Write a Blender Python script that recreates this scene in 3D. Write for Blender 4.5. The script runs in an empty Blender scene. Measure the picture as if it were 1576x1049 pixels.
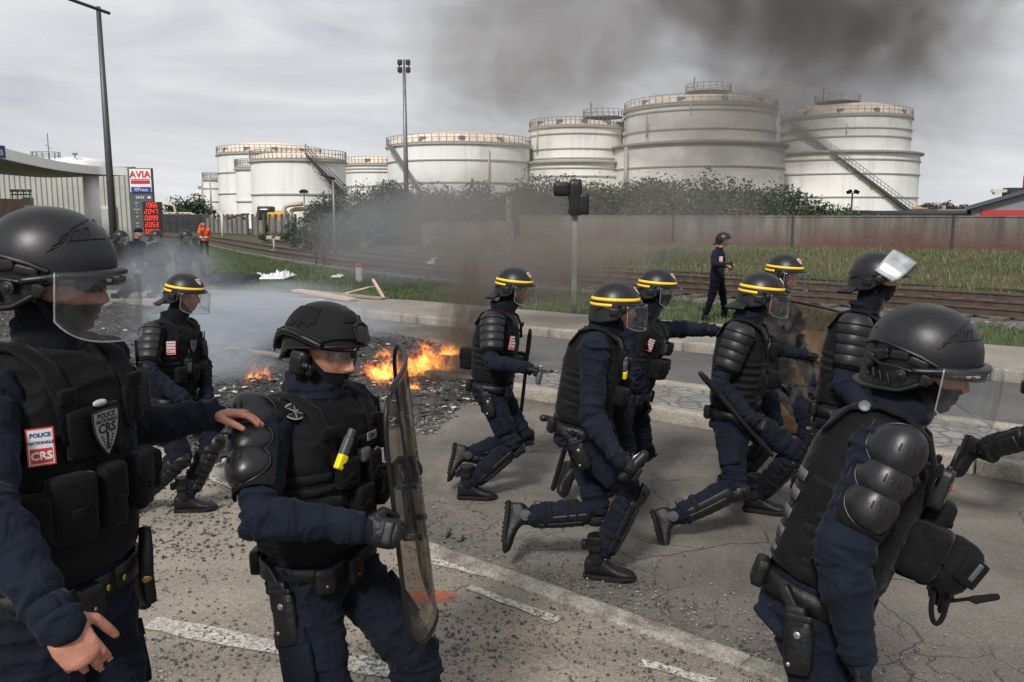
import bpy, bmesh, math, random
import numpy as np
from mathutils import Vector as V, Matrix, noise as mnoise
R = math.radians
random.seed(7); rng = np.random.default_rng(11)
sc = bpy.context.scene
COL = sc.collection
# ------------------------------------------------------------------ camera
F = 1313.0; CAMH = 2.0; PITCH = math.atan(194.5 / F)
cam = bpy.data.cameras.new("camera"); camo = bpy.data.objects.new("camera", cam); COL.objects.link(camo)
cam.sensor_width = 36; cam.lens = 36 * F / 1576; cam.clip_start = 0.05; cam.clip_end = 3000
camo.location = (0, 0, CAMH); camo.rotation_euler = (math.pi / 2 - PITCH, 0, 0)
sc.camera = camo
cam.dof.use_dof = False
# ------------------------------------------------------------------ world: overcast sky
SUN_EL, SUN_AZ = 42, 200       # soft light from behind the camera, a little to the left
w = bpy.data.worlds.new("World"); sc.world = w; w.use_nodes = True
nt = w.node_tree; nt.nodes.clear()
def wn(t, **k):
    n = nt.nodes.new(t)
    for a, b in k.items(): setattr(n, a, b)
    return n
sky = wn('ShaderNodeTexSky', sky_type='NISHITA', sun_disc=False, sun_elevation=R(SUN_EL), sun_rotation=R(SUN_AZ))
sky.dust_density = 4; sky.air_density = 1.2
hs = wn('ShaderNodeHueSaturation'); hs.inputs['Saturation'].default_value = 0.12; hs.inputs['Value'].default_value = .55
nt.links.new(sky.outputs[0], hs.inputs['Color'])
tc = wn('ShaderNodeTexCoord')
mp = wn('ShaderNodeMapping'); mp.inputs['Scale'].default_value = (1.2, 1.2, 5.5); mp.inputs['Rotation'].default_value = (0, R(4), 0)
nt.links.new(tc.outputs['Generated'], mp.inputs[0])
nz = wn('ShaderNodeTexNoise'); nz.inputs['Scale'].default_value = 2.2; nz.inputs['Detail'].default_value = 7; nz.inputs['Roughness'].default_value = .55; nz.inputs['Distortion'].default_value = .6
nt.links.new(mp.outputs[0], nz.inputs['Vector'])
cr = wn('ShaderNodeValToRGB'); e = cr.color_ramp.elements
e[0].position = .3; e[0].color = (4.7, 4.95, 5.4, 1); e[1].position = .7; e[1].color = (8.3, 8.4, 8.6, 1)
nt.links.new(nz.outputs[0], cr.inputs[0])
mx = wn('ShaderNodeMix', data_type='RGBA'); mx.inputs[0].default_value = .86
nt.links.new(hs.outputs[0], mx.inputs[6]); nt.links.new(cr.outputs[0], mx.inputs[7])
bg = wn('ShaderNodeBackground'); bg.inputs[1].default_value = .086
nt.links.new(mx.outputs[2], bg.inputs[0])
ow = wn('ShaderNodeOutputWorld'); nt.links.new(bg.outputs[0], ow.inputs[0])
sun = bpy.data.lights.new("sun", 'SUN'); sun.energy = 2.7; sun.angle = R(10); sun.color = (1, .965, .92)
so = bpy.data.objects.new("sun", sun); COL.objects.link(so)
_d = V((math.sin(R(SUN_AZ)) * math.cos(R(SUN_EL)), math.cos(R(SUN_AZ)) * math.cos(R(SUN_EL)), math.sin(R(SUN_EL))))
so.rotation_euler = _d.to_track_quat('Z', 'Y').to_euler()
vs = sc.view_settings; vs.view_transform = 'Standard'; vs.look = 'None'; vs.exposure = 0.42; vs.gamma = 1
sc.cycles.use_denoising = True
sc.cycles.max_bounces = 8; sc.cycles.transparent_max_bounces = 24; sc.cycles.volume_bounces = 1
sc.cycles.volume_step_rate = 1.0; sc.cycles.volume_max_steps = 96
sc.cycles.caustics_reflective = False; sc.cycles.caustics_refractive = False
# ------------------------------------------------------------------ pixel rays (1576x1049 photo pixels)
CP, SP = math.cos(PITCH), math.sin(PITCH)
def ray(px, py):
    u = (px - 788) / F; v = -(py - 524.5) / F
    return V((u, CP + v * SP, -SP + v * CP))
CAM = V((0, 0, CAMH))
def at(px, py, Y): d = ray(px, py); return CAM + d * (Y / d.y)
def G(px, py, z=0.0): d = ray(px, py); return CAM + d * ((z - CAMH) / d.z)
def onray(px, py, par, L, sgn, tol=1.0):
    """point on the view ray at distance L from par (sgn +1 farther, -1 nearer)"""
    d = ray(px, py).normalized(); oc = CAM - par
    b = d.dot(oc); c = oc.dot(oc) - L * L; q = b * b - c
    t = -b + (sgn * math.sqrt(q) if q > 0 else 0)
    if q < 0:
        dist = ((CAM + d * t) - par).length
        if dist > L * 1.12: print('  STRETCH %.2f at' % (dist / L), px, py)
    return CAM + d * t
# ------------------------------------------------------------------ materials
MATS = {}
def mat(name, col, rough=.7, metal=0, spec=.5, bump=0, bscale=60, bdet=4, var=0, vscale=3, col2=None, stretch=None, alpha=None, trans=0, emit=None, estr=0, sheen=0, coat=0, obj=False, stops=None, scuff=0):
    if name in MATS: return MATS[name]
    m = bpy.data.materials.new(name); m.use_nodes = True; MATS[name] = m
    t = m.node_tree; p = t.nodes['Principled BSDF']
    p.inputs['Base Color'].default_value = (*col, 1); p.inputs['Roughness'].default_value = rough
    p.inputs['Metallic'].default_value = metal; p.inputs['Specular IOR Level'].default_value = spec
    if sheen: p.inputs['Sheen Weight'].default_value = sheen; p.inputs['Sheen Roughness'].default_value = .4
    if coat: p.inputs['Coat Weight'].default_value = coat; p.inputs['Coat Roughness'].default_value = .25
    if emit: p.inputs['Emission Color'].default_value = (*emit, 1); p.inputs['Emission Strength'].default_value = estr
    N = t.nodes.new; L = t.links.new
    c = N('ShaderNodeTexCoord'); mpp = N('ShaderNodeMapping'); L(c.outputs['Object'], mpp.inputs[0])
    if stretch: mpp.inputs['Scale'].default_value = stretch
    if var or stops:
        n = N('ShaderNodeTexNoise'); n.inputs['Scale'].default_value = vscale; n.inputs['Detail'].default_value = 6; n.inputs['Roughness'].default_value = .6
        L(mpp.outputs[0], n.inputs['Vector'])
        r = N('ShaderNodeValToRGB'); el = r.color_ramp.elements
        if stops:
            el[0].position, el[0].color = stops[0][0], (*stops[0][1], 1); el[1].position, el[1].color = stops[-1][0], (*stops[-1][1], 1)
            for q, cc in stops[1:-1]:
                x = el.new(q); x.color = (*cc, 1)
        else:
            c2 = col2 or tuple(min(1, x * (1 + var)) for x in col); c1 = tuple(x * (1 - var) for x in col) if not col2 else col
            el[0].position = .35; el[0].color = (*c1, 1); el[1].position = .68; el[1].color = (*c2, 1)
        L(n.outputs[0], r.inputs[0]); L(r.outputs[0], p.inputs['Base Color'])
        r2 = N('ShaderNodeMapRange'); r2.inputs[3].default_value = max(0, rough - .12); r2.inputs[4].default_value = min(1, rough + .12)
        L(n.outputs[0], r2.inputs[0]); L(r2.outputs[0], p.inputs['Roughness'])
    if scuff:
        src = p.inputs['Base Color'].links[0].from_socket if p.inputs['Base Color'].links else None
        ns = N('ShaderNodeTexNoise'); ns.inputs['Scale'].default_value = 26; ns.inputs['Detail'].default_value = 9; ns.inputs['Roughness'].default_value = .8; ns.inputs['Distortion'].default_value = 1.2; ms = N('ShaderNodeMapping'); ms.inputs['Scale'].default_value = (1, 2.6, 1.3); ms.inputs['Rotation'].default_value = (.4, .9, .2); L(c.outputs['Object'], ms.inputs[0]); L(ms.outputs[0], ns.inputs['Vector'])
        rs = N('ShaderNodeValToRGB'); rs.color_ramp.elements[0].position = .60; rs.color_ramp.elements[0].color = (0, 0, 0, 1); rs.color_ramp.elements[1].position = .70; rs.color_ramp.elements[1].color = (scuff, scuff, scuff, 1); L(ns.outputs[0], rs.inputs[0])
        xs = N('ShaderNodeMix'); xs.data_type = 'RGBA'; L(rs.outputs[0], xs.inputs[0]); xs.inputs[6].default_value = (*col, 1); xs.inputs[7].default_value = (.07, .065, .058, 1)
        if src: L(src, xs.inputs[6])
        L(xs.outputs[2], p.inputs['Base Color'])
    if bump:
        n = N('ShaderNodeTexNoise'); n.inputs['Scale'].default_value = bscale; n.inputs['Detail'].default_value = bdet
        L(mpp.outputs[0], n.inputs['Vector']); b = N('ShaderNodeBump'); b.inputs['Strength'].default_value = bump; b.inputs['Distance'].default_value = .01
        L(n.outputs[0], b.inputs['Height']); L(b.outputs[0], p.inputs['Normal'])
    if trans: p.inputs['Transmission Weight'].default_value = trans
    if alpha is not None: p.inputs['Alpha'].default_value = alpha
    return m
def cloth(name, col, wr=.35, weave=900, sheen=.25, rough=.85):
    """woven fabric: fine weave plus soft creases in the bump, faint fading in the colour"""
    if name in MATS: return MATS[name]
    m = mat(name, col, rough, spec=.10, sheen=sheen, var=.28, vscale=5)
    t = m.node_tree; N = t.nodes.new; L = t.links.new; p = t.nodes['Principled BSDF']
    c = N('ShaderNodeTexCoord')
    n1 = N('ShaderNodeTexNoise'); n1.inputs['Scale'].default_value = 9; n1.inputs['Detail'].default_value = 5; n1.inputs['Distortion'].default_value = 1.6; n1.inputs['Roughness'].default_value = .5
    n2 = N('ShaderNodeTexNoise'); n2.inputs['Scale'].default_value = weave; n2.inputs['Detail'].default_value = 1
    L(c.outputs['Object'], n1.inputs['Vector']); L(c.outputs['Object'], n2.inputs['Vector'])
    b1 = N('ShaderNodeBump'); b1.inputs['Strength'].default_value = wr; b1.inputs['Distance'].default_value = .03
    b2 = N('ShaderNodeBump'); b2.inputs['Strength'].default_value = .25; b2.inputs['Distance'].default_value = .001
    L(n1.outputs[0], b1.inputs['Height']); L(n2.outputs[0], b2.inputs['Height']); L(b1.outputs[0], b2.inputs['Normal']); L(b2.outputs[0], p.inputs['Normal'])
    return m
def clear(name, tint=(1, 1, 1), rough=.05, gl=.12, alpha_dirt=.0):
    """thin clear plastic: mostly see-through, fresnel reflection, a little milky scatter"""
    if name in MATS: return MATS[name]
    m = bpy.data.materials.new(name); m.use_nodes = True; MATS[name] = m
    t = m.node_tree; t.nodes.clear(); N = t.nodes.new; L = t.links.new
    tr = N('ShaderNodeBsdfTransparent'); tr.inputs[0].default_value = (*tint, 1)
    g = N('ShaderNodeBsdfGlossy'); g.inputs['Roughness'].default_value = rough
    d = N('ShaderNodeBsdfDiffuse'); d.inputs[0].default_value = (.6, .62, .64, 1)
    fr = N('ShaderNodeLayerWeight'); fr.inputs[0].default_value = .5
    pw = N('ShaderNodeMath'); pw.operation = 'POWER'; L(fr.outputs['Facing'], pw.inputs[0]); pw.inputs[1].default_value = 4.5
    a = N('ShaderNodeMath'); a.operation = 'MULTIPLY_ADD'; a.use_clamp = True; L(pw.outputs[0], a.inputs[0]); a.inputs[1].default_value = .55; a.inputs[2].default_value = .02 + gl * .2
    m1 = N('ShaderNodeMixShader'); L(a.outputs[0], m1.inputs[0]); L(tr.outputs[0], m1.inputs[1]); L(g.outputs[0], m1.inputs[2])
    nz = N('ShaderNodeTexNoise'); nz.inputs['Scale'].default_value = 14; nz.inputs['Detail'].default_value = 6
    c = N('ShaderNodeTexCoord'); L(c.outputs['Object'], nz.inputs['Vector'])
    mr = N('ShaderNodeMapRange'); mr.inputs[1].default_value = .4; mr.inputs[2].default_value = .8; mr.inputs[3].default_value = alpha_dirt * .5; mr.inputs[4].default_value = alpha_dirt * 2 + .02
    L(nz.outputs[0], mr.inputs[0])
    m2 = N('ShaderNodeMixShader'); L(mr.outputs[0], m2.inputs[0]); L(m1.outputs[0], m2.inputs[1]); L(d.outputs[0], m2.inputs[2])
    o = N('ShaderNodeOutputMaterial'); L(m2.outputs[0], o.inputs[0])
    return m
# ------------------------------------------------------------------ mesh builder
def frame(a, ref=None):
    a = V(a).normalized()
    r = V(ref) if ref is not None else (V((0, 0, 1)) if abs(a.z) < .9 else V((1, 0, 0)))
    x = r - a * r.dot(a)
    if x.length < 1e-5: x = a.orthogonal()
    x.normalize(); return x, a.cross(x)
class MB:
    def __init__(s): s.v = []; s.f = []; s.m = []
    def add(s, vs, fs, mi=0):
        o = len(s.v); s.v += [tuple(p) for p in vs]; s.f += [tuple(i + o for i in f) for f in fs]; s.m += [mi] * len(fs); return s
    def rings(s, rings, close=True, cap=True, mi=0):
        """list of equally long vertex loops -> skin"""
        n = len(rings[0]); vs = [p for r in rings for p in r]; fs = []
        for i in range(len(rings) - 1):
            for j in range(n if close else n - 1):
                k = (j + 1) % n
                fs.append((i * n + j, i * n + k, (i + 1) * n + k, (i + 1) * n + j))
        if cap and close:
            fs.append(tuple(range(n - 1, -1, -1))); fs.append(tuple((len(rings) - 1) * n + j for j in range(n)))
        return s.add(vs, fs, mi)
    def tube(s, pts, rad, n=12, mi=0, cap=True, ref=None, dome=False):
        pts = [V(p) for p in pts]
        if not isinstance(rad, (list, tuple)): rad = [rad] * len(pts)
        rad = [r if isinstance(r, (list, tuple)) else (r, r) for r in rad]
        if dome:
            a = (pts[0] - pts[1]).normalized(); b = (pts[-1] - pts[-2]).normalized(); r0, r1 = rad[0], rad[-1]
            pre = [(pts[0] + a * (sum(r0) / 2 * math.sin(t)), (r0[0] * math.cos(t), r0[1] * math.cos(t))) for t in (1.35, .95, .5)]
            post = [(pts[-1] + b * (sum(r1) / 2 * math.sin(t)), (r1[0] * math.cos(t), r1[1] * math.cos(t))) for t in (.5, .95, 1.35)]
            pts = [p for p, _ in pre] + pts + [p for p, _ in post]; rad = [r for _, r in pre] + rad + [r for _, r in post]
        x = None; rr = []
        for i, p in enumerate(pts):
            a = (pts[min(i + 1, len(pts) - 1)] - pts[max(i - 1, 0)])
            if a.length < 1e-7: a = V((0, 0, 1))
            x, y = frame(a, ref if (ref is not None) else x)
            rr.append([p + x * (rad[i][0] * math.cos(t)) + y * (rad[i][1] * math.sin(t)) for t in [2 * math.pi * k / n for k in range(n)]])
        return s.rings(rr, True, cap, mi)
    def box(s, c, h, M=None, mi=0):
        c = V(c); vs = []
        for dx in (-1, 1):
            for dy in (-1, 1):
                for dz in (-1, 1):
                    q = V((dx * h[0], dy * h[1], dz * h[2])); vs.append(c + (M @ q if M else q))
        return s.add(vs, [(0, 1, 3, 2), (4, 6, 7, 5), (0, 4, 5, 1), (2, 3, 7, 6), (0, 2, 6, 4), (1, 5, 7, 3)], mi)
    def rbox(s, c, h, r=.01, M=None, mi=0, n=4, puff=0):
        """rounded box; puff bulges the faces"""
        c = V(c); bm = bmesh.new(); bmesh.ops.create_cube(bm, size=2); bmesh.ops.subdivide_edges(bm, edges=bm.edges[:], cuts=n, use_grid_fill=True)
        r = min(r, min(h) * .98); vs = []
        for v in bm.verts:
            q = V([math.copysign(abs(v.co[k]) ** .75, v.co[k]) * h[k] for k in range(3)])
            i = V([max(-(h[k] - r), min(h[k] - r, q[k])) for k in range(3)]); d = q - i
            d = d.normalized() * r if d.length > 1e-6 else V((0, 0, 0)); p = i + d
            if puff:
                u = v.co; p = V([p[k] + puff * (1 if u[k] >= .999 else -1 if u[k] <= -.999 else 0) * (1 - u[(k + 1) % 3] ** 2) * (1 - u[(k + 2) % 3] ** 2) for k in range(3)])
            vs.append(c + (M @ p if M else p))
        bm.verts.index_update(); fs = [tuple(v.index for v in f.verts) for f in bm.faces]; bm.free()
        return s.add(vs, fs, mi)
    def ball(s, c, r, nu=16, nv=10, M=None, mi=0):
        r = r if isinstance(r, (tuple, list)) else (r, r, r); c = V(c); vs = []; fs = []
        for i in range(nv + 1):
            a = math.pi * i / nv
            for j in range(nu):
                b = 2 * math.pi * j / nu
                q = V((r[0] * math.sin(a) * math.cos(b), r[1] * math.sin(a) * math.sin(b), r[2] * math.cos(a))); vs.append(c + (M @ q if M else q))
        for i in range(nv):
            for j in range(nu):
                k = (j + 1) % nu; fs.append((i * nu + j, (i + 1) * nu + j, (i + 1) * nu + k, i * nu + k))
        return s.add(vs, fs, mi)
    def disc(s, c, ax, r, t, n=20, mi=0, prof=None):
        """short cylinder with bevel, centre c, axis ax"""
        ax = V(ax).normalized(); c = V(c)
        return s.tube([c - ax * t, c - ax * t * .99, c + ax * t * .7, c + ax * t], [r * .9, r, r, r * .85], n, mi)
    def lathe(s, prof, M=None, n=48, mi=0, a0=0, a1=2 * math.pi, cap=False):
        full = abs(a1 - a0 - 2 * math.pi) < 1e-6; k = n if full else n + 1; rr = []
        for r, z in prof:
            rg = [V((r * math.cos(a0 + (a1 - a0) * j / n), r * math.sin(a0 + (a1 - a0) * j / n), z)) for j in range(k)]
            rr.append([(M @ q if M else q) for q in rg])
        return s.rings(rr, full, cap, mi)
    def strip(s, fn, nu, nv, th=0.0, mi=0):
        """parametric sheet fn(u,v)->Vector, u,v in 0..1, thickened by th along its normal, closed"""
        A = [[V(fn(i / nu, j / nv)) for j in range(nv + 1)] for i in range(nu + 1)]
        def nrm(i, j):
            du = A[min(i + 1, nu)][j] - A[max(i - 1, 0)][j]; dv = A[i][min(j + 1, nv)] - A[i][max(j - 1, 0)]
            n = du.cross(dv); return n.normalized() if n.length > 1e-12 else V((0, 0, 0))
        vs = [A[i][j] for i in range(nu + 1) for j in range(nv + 1)]; w_ = nv + 1; fs = []
        I = lambda i, j: i * w_ + j
        for i in range(nu):
            for j in range(nv): fs.append((I(i, j), I(i + 1, j), I(i + 1, j + 1), I(i, j + 1)))
        if th:
            o = len(vs); vs = vs + [A[i][j] - nrm(i, j) * th for i in range(nu + 1) for j in range(nv + 1)]
            for i in range(nu):
                for j in range(nv): fs.append((o + I(i, j), o + I(i, j + 1), o + I(i + 1, j + 1), o + I(i + 1, j)))
            b = [(i, 0) for i in range(nu)] + [(nu, j) for j in range(nv)] + [(i, nv) for i in range(nu, 0, -1)] + [(0, j) for j in range(nv, 0, -1)]
            for k in range(len(b)):
                p, q = I(*b[k]), I(*b[(k + 1) % len(b)]); fs.append((p, o + p, o + q, q))
        return s.add(vs, fs, mi)
    def prism(s, poly, z0, z1, mi=0, M=None):
        n = len(poly); vs = [V((p[0], p[1], z0)) for p in poly] + [V((p[0], p[1], z1)) for p in poly]
        if M: vs = [M @ v for v in vs]
        return s.add(vs, [tuple(range(n - 1, -1, -1)), tuple(range(n, 2 * n))] + [(i, (i + 1) % n, n + (i + 1) % n, n + i) for i in range(n)], mi)
    def build(s, name, mats, parent=None, smooth=True, M=None, origin=None, keep=False):
        me = bpy.data.meshes.new(name); o = bpy.data.objects.new(name, me)
        org = origin if origin is not None else (parent_root(parent) if parent is not None else V((0, 0, 0)))
        if M is not None: org = V((0, 0, 0))
        me.from_pydata([(p[0] - org[0], p[1] - org[1], p[2] - org[2]) for p in s.v], [], s.f)
        for mm in (mats if isinstance(mats, (list, tuple)) else [mats]): me.materials.append(mm)
        me.polygons.foreach_set('material_index', s.m)
        if smooth: me.polygons.foreach_set('use_smooth', [True] * len(s.f))
        me.validate(); me.update()
        if smooth == 'auto': me.set_sharp_from_angle(angle=R(38))
        COL.objects.link(o)
        if parent is not None:
            o.parent = parent
            if M is not None: o.matrix_local = Matrix.Translation(-parent_root(parent)) @ M
        else:
            if M is not None: o.matrix_world = M
            else: o.location = org
        return o
def parent_root(o):
    while o.parent is not None: o = o.parent
    return V(o.location)
def tag(o, label=None, cat=None, group=None, kind=None):
    if label: o['label'] = label
    if cat: o['category'] = cat
    if group: o['group'] = group
    if kind: o['kind'] = kind
    return o
def empty(name, loc, label, cat, group=None):
    o = bpy.data.objects.new(name, None); COL.objects.link(o); o.location = loc; o.empty_display_size = .2
    return tag(o, label, cat, group)
def put(meshobj, name, parent, M):
    """another object on the same mesh, child of parent, world matrix M"""
    o = bpy.data.objects.new(name, meshobj); COL.objects.link(o); o.parent = parent
    o.matrix_local = Matrix.Translation(-parent_root(parent)) @ M
    return o
def fmat(o, x, y, z):
    M = Matrix.Identity(4)
    for i, a in enumerate((x, y, z)):
        for k in range(3): M[k][i] = a[k]
    for k in range(3): M[k][3] = o[k]
    return M
def rot3(x, y, z): return fmat((0, 0, 0), x, y, z).to_3x3()
def text_mesh(s, size, name, m, parent, M, ext=.001, bold=0, align='CENTER', spacing=1.0):
    cu = bpy.data.curves.new(name, 'FONT'); cu.body = s; cu.size = size; cu.extrude = ext; cu.offset = bold; cu.align_x = align; cu.align_y = 'CENTER'; cu.space_character = spacing
    cu.resolution_u = 2
    t = bpy.data.objects.new(name, cu); COL.objects.link(t)
    me = bpy.data.meshes.new_from_object(t.evaluated_get(bpy.context.evaluated_depsgraph_get()))
    bpy.data.objects.remove(t); me.materials.clear(); me.materials.append(m)
    return put(me, name, parent, M)
# ------------------------------------------------------------------ numpy value noise for cloth folds
_tab = rng.random(4096)
def _h(i, j, k): return _tab[(i * 73 + j * 179 + k * 283) & 4095]
def vnoise(P):
    I = np.floor(P).astype(np.int64); f = P - I; f = f * f * (3 - 2 * f)
    x, y, z = I[:, 0], I[:, 1], I[:, 2]; a, b, c = f[:, 0], f[:, 1], f[:, 2]
    def l(p, q, t): return p + (q - p) * t
    return l(l(l(_h(x, y, z), _h(x + 1, y, z), a), l(_h(x, y + 1, z), _h(x + 1, y + 1, z), a), b),
             l(l(_h(x, y, z + 1), _h(x + 1, y, z + 1), a), l(_h(x, y + 1, z + 1), _h(x + 1, y + 1, z + 1), a), b), c)
def remesh(mb, vox, smooth=2):
    """union of the closed lofts in mb as one continuous surface -> (verts, quads)"""
    me = bpy.data.meshes.new('t'); me.from_pydata(mb.v, [], mb.f); o = bpy.data.objects.new('t', me); COL.objects.link(o)
    md = o.modifiers.new('r', 'REMESH'); md.mode = 'VOXEL'; md.voxel_size = vox
    if smooth:
        ms = o.modifiers.new('s', 'SMOOTH'); ms.factor = .5; ms.iterations = smooth
    m2 = bpy.data.meshes.new_from_object(o.evaluated_get(bpy.context.evaluated_depsgraph_get()))
    n = len(m2.vertices); co = np.empty(n * 3); m2.vertices.foreach_get('co', co); nr = np.empty(n * 3); m2.vertices.foreach_get('normal', nr)
    nl = len(m2.loops); li = np.empty(nl, np.int32); m2.loops.foreach_get('vertex_index', li)
    ls = np.empty(len(m2.polygons), np.int32); m2.polygons.foreach_get('loop_start', ls)
    bpy.data.objects.remove(o); bpy.data.meshes.remove(me); bpy.data.meshes.remove(m2)
    return co.reshape(-1, 3), nr.reshape(-1, 3), li, ls
def mesh_np(name, co, li, ls, mats, parent=None, origin=None, attrs=None):
    me = bpy.data.meshes.new(name); me.vertices.add(len(co)); me.loops.add(len(li)); me.polygons.add(len(ls))
    org = np.array(origin if origin is not None else parent_root(parent))
    me.vertices.foreach_set('co', (co - org).astype(np.float32).ravel()); me.loops.foreach_set('vertex_index', li); me.polygons.foreach_set('loop_start', ls)
    me.polygons.foreach_set('use_smooth', np.ones(len(ls), bool))
    for mm in (mats if isinstance(mats, (list, tuple)) else [mats]): me.materials.append(mm)
    me.update(calc_edges=True)
    for k, a in (attrs or {}).items():
        at_ = me.attributes.new(k, 'FLOAT', 'POINT'); at_.data.foreach_set('value', a.astype(np.float32))
    o = bpy.data.objects.new(name, me); COL.objects.link(o)
    if parent is not None: o.parent = parent
    else: o.location = org
    return o
def folds(co, nr, bones, amp=.010):
    """push cloth along its normal: creases that run across each limb and bunch at the joints"""
    P = co; best = np.full(len(P), 1e9); S = np.zeros(len(P)); T = np.zeros(len(P)); Q = np.zeros((len(P), 3))
    for bi, (a, b) in enumerate(bones):
        a = np.array(a); b = np.array(b); ab = b - a; L = np.linalg.norm(ab) + 1e-9; u = ab / L
        t = np.clip(((P - a) @ u) / L, 0, 1); c = a + np.outer(t * L, u); d = np.linalg.norm(P - c, axis=1)
        w_ = d < best; best[w_] = d[w_]; T[w_] = t[w_]
        s_ = ((P - a) @ u); q = P - np.outer(s_, u)
        Q[w_] = (q + np.outer(s_ * 2.6, u))[w_] + bi * 3.1
    n1 = vnoise(Q * 9.0 + 50); n2 = vnoise(Q * 19.0 + 90); n3 = vnoise(P * 5 + 20)
    r1 = 1 - np.abs(2 * n1 - 1) * 1.6; r2 = 1 - np.abs(2 * n2 - 1) * 1.6
    j = np.exp(-((np.minimum(T, 1 - T)) / .22) ** 2)
    n4 = vnoise(Q[:, [1, 2, 0]] * 6.5 + P * 7 + 11); r3 = np.clip(1 - np.abs(2 * n4 - 1) * 2.6, 0, 1) ** 1.5; r1 = np.where(r1 > 0, r1 ** 1.6 if False else np.sign(r1) * np.abs(r1) ** 1.7, r1); d = amp * ((.45 + .85 * j) * (r1 * .8 + r2 * .28) + .40 * r3 + (n3 - .5) * .9) - amp * .45
    return co + nr * d[:, None]

M_PLAS = mat('black_plastic', (.008, .0083, .0088), .42, spec=.33, bump=.12, bscale=300, scuff=.35)
M_GREYP = mat('grey_plastic', (.07, .072, .075), .45)
M_WHITE = mat('patch_white', (.62, .62, .6), .7)
M_BLK = mat('flat_black', (.006, .006, .006), .8)
# ================================================================== GROUND
def nodes_mat(name):
    m = bpy.data.materials.new(name); m.use_nodes = True; MATS[name] = m; t = m.node_tree; p = t.nodes['Principled BSDF']
    N = lambda ty, **k: _setn(t.nodes.new(ty), k); L = t.links.new; c = N('ShaderNodeTexCoord'); return m, t, p, N, L, c.outputs['Object']
def _setn(n, k):
    for a, b in k.items():
        if a[0] == '_': n.inputs[int(a[1:])].default_value = b
        else: setattr(n, a, b)
    return n
def noise_(N, L, co, scale, det=6, ro=.6, dis=0, sc3=None):
    if sc3: mp_ = N('ShaderNodeMapping'); mp_.inputs['Scale'].default_value = sc3; L(co, mp_.inputs[0]); co = mp_.outputs[0]
    n = N('ShaderNodeTexNoise'); n.inputs['Scale'].default_value = scale; n.inputs['Detail'].default_value = det; n.inputs['Roughness'].default_value = ro; n.inputs['Distortion'].default_value = dis; L(co, n.inputs['Vector']); return n.outputs[0]
def ramp_(N, L, fac, stops, interp='LINEAR'):
    r = N('ShaderNodeValToRGB'); r.color_ramp.interpolation = interp; el = r.color_ramp.elements
    for i, (q, c) in enumerate(stops):
        x = el[i] if i < 2 else el.new(q); x.position = q; x.color = (*(c if isinstance(c, tuple) else (c, c, c)), 1)
    L(fac, r.inputs[0]); return r.outputs[0]
def mix_(N, L, f, a, b, mode='MIX'):
    x = N('ShaderNodeMix', data_type='RGBA', blend_type=mode)
    for s_, v in ((0, f), (6, a), (7, b)):
        if isinstance(v, (int, float)): x.inputs[s_].default_value = v
        elif isinstance(v, tuple): x.inputs[s_].default_value = (*v, 1)
        else: L(v, x.inputs[s_])
    return x.outputs[2]
def bump_(N, L, p, h, st, dist, prev=None):
    b = N('ShaderNodeBump'); b.inputs['Strength'].default_value = st; b.inputs['Distance'].default_value = dist; L(h, b.inputs['Height'])
    if prev is not None: L(prev, b.inputs['Normal'])
    L(b.outputs[0], p.inputs['Normal']); return b.outputs[0]
def cracks(N, L, co, scale, width, dis=.35, breakup=True):
    n = N('ShaderNodeTexNoise'); n.inputs['Scale'].default_value = scale * 1.6; n.inputs['Detail'].default_value = 5; L(co, n.inputs['Vector'])
    x = N('ShaderNodeVectorMath', operation='MULTIPLY_ADD'); L(n.outputs[1], x.inputs[0]); x.inputs[1].default_value = (dis, dis, 0); L(co, x.inputs[2])
    v = N('ShaderNodeTexVoronoi', feature='DISTANCE_TO_EDGE'); v.inputs['Scale'].default_value = scale; L(x.outputs[0], v.inputs['Vector'])
    return ramp_(N, L, v.outputs[0], [(0.0, .9), (width, 0.0)])
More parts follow.
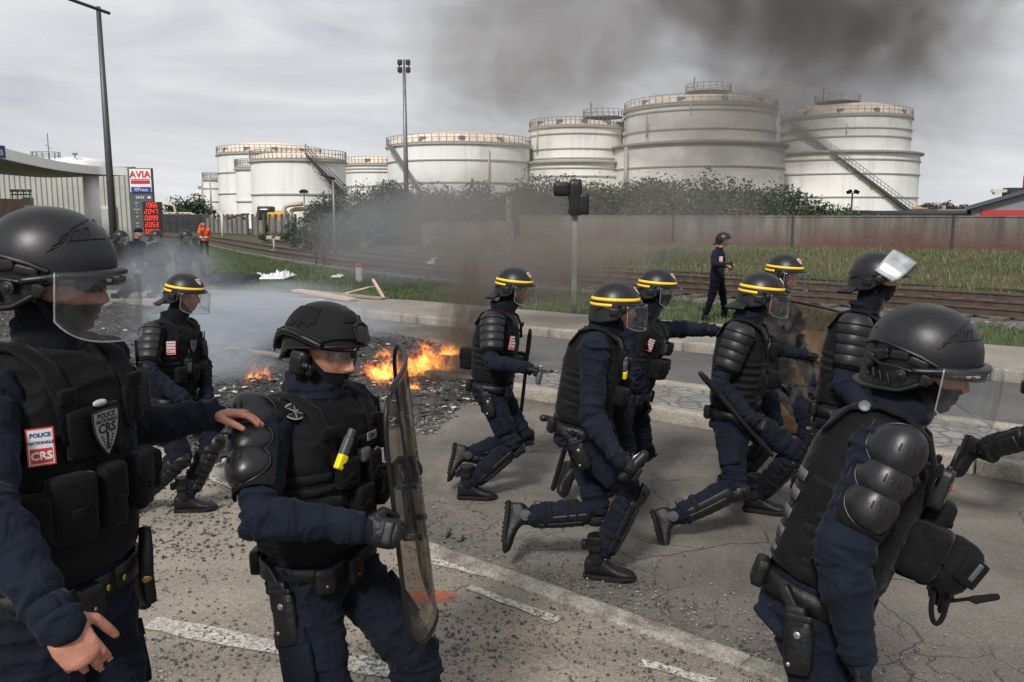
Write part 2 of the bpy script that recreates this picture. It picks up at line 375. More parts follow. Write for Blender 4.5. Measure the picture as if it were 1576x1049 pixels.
# asphalt with cracks, patches, dust
def asphalt(name, dark, light, crack=1.0, dust=.4):
    m, t, p, N, L, co = nodes_mat(name)
    base = ramp_(N, L, noise_(N, L, co, .55, 8, .62, .4), [(.34, dark), (.66, light)]); base = mix_(N, L, ramp_(N, L, noise_(N, L, co, .8, 4, .5, .2, (.16, 1.3, 1)), [(.50, 0.0), (.62, .45)]), base, tuple(x * .62 for x in dark)); base = mix_(N, L, ramp_(N, L, noise_(N, L, co, 2.2, 5, .6), [(.66, 0.0), (.70, .6)]), base, tuple(x * .5 for x in dark))
    gr = noise_(N, L, co, 95, 4, .8); base = mix_(N, L, .85, base, ramp_(N, L, gr, [(.3, .45), (.52, 1.0), (.72, 1.75)]), 'MULTIPLY')
    sp = noise_(N, L, co, 33, 3, .9); base = mix_(N, L, ramp_(N, L, sp, [(.62, 0.0), (.70, .55)]), base, tuple(x * 1.9 for x in light))
    st = noise_(N, L, co, 1.4, 7, .7, .8, (1, .35, 1)); base = mix_(N, L, ramp_(N, L, st, [(.52, 0.0), (.75, dust)]), base, (.235, .205, .17))
    sp2 = noise_(N, L, co, 3.3, 8, .75, .3); base = mix_(N, L, ramp_(N, L, sp2, [(.60, 0.0), (.66, .45 * dust)]), base, (.30, .27, .23))
    c1 = cracks(N, L, co, .9, .006, .6); c2 = cracks(N, L, co, 3.4, .012, .26)
    area = ramp_(N, L, noise_(N, L, co, .32, 3), [(.47, 0.0), (.56, 1.0)]); c2 = mix_(N, L, 1.0, c2, area, 'MULTIPLY')
    area1 = ramp_(N, L, noise_(N, L, co, .21, 3), [(.38, .15), (.5, 1.0)]); c1 = mix_(N, L, 1.0, c1, area1, 'MULTIPLY'); c1 = mix_(N, L, 1.0, c1, ramp_(N, L, noise_(N, L, co, .9, 3), [(.44, 0.0), (.52, 1.0)]), 'MULTIPLY')
    cc = mix_(N, L, 1.0, c1, c2, 'LIGHTEN'); base = mix_(N, L, mix_(N, L, 1.0, cc, .85 * crack + 1e-6 if False else (crack * .85,) * 3, 'MULTIPLY'), base, (.022, .02, .018))
    L(base, p.inputs['Base Color']); p.inputs['Roughness'].default_value = .88; p.inputs['Specular IOR Level'].default_value = .25
    b = bump_(N, L, p, gr, .55, .006); b = bump_(N, L, p, sp2, .35, .02, b); inv = N('ShaderNodeMath', operation='MULTIPLY', _1=-1.0); L(cc, inv.inputs[0]); bump_(N, L, p, inv.outputs[0], .8 * crack, .012, b)
    return m
M_ROAD = asphalt('cracked_asphalt', (.088, .079, .070), (.180, .160, .138), .85, .55)
M_ROADF = asphalt('far_asphalt', (.085, .082, .079), (.13, .125, .12), .3, .2)
M_LAY = asphalt('dusty_old_asphalt', (.18, .155, .128), (.305, .265, .22), .35, .9)
def simple_mat(name, stops, scale, det=7, rough=.9, bst=.4, bs=40, bd=.01, grit=None):
    m, t, p, N, L, co = nodes_mat(name); base = ramp_(N, L, noise_(N, L, co, scale, det, .65, .3), stops)
    if grit: base = mix_(N, L, grit, base, ramp_(N, L, noise_(N, L, co, 60, 4, .8), [(.35, .4), (.7, 1.6)]), 'MULTIPLY')
    L(base, p.inputs['Base Color']); p.inputs['Roughness'].default_value = rough; p.inputs['Specular IOR Level'].default_value = .25; bump_(N, L, p, noise_(N, L, co, bs, 5, .7), bst, bd); return m
M_DIRT = simple_mat('verge_soil', [(.3, (.045, .042, .025)), (.6, (.085, .085, .04)), (.8, (.14, .12, .075))], .8, grit=.7)
M_KERB = simple_mat('kerb_stone', [(.3, (.20, .178, .148)), (.55, (.30, .27, .23)), (.8, (.40, .365, .315))], 3.0, grit=.7)
M_PAVE = simple_mat('pale_pavement', [(.3, (.19, .17, .145)), (.7, (.29, .262, .225))], 1.2, grit=.6)
M_PAINT = None
def paint_mat(name, lo, hi):
    m, t, p, N, L, co = nodes_mat(name); n = noise_(N, L, co, 38, 5, .85); n2 = noise_(N, L, co, 3, 5)
    c = ramp_(N, L, n, [(.40, (.16, .14, .12)), (lo, (.33, .31, .27)), (hi, (.56, .54, .49))]); c = mix_(N, L, ramp_(N, L, n2, [(.45, 0.0), (.75, .7)]), c, (.24, .215, .18))
    L(c, p.inputs['Base Color']); p.inputs['Roughness'].default_value = .8; bump_(N, L, p, n, .5, .004)
    tr = t.nodes.new('ShaderNodeBsdfTransparent'); ms = t.nodes.new('ShaderNodeMixShader'); L(ramp_(N, L, mix_(N, L, .5, n, n2), [(.40, 0.0), (.47, 1.0)]), ms.inputs[0]); L(tr.outputs[0], ms.inputs[1]); L(p.outputs[0], ms.inputs[2]); L(ms.outputs[0], t.nodes['Material Output'].inputs[0]); return m
M_PAINT = paint_mat('worn_white_paint', .48, .6)
def sheet(name, pts, z, m_, kind='structure', thick=0, sub=0):
    """flat polygon (world xy list)"""
    b = MB(); P = [V((p[0], p[1], z)) for p in pts]
    b.add(P, [tuple(range(len(P)))])
    if thick:
        n = len(P); b.add(P + [p - V((0, 0, thick)) for p in P], [(i, n + i, n + (i + 1) % n, (i + 1) % n) for i in range(n)])
    o = b.build(name, m_, smooth=False); return tag(o, kind=kind)
g = lambda x, y, z=0.0: (lambda q: (q.x, q.y))(G(x, y, z))
b = MB(); n = 60     # the ground, one sheet to the horizon
b.add([(-1500, -30, -.02), (1500, -30, -.02), (1500, 2500, -.02), (-1500, 2500, -.02)], [(0, 1, 2, 3)]); o = b.build('ground', M_DIRT, smooth=False); tag(o, kind='structure')
def line_dir(a, c): a, c = V(a), V(c); return (c - a).normalized()
# near lay-by (dusty), the road, the island, the far carriageway, the far pavement
Kn = (g(655, 853), g(1190, 1049)); dk = line_dir(*Kn)
A0 = V(Kn[0]) - dk * 14; A1 = V(Kn[1]) + dk * 8
In = (g(812, 613), g(1576, 742)); di = line_dir(*In); I0 = V(In[0]) - di * 1.6; I1 = V(In[1]) + di * 8
If = (g(1026, 598), g(1576, 672)); J0 = V(g(880, 585)); J1 = V(If[1]) + line_dir(*If) * 9
Pn = [g(-500, 470), g(360, 470), g(640, 497), g(1050, 540), g(1576, 590)]; Pn.append(tuple(V(Pn[-1]) + line_dir(Pn[-2], Pn[-1]) * 10))
Pf = [g(-500, 448), g(370, 454), g(640, 470), g(900, 493), g(1200, 515), g(1576, 546)]; Pf.append(tuple(V(Pf[-1]) + line_dir(Pf[-2], Pf[-1]) * 14))
sheet('road', [(-40, -6), (30, -6), tuple(A1 + V((12, 0))), tuple(I1 + V((12, 0))), tuple(V(Pn[-1]))] + Pn[-2::-1] + [(-40, 18)], -.008, M_ROAD)
sheet('far_road', [tuple(J0 + V((-.6, .05))), tuple(J1)] + [Pn[-1], Pn[-2], Pn[-3], Pn[-4]], -.004, M_ROADF)
sheet('lay_by', [tuple(A0), tuple(A1), (12, -4), (-20, -4), (-20, 9.5)], -.003, M_LAY)
def strip_box(name, a, c, w_, h, m_, z0=0.0, seg=1.0, gap=.008, kind='structure', jit=.006):
    """a run of kerb stones as one strip"""
    a, c = V((a[0], a[1], 0)), V((c[0], c[1], 0)); L_ = (c - a).length; d = (c - a).normalized(); s_ = V((-d.y, d.x, 0)); b = MB(); t = 0; M3 = rot3(d, s_, V((0, 0, 1)))
    while t < L_:
        q = min(seg, L_ - t); cc = a + d * (t + q / 2) + s_ * w_ / 2 + V((0, 0, z0 + h / 2 + random.uniform(-jit, jit))); b.rbox(cc, (q / 2 - gap, w_ / 2, h / 2 + .03), .014, M3 @ Matrix.Rotation(random.uniform(-.006, .006), 3, 'Z'), n=3); t += seg
    return tag(b.build(name, m_), kind=kind)
strip_box('flush_kerb', A0, A1, .14, .004, simple_mat('flush_kerb_concrete', [(.36, (.15, .13, .11)), (.52, (.25, .228, .195)), (.72, (.36, .335, .29))], 5, grit=.8), -.013, 2.0, jit=.001, gap=.002)
strip_box('island_kerb', I0, I1, .16, .10, M_KERB, 0)
strip_box('island_far_kerb', J0, J1, .14, .09, M_KERB, 0)
for i in range(len(Pn) - 1): strip_box('pavement_kerb', Pn[i], Pn[i + 1], .14, .12, M_KERB, 0)
sheet('pavement', [tuple(V(p) + V((0, .1))) for p in Pn] + Pf[::-1], .115, M_PAVE, thick=.12)
# cobbled island surface
m, t, p, N, L, co = nodes_mat('island_cobbles'); v = N('ShaderNodeTexVoronoi', feature='F1'); v.inputs['Scale'].default_value = 5.5; v2 = N('ShaderNodeTexVoronoi', feature='DISTANCE_TO_EDGE'); v2.inputs['Scale'].default_value = 5.5
nn = N('ShaderNodeTexNoise', _2=4.0); L(co, nn.inputs[0]); x = N('ShaderNodeVectorMath', operation='MULTIPLY_ADD'); L(nn.outputs[1], x.inputs[0]); x.inputs[1].default_value = (.12, .12, 0); L(co, x.inputs[2]); L(x.outputs[0], v.inputs['Vector']); L(x.outputs[0], v2.inputs['Vector'])
c = mix_(N, L, .3, (.20, .172, .142), v.outputs['Color'], 'SOFT_LIGHT'); hv = N('ShaderNodeHueSaturation'); hv.inputs['Saturation'].default_value = .08; L(c, hv.inputs['Color']); c = mix_(N, L, ramp_(N, L, v2.outputs[0], [(0.0, 1.0), (.06, 0.0)]), hv.outputs[0], (.145, .125, .105)); c = mix_(N, L, ramp_(N, L, noise_(N, L, co, 1.6, 6), [(.45, 0.0), (.6, .75)]), c, (.17, .148, .12)); c = mix_(N, L, .7, c, ramp_(N, L, noise_(N, L, co, 30, 6, .8), [(.3, .45), (.7, 1.5)]), 'MULTIPLY')
L(c, p.inputs['Base Color']); p.inputs['Roughness'].default_value = .9; bb = bump_(N, L, p, ramp_(N, L, v2.outputs[0], [(0.0, 0.0), (.12, 1.0)]), .9, .03); bump_(N, L, p, noise_(N, L, co, 25, 6, .8), .6, .01, bb)
sn = V((-di.y, di.x)) * .15; sheet('traffic_island', [tuple(I0 + sn), tuple(I1 + sn), tuple(J1), tuple(J0)], .085, m, thick=.09)
# painted marks
def mark(name, a, c, w_, z=.004, wob=.012, m_=None):
    a, c = V((a[0], a[1], 0)), V((c[0], c[1], 0)); d = (c - a); L_ = d.length; d.normalize(); s_ = V((-d.y, d.x, 0)); b = MB(); n = max(4, int(L_ / .12)); l = []; r = []
    for i in range(n + 1):
        q = a + d * (L_ * i / n); l.append(q + s_ * (w_ / 2 + random.uniform(-wob, wob)) + V((0, 0, z))); r.append(q - s_ * (w_ / 2 + random.uniform(-wob, wob)) + V((0, 0, z)))
    b.add(l + r, [(i, i + 1, n + 2 + i, n + 1 + i) for i in range(n)]); return tag(b.build(name, m_ or M_PAINT, smooth=False), kind='structure')
mark('painted_line', g(230, 958), g(640, 1040), .12); mark('painted_line', g(-60, 905), g(120, 937), .12)
for a_, c_, w_ in (((652, 857), (800, 892), .12), ((810, 897), (862, 916), .09), ((1060, 985), (1200, 1042), .11), ((722, 903), (860, 955), .06), ((985, 1020), (1100, 1049), .07), ((315, 728), (410, 775), .07), ((1000, 960), (1050, 985), .07)): mark('painted_line', g(*a_), g(*c_), w_)
M_ORANGE = paint_mat('orange_marking_spray', .45, .6)
for nd in M_ORANGE.node_tree.nodes:
    if nd.type == 'MIX': nd.inputs[6].default_value = (.42, .10, .05, 1)
m = bpy.data.materials.new('orange_spray'); m.use_nodes = True; t = m.node_tree; p = t.nodes['Principled BSDF']; N = lambda ty, **k: _setn(t.nodes.new(ty), k); L = t.links.new
c = N('ShaderNodeTexCoord').outputs['Generated']; gs = N('ShaderNodeTexGradient', gradient_type='SPHERICAL'); mm = N('ShaderNodeMapping'); mm.inputs['Location'].default_value = (-1, -1, 0); mm.inputs['Scale'].default_value = (2, 2, 0); L(c, mm.inputs[0]); L(mm.outputs[0], gs.inputs[0])
nn = noise_(N, L, c, 14, 6, .8); mu = N('ShaderNodeMath', operation='MULTIPLY'); L(gs.outputs['Fac'], mu.inputs[0]); L(nn, mu.inputs[1]); p.inputs['Base Color'].default_value = (.42, .10, .045, 1); p.inputs['Roughness'].default_value = .9
tr = N('ShaderNodeBsdfTransparent'); ms = N('ShaderNodeMixShader'); L(ramp_(N, L, mu.outputs[0], [(.10, 0.0), (.34, .8)]), ms.inputs[0]); L(tr.outputs[0], ms.inputs[1]); L(p.outputs[0], ms.inputs[2]); L(ms.outputs[0], t.nodes['Material Output'].inputs[0])
sheet('orange_paint_mark', [g(600, 935), g(640, 905), g(725, 902), g(690, 930)], .003, m)
# ------------------------------------------------------------------ gravel, ash, rubble
def scatter(name, n, fn, m_, smin, smax, flat=.6, seed=1, label=None, z=0.0, pw=2.2, kind='stuff'):
    r = np.random.default_rng(seed); vs = []; fs = []; mi = []; nm = len(m_) if isinstance(m_, list) else 1
    oct_ = np.array([(1, 0, 0), (-.9, .2, 0), (0, 1, .1), (.1, -.9, 0), (0, 0, 1), (0, 0, -.6)]); of = [(0, 2, 4), (2, 1, 4), (1, 3, 4), (3, 0, 4), (2, 0, 5), (1, 2, 5), (3, 1, 5), (0, 3, 5)]
    for i in range(n):
        x, y, z0 = fn(r); s_ = smin + (smax - smin) * r.random() ** pw; a = r.random() * 6.28; c, s2 = math.cos(a), math.sin(a)
        q = oct_ * (s_ * r.uniform(.6, 1.2), s_ * r.uniform(.6, 1.2), s_ * flat * r.uniform(.6, 1.2)) + r.normal(0, s_ * .12, (6, 3)); o_ = len(vs)
        for p_ in q: vs.append((x + p_[0] * c - p_[1] * s2, y + p_[0] * s2 + p_[1] * c, z + z0 + p_[2] + s_ * .25))
        fs += [tuple(k + o_ for k in f) for f in of]; mi += [int(r.integers(nm))] * 8
    b = MB(); b.v = vs; b.f = fs; b.m = mi; o = b.build(name, m_, smooth=False); tag(o, label, None, None, kind); 
    if label: o['category'] = name
    return o
M_ST = [mat('dark_gravel', (.035, .033, .031), .9), mat('grey_gravel', (.09, .084, .075), .9), mat('pale_gravel', (.22, .2, .17), .9)]
M_ST2 = [M_ST[0], M_ST[0], M_ST[1]]
def reg_near(r):
    while 1:
        x, y = r.uniform(-60, 1300), 700 + 380 * r.random() ** .8; q = G(x, y, 0)
        side = (q.x - Kn[0][0]) * dk.y - (q.y - Kn[0][1]) * dk.x
        w_ = .5 + .9 * mnoise.noise(V((q.x * 1.1, q.y * 1.1, 6)))
        if side < 0: w_ *= max(.03, 1 + side / .9)
        if r.random() < w_: return q.x, q.y, 0
def reg_joint(r):
    t = r.uniform(-3, 6); q = V(Kn[0]) + dk * t + V((-dk.y, dk.x)) * abs(r.normal(.18, .30)); return q.x, q.y, 0
scatter('gravel', 9000, reg_near, [M_ST[0], M_ST[1], M_ST[1], M_ST[2]], .0022, .013, .6, 3, 'loose dark chippings strewn over the dusty lay-by')
scatter('gravel', 6000, reg_joint, [M_ST[0], M_ST[1], M_ST[1], M_ST[2]], .002, .011, .6, 4, 'loose grit lying along the road joint')
scatter('gravel', 1500, lambda r: (lambda q: (q.x, q.y, 0))(G(r.uniform(150, 420), r.uniform(690, 860), 0)), M_ST, .004, .02, .6, 5, 'pale and dark chippings beside the ash')
for (x, y, s_, lb) in ((686, 820, .035, 'larger of the broken stones on the cracked asphalt right of the shield'), (708, 827, .03, 'rightmost broken stone on the cracked asphalt right of the shield'), (648, 808, .03, 'broken stone on the asphalt right against the shield edge'), (690, 812, .018, 'smallest broken stone, just behind the larger one right of the shield')):
    b = MB(); q = G(x, y, s_ * .5); b.rbox(q, (s_, s_ * .7, s_ * .6), s_ * .4, Matrix.Rotation(x, 3, 'Z')); o = b.build('stone', M_ST[1], origin=q); tag(o, lb, 'stone', 'broken stones on the road')
# heap of ash: a low lumpy sheet with black and white flakes
def poly_in(x, y, P):
    c = False; n = len(P)
    for i in range(n):
        x1, y1 = P[i]; x2, y2 = P[(i + 1) % n]
        if (y1 > y) != (y2 > y) and x < (x2 - x1) * (y - y1) / (y2 - y1) + x1: c = not c
    return c
ASH = [g(*p_) for p_ in ((-260, 478), (120, 470), (330, 472), (420, 482), (560, 500), (700, 530), (800, 590), (812, 606), (735, 622), (690, 648), (640, 656), (560, 668), (470, 700), (330, 714), (230, 700), (120, 640), (-100, 600), (-300, 560))]
def edge_d(x, y, P):
    p_ = V((x, y)); d = 9
    for i in range(len(P)):
        a, c_ = V(P[i]), V(P[(i + 1) % len(P)]); ab = c_ - a; t_ = max(0, min(1, (p_ - a).dot(ab) / ab.length_squared)); d = min(d, (a + ab * t_ - p_).length)
    return d
def ash_h(x, y):
    if not poly_in(x, y, ASH): return -.03
    d = min(1, edge_d(x, y, ASH) / .9); n_ = mnoise.fractal(V((x * 1.3, y * .9, 3)), 1, 2, 5); m_ = mnoise.noise(V((x * .45, y * .35, 9)))
    return d * (.05 + .12 * max(0, n_ + .35) + .10 * max(0, m_ + .1)) + .008 * mnoise.noise(V((x * 9, y * 9, 1))) - .02 * (1 - d)
m, t, p, N, L, co = nodes_mat('burnt_ash'); n1 = noise_(N, L, co, 1.1, 8, .7, .6); n2 = noise_(N, L, co, 26, 6, .8, .5, (1, .6, 1)); n3 = noise_(N, L, co, 2.3, 6, .7)
c = ramp_(N, L, n1, [(.34, (.008, .008, .009)), (.54, (.028, .027, .026)), (.70, (.10, .092, .082))]); fl = ramp_(N, L, n2, [(.53, 0.0), (.61, 1.0)]); fl = mix_(N, L, 1.0, fl, ramp_(N, L, n3, [(.40, 0.1), (.6, 1.0)]), 'MULTIPLY'); c = mix_(N, L, fl, c, (.36, .33, .29))
L(c, p.inputs['Base Color']); p.inputs['Roughness'].default_value = .95; bb = bump_(N, L, p, n2, .9, .03); bump_(N, L, p, noise_(N, L, co, 80, 4, .8), .6, .01, bb)
b = MB(); X0, X1, Y0, Y1 = -14, .6, 6.6, 19; nx, ny = 200, 170
def ag(i, j): 
    y = Y0 + (Y1 - Y0) * (j / ny) ** 1.25; x = X0 + (X1 - X0) * i / nx; return x, y
gv = [[(lambda q: V((q[0], q[1], ash_h(*q))))(ag(i, j)) for j in range(ny + 1)] for i in range(nx + 1)]
vs = [gv[i][j] for i in range(nx + 1) for j in range(ny + 1)]; fs = [(i * (ny + 1) + j, (i + 1) * (ny + 1) + j, (i + 1) * (ny + 1) + j + 1, i * (ny + 1) + j + 1) for i in range(nx) for j in range(ny) if max(gv[a_][b_].z for a_, b_ in ((i, j), (i + 1, j), (i + 1, j + 1), (i, j + 1))) > -.028]
b.add(vs, fs); o = b.build('ash', m); tag(o, 'black and white ash heap spread over the road around the fire', 'ash', None, 'stuff')
def reg_ash(r):
    while 1:
        q = G(r.uniform(-50, 820), 470 + 250 * r.random() ** .8, 0)
        if poly_in(q.x, q.y, ASH): return q.x, q.y, ash_h(q.x, q.y)
M_AS = [mat('char', (.010, .010, .010), .8), mat('char_grey', (.04, .038, .036), .9), mat('white_ash', (.42, .39, .35), .95), mat('brown_scrap', (.16, .11, .07), .9)]
scatter('ash_debris', 9000, reg_ash, [M_AS[0], M_AS[0], M_AS[1], M_AS[1], M_AS[0], M_AS[0], M_AS[2], M_AS[3]], .005, .055, .35, 8, 'charred scraps and white flakes over the ash heap', pw=4.0)
def reg_rub(r): q = G(r.uniform(790, 905), r.uniform(572, 606), 0); return q.x, q.y, .02
scatter('rubble', 500, reg_rub, [M_AS[0], M_AS[1], M_ST[1], M_ST[2]], .01, .06, .6, 9, 'broken rubble by the tip of the traffic island')
scatter('rubble', 420, lambda r: (lambda q: (q.x, q.y, 0))(G(r.normal(655, 14), r.normal(650, 8), 0)), [M_AS[1], M_ST[1], M_ST[2]], .006, .03, .6, 19, 'small pale rubble heap right of the shield')
# tyre wires / burnt sticks
for i, (x0, y0, x1, y1, r_, l_) in enumerate(((352, 535, 440, 548, .035, 'charred board lying in the ash left of the shield bearer'), (360, 505, 420, 512, .02, 'thin burnt stick on the ash near the smoke'), (250, 480, 330, 486, .03, 'burnt beam at the far edge of the ash'))):
    a = G(x0, y0, .16); c_ = G(x1, y1, .18); b = MB(); d = (c_ - a); b.rbox((a + c_) / 2, (d.length / 2, r_ * 1.8, r_ * .5), .008, rot3(d.normalized(), *frame(d, (0, 0, 1))[::-1])); o = b.build('burnt_board', mat('scorched_wood', (.15, .11, .08), .9, bump=.4, bscale=30, var=.6, vscale=6), origin=(a + c_) / 2); tag(o, l_, 'board')
# planks on the pavement
M_WOOD = mat('pale_wood', (.50, .36, .27), .7, bump=.3, bscale=14, stretch=(1, 9, 9), var=.25, vscale=2)
def plank(a, c_, w_, th, label, m_=M_WOOD):
    d = (c_ - a); n_ = V((0, 0, 1)); y = n_.cross(d.normalized()).normalized(); z = d.normalized().cross(y); b = MB(); b.box((a + c_) / 2, (d.length / 2, w_ / 2, th / 2), rot3(d.normalized(), y, z)); b.box((a + c_) / 2 + z * (th * .52), (d.length * .49, w_ * .46, th * .06), rot3(d.normalized(), y, z)); o = b.build('plank', m_, smooth=False, origin=(a + c_) / 2); tag(o, label, 'plank', 'planks dumped at the pavement edge')
plank(G(456, 446, .28), G(544, 461, .16), .30, .04, 'widest pale plank, nearest of those dumped at the pavement edge')
plank(G(418, 459, .13), G(500, 461, .13), .06, .04, 'thin pale batten left of and below the widest plank')
plank(G(470, 447, .2), G(592, 459, .14), .24, .03, 'brownish plank lying behind the widest pale one', mat('brown_wood', (.26, .19, .13), .8, var=.3, vscale=3))
plank(G(530, 452, .16), G(572, 441, .36), .22, .03, 'short plank propped up behind the others')
plank(G(574, 430, .5), G(591, 459, .13), .06, .04, 'narrow pale batten standing on end at the right')
# white sheets and litter in the grass
def rag(x0, y0, x1, y1, h, label, m_=mat('white_plastic_sheet', (.72, .72, .72), .6)):
    a = G(x0, y1, 0); c_ = G(x1, y1, 0); dy = G((x0 + x1) / 2, y0, 0).y - a.y; b = MB()
    b.strip(lambda u, v: a + (c_ - a) * u + V((0, dy * v * (.7 + .6 * mnoise.noise(V((u * 5, 2, 7)))), .04 + h * abs(mnoise.fractal(V((u * 6 + x0, v * 4, 5)), 1, 2, 4)) * 1.6 * math.sin(math.pi * min(1, max(0, v)))**.5 * math.sin(math.pi * u) ** .4)), 60, 24, .01); o = b.build('plastic_sheet', m_, origin=a); tag(o, label, 'sheet', 'litter on the grass')
rag(372, 423, 400, 430, .12, 'small crumpled white sheet on the grass, leftmost'); rag(396, 422, 436, 431, .20, 'larger crumpled white sheet on the grass behind the ash'); rag(652, 401, 668, 411, .28, 'white crumpled bag on the far verge by the old wall')
rag(508, 424, 524, 428, .06, 'flat white scrap on the grass left of the red-topped post')
# black heap near the grass
b = MB(); c_ = G(352, 440, 0)
for i in range(7):
    b.tube([c_ + V((.8 * math.cos(t_) * .5 + random.uniform(-.5, .5), .3 * math.sin(t_) + i * .05, .06 + .035 * i)) for t_ in [2 * math.pi * k / 14 for k in range(15)]], .09, 8)
co_, nr_, li_, ls_ = remesh(b, .04, 2); co_ = co_ + nr_ * (.06 * (vnoise(co_ * 9) - .5))[:, None]; o = mesh_np('burnt_tyre_heap', co_, li_, ls_, mat('burnt_rubber', (.012, .012, .012), .9, bump=.5, bscale=30), origin=c_); tag(o, 'low dark heap of burnt tyres at the grass edge behind the ash', 'heap')
# ------------------------------------------------------------------ grass
M_GR = [mat('grass_green', (.062, .100, .030), .75), mat('grass_dark', (.040, .075, .025), .8), mat('grass_dry', (.19, .16, .085), .85), mat('grass_straw', (.12, .105, .055), .85)]
def grass(name, n, fn, hmin, hmax, wd, label, mats, weights, seed):
    r = np.random.default_rng(seed); vs = []; fs = []; mi = []; cw = np.cumsum(weights) / sum(weights)
    for i in range(n):
        x, y, z, f = fn(r); h = (hmin + (hmax - hmin) * r.random()) * f; a = r.random() * 6.28; w_ = wd * r.uniform(.6, 1.3); dx, dy = math.cos(a) * w_, math.sin(a) * w_; lx, ly = r.normal(0, .28, 2) * h; o_ = len(vs)
        vs += [(x - dx, y - dy, z), (x + dx, y + dy, z), (x + dx * .6 + lx * .45, y + dy * .6 + ly * .45, z + h * .6), (x - dx * .6 + lx * .45, y - dy * .6 + ly * .45, z + h * .6), (x + lx, y + ly, z + h)]
        fs += [(o_, o_ + 1, o_ + 2, o_ + 3), (o_ + 3, o_ + 2, o_ + 4)]
        pt = mnoise.noise(V((x * .5, y * .35, 4))) ; k = int(np.searchsorted(cw, min(.999, max(0, r.random() * .72 + .14 + pt * .45)))); mi += [min(k, len(mats) - 1)] * 2
    b = MB(); b.v = vs; b.f = fs; b.m = mi; o = b.build(name, mats, smooth=False); tag(o, label, 'grass', None, 'stuff'); return o
track1 = [(-46, 108), (-31, 78), (-22.0, 63.5), (-12.5, 45), tuple(g(640, 419)), (2.0, 24.2), tuple(g(1576, 491))]; track1.append(tuple(V(track1[-1]) + line_dir(track1[-2], track1[-1]) * 20))
def path_pts(P, n=120, smooth_=True):
    P = [V((p_[0], p_[1], 0)) for p_ in P]; out = []
    for i in range(len(P) - 1):
        p0, p1, p2, p3 = P[max(i - 1, 0)], P[i], P[i + 1], P[min(i + 2, len(P) - 1)]
        for k in range(14):
            u = k / 14; out.append(.5 * ((2 * p1) + (p2 - p0) * u + (2 * p0 - 5 * p1 + 4 * p2 - p3) * u * u + (3 * p1 - p0 - 3 * p2 + p3) * u ** 3))
    return out + [P[-1]]
TR = path_pts(track1)
def track_side(x, y):
    """signed distance beyond (+) or before (-) the track centre line"""
    bd = 1e9; s_ = 0
    for i in range(0, len(TR) - 1, 3):
        a, c_ = TR[i], TR[min(i + 3, len(TR) - 1)]; ab = V((c_.x - a.x, c_.y - a.y)); t_ = max(0, min(1, ((x - a.x) * ab.x + (y - a.y) * ab.y) / ab.length_squared)); qx, qy = a.x + ab.x * t_ - x, a.y + ab.y * t_ - y; d = math.hypot(qx, qy)
        if d < bd: bd = d; s_ = -d if (ab.x * (y - a.y) - ab.y * (x - a.x)) < 0 else d
    return s_
WA, WB = V((26, 29.2)), V((.4, 46.0))       # wall line
def wall_y(x): return WA.y + (WB.y - WA.y) * (WA.x - x) / (WA.x - WB.x)
def pf_y(x):
    for i in range(len(Pf) - 1):
        if Pf[i][0] <= x <= Pf[i + 1][0]: return Pf[i][1] + (Pf[i + 1][1] - Pf[i][1]) * (x - Pf[i][0]) / (Pf[i + 1][0] - Pf[i][0])
    return Pf[-1][1] if x > Pf[-1][0] else Pf[0][1]
def bank_z(x, y):
    s_ = track_side(x, y)
    if s_ < 1.6: return 0
    return .55 * min(1, (s_ - 1.6) / 7) * (1 if x > -6 else max(0, 1 - (-6 - x) / 8)) + .05 * mnoise.noise(V((x * .6, y * .6, 2)))
# the bank rising to the wall
b = MB(); rows = []
for i in range(90):
    x = -30 + i * .75; r_ = []
    for j in range(26):
        y0_ = 12; y = 13 + j * 1.6; r_.append(V((x, y, bank_z(x, y) - .015 - (.02 if track_side(x, y) < 1.4 else 0))))
    rows.append(r_)
b.rings(rows, False, False); o = b.build('bank', M_DIRT); tag(o, kind='structure')
def reg_bank(r):
    while 1:
        x = r.uniform(-12, 24); t_ = r.random(); y = r.uniform(13, 50)
        if x > .8 and y > wall_y(x) - .1: continue
        if abs(x) > y * .63 + 1: continue
        s_ = track_side(x, y)
        if s_ > 2.3: return x, y, bank_z(x, y) - .02, (.5 + .5 * min(1, (s_ - 2) / 3)) * (.8 + .5 * mnoise.noise(V((x, y, 0))))
def reg_verge(r):
    while 1:
        x = r.uniform(-24, 14); y = r.uniform(13, 60)
        if abs(x) > y * .63 + 1 or y < pf_y(x) + .1: continue
        s_ = track_side(x, y)
        if s_ < -1.5: return x, y, -.02, .8 + .5 * mnoise.noise(V((x, y, 0)))
grass('grass', 80000, reg_bank, .05, .25, .010, 'long dry and green grass on the bank below the stained wall', M_GR, (.08, .34, .22, .36), 31)
grass('grass', 80000, reg_verge, .04, .15, .013, 'short green grass between the pavement and the railway track', [M_GR[0], M_GR[1], M_GR[3]], (.62, .28, .10), 32)
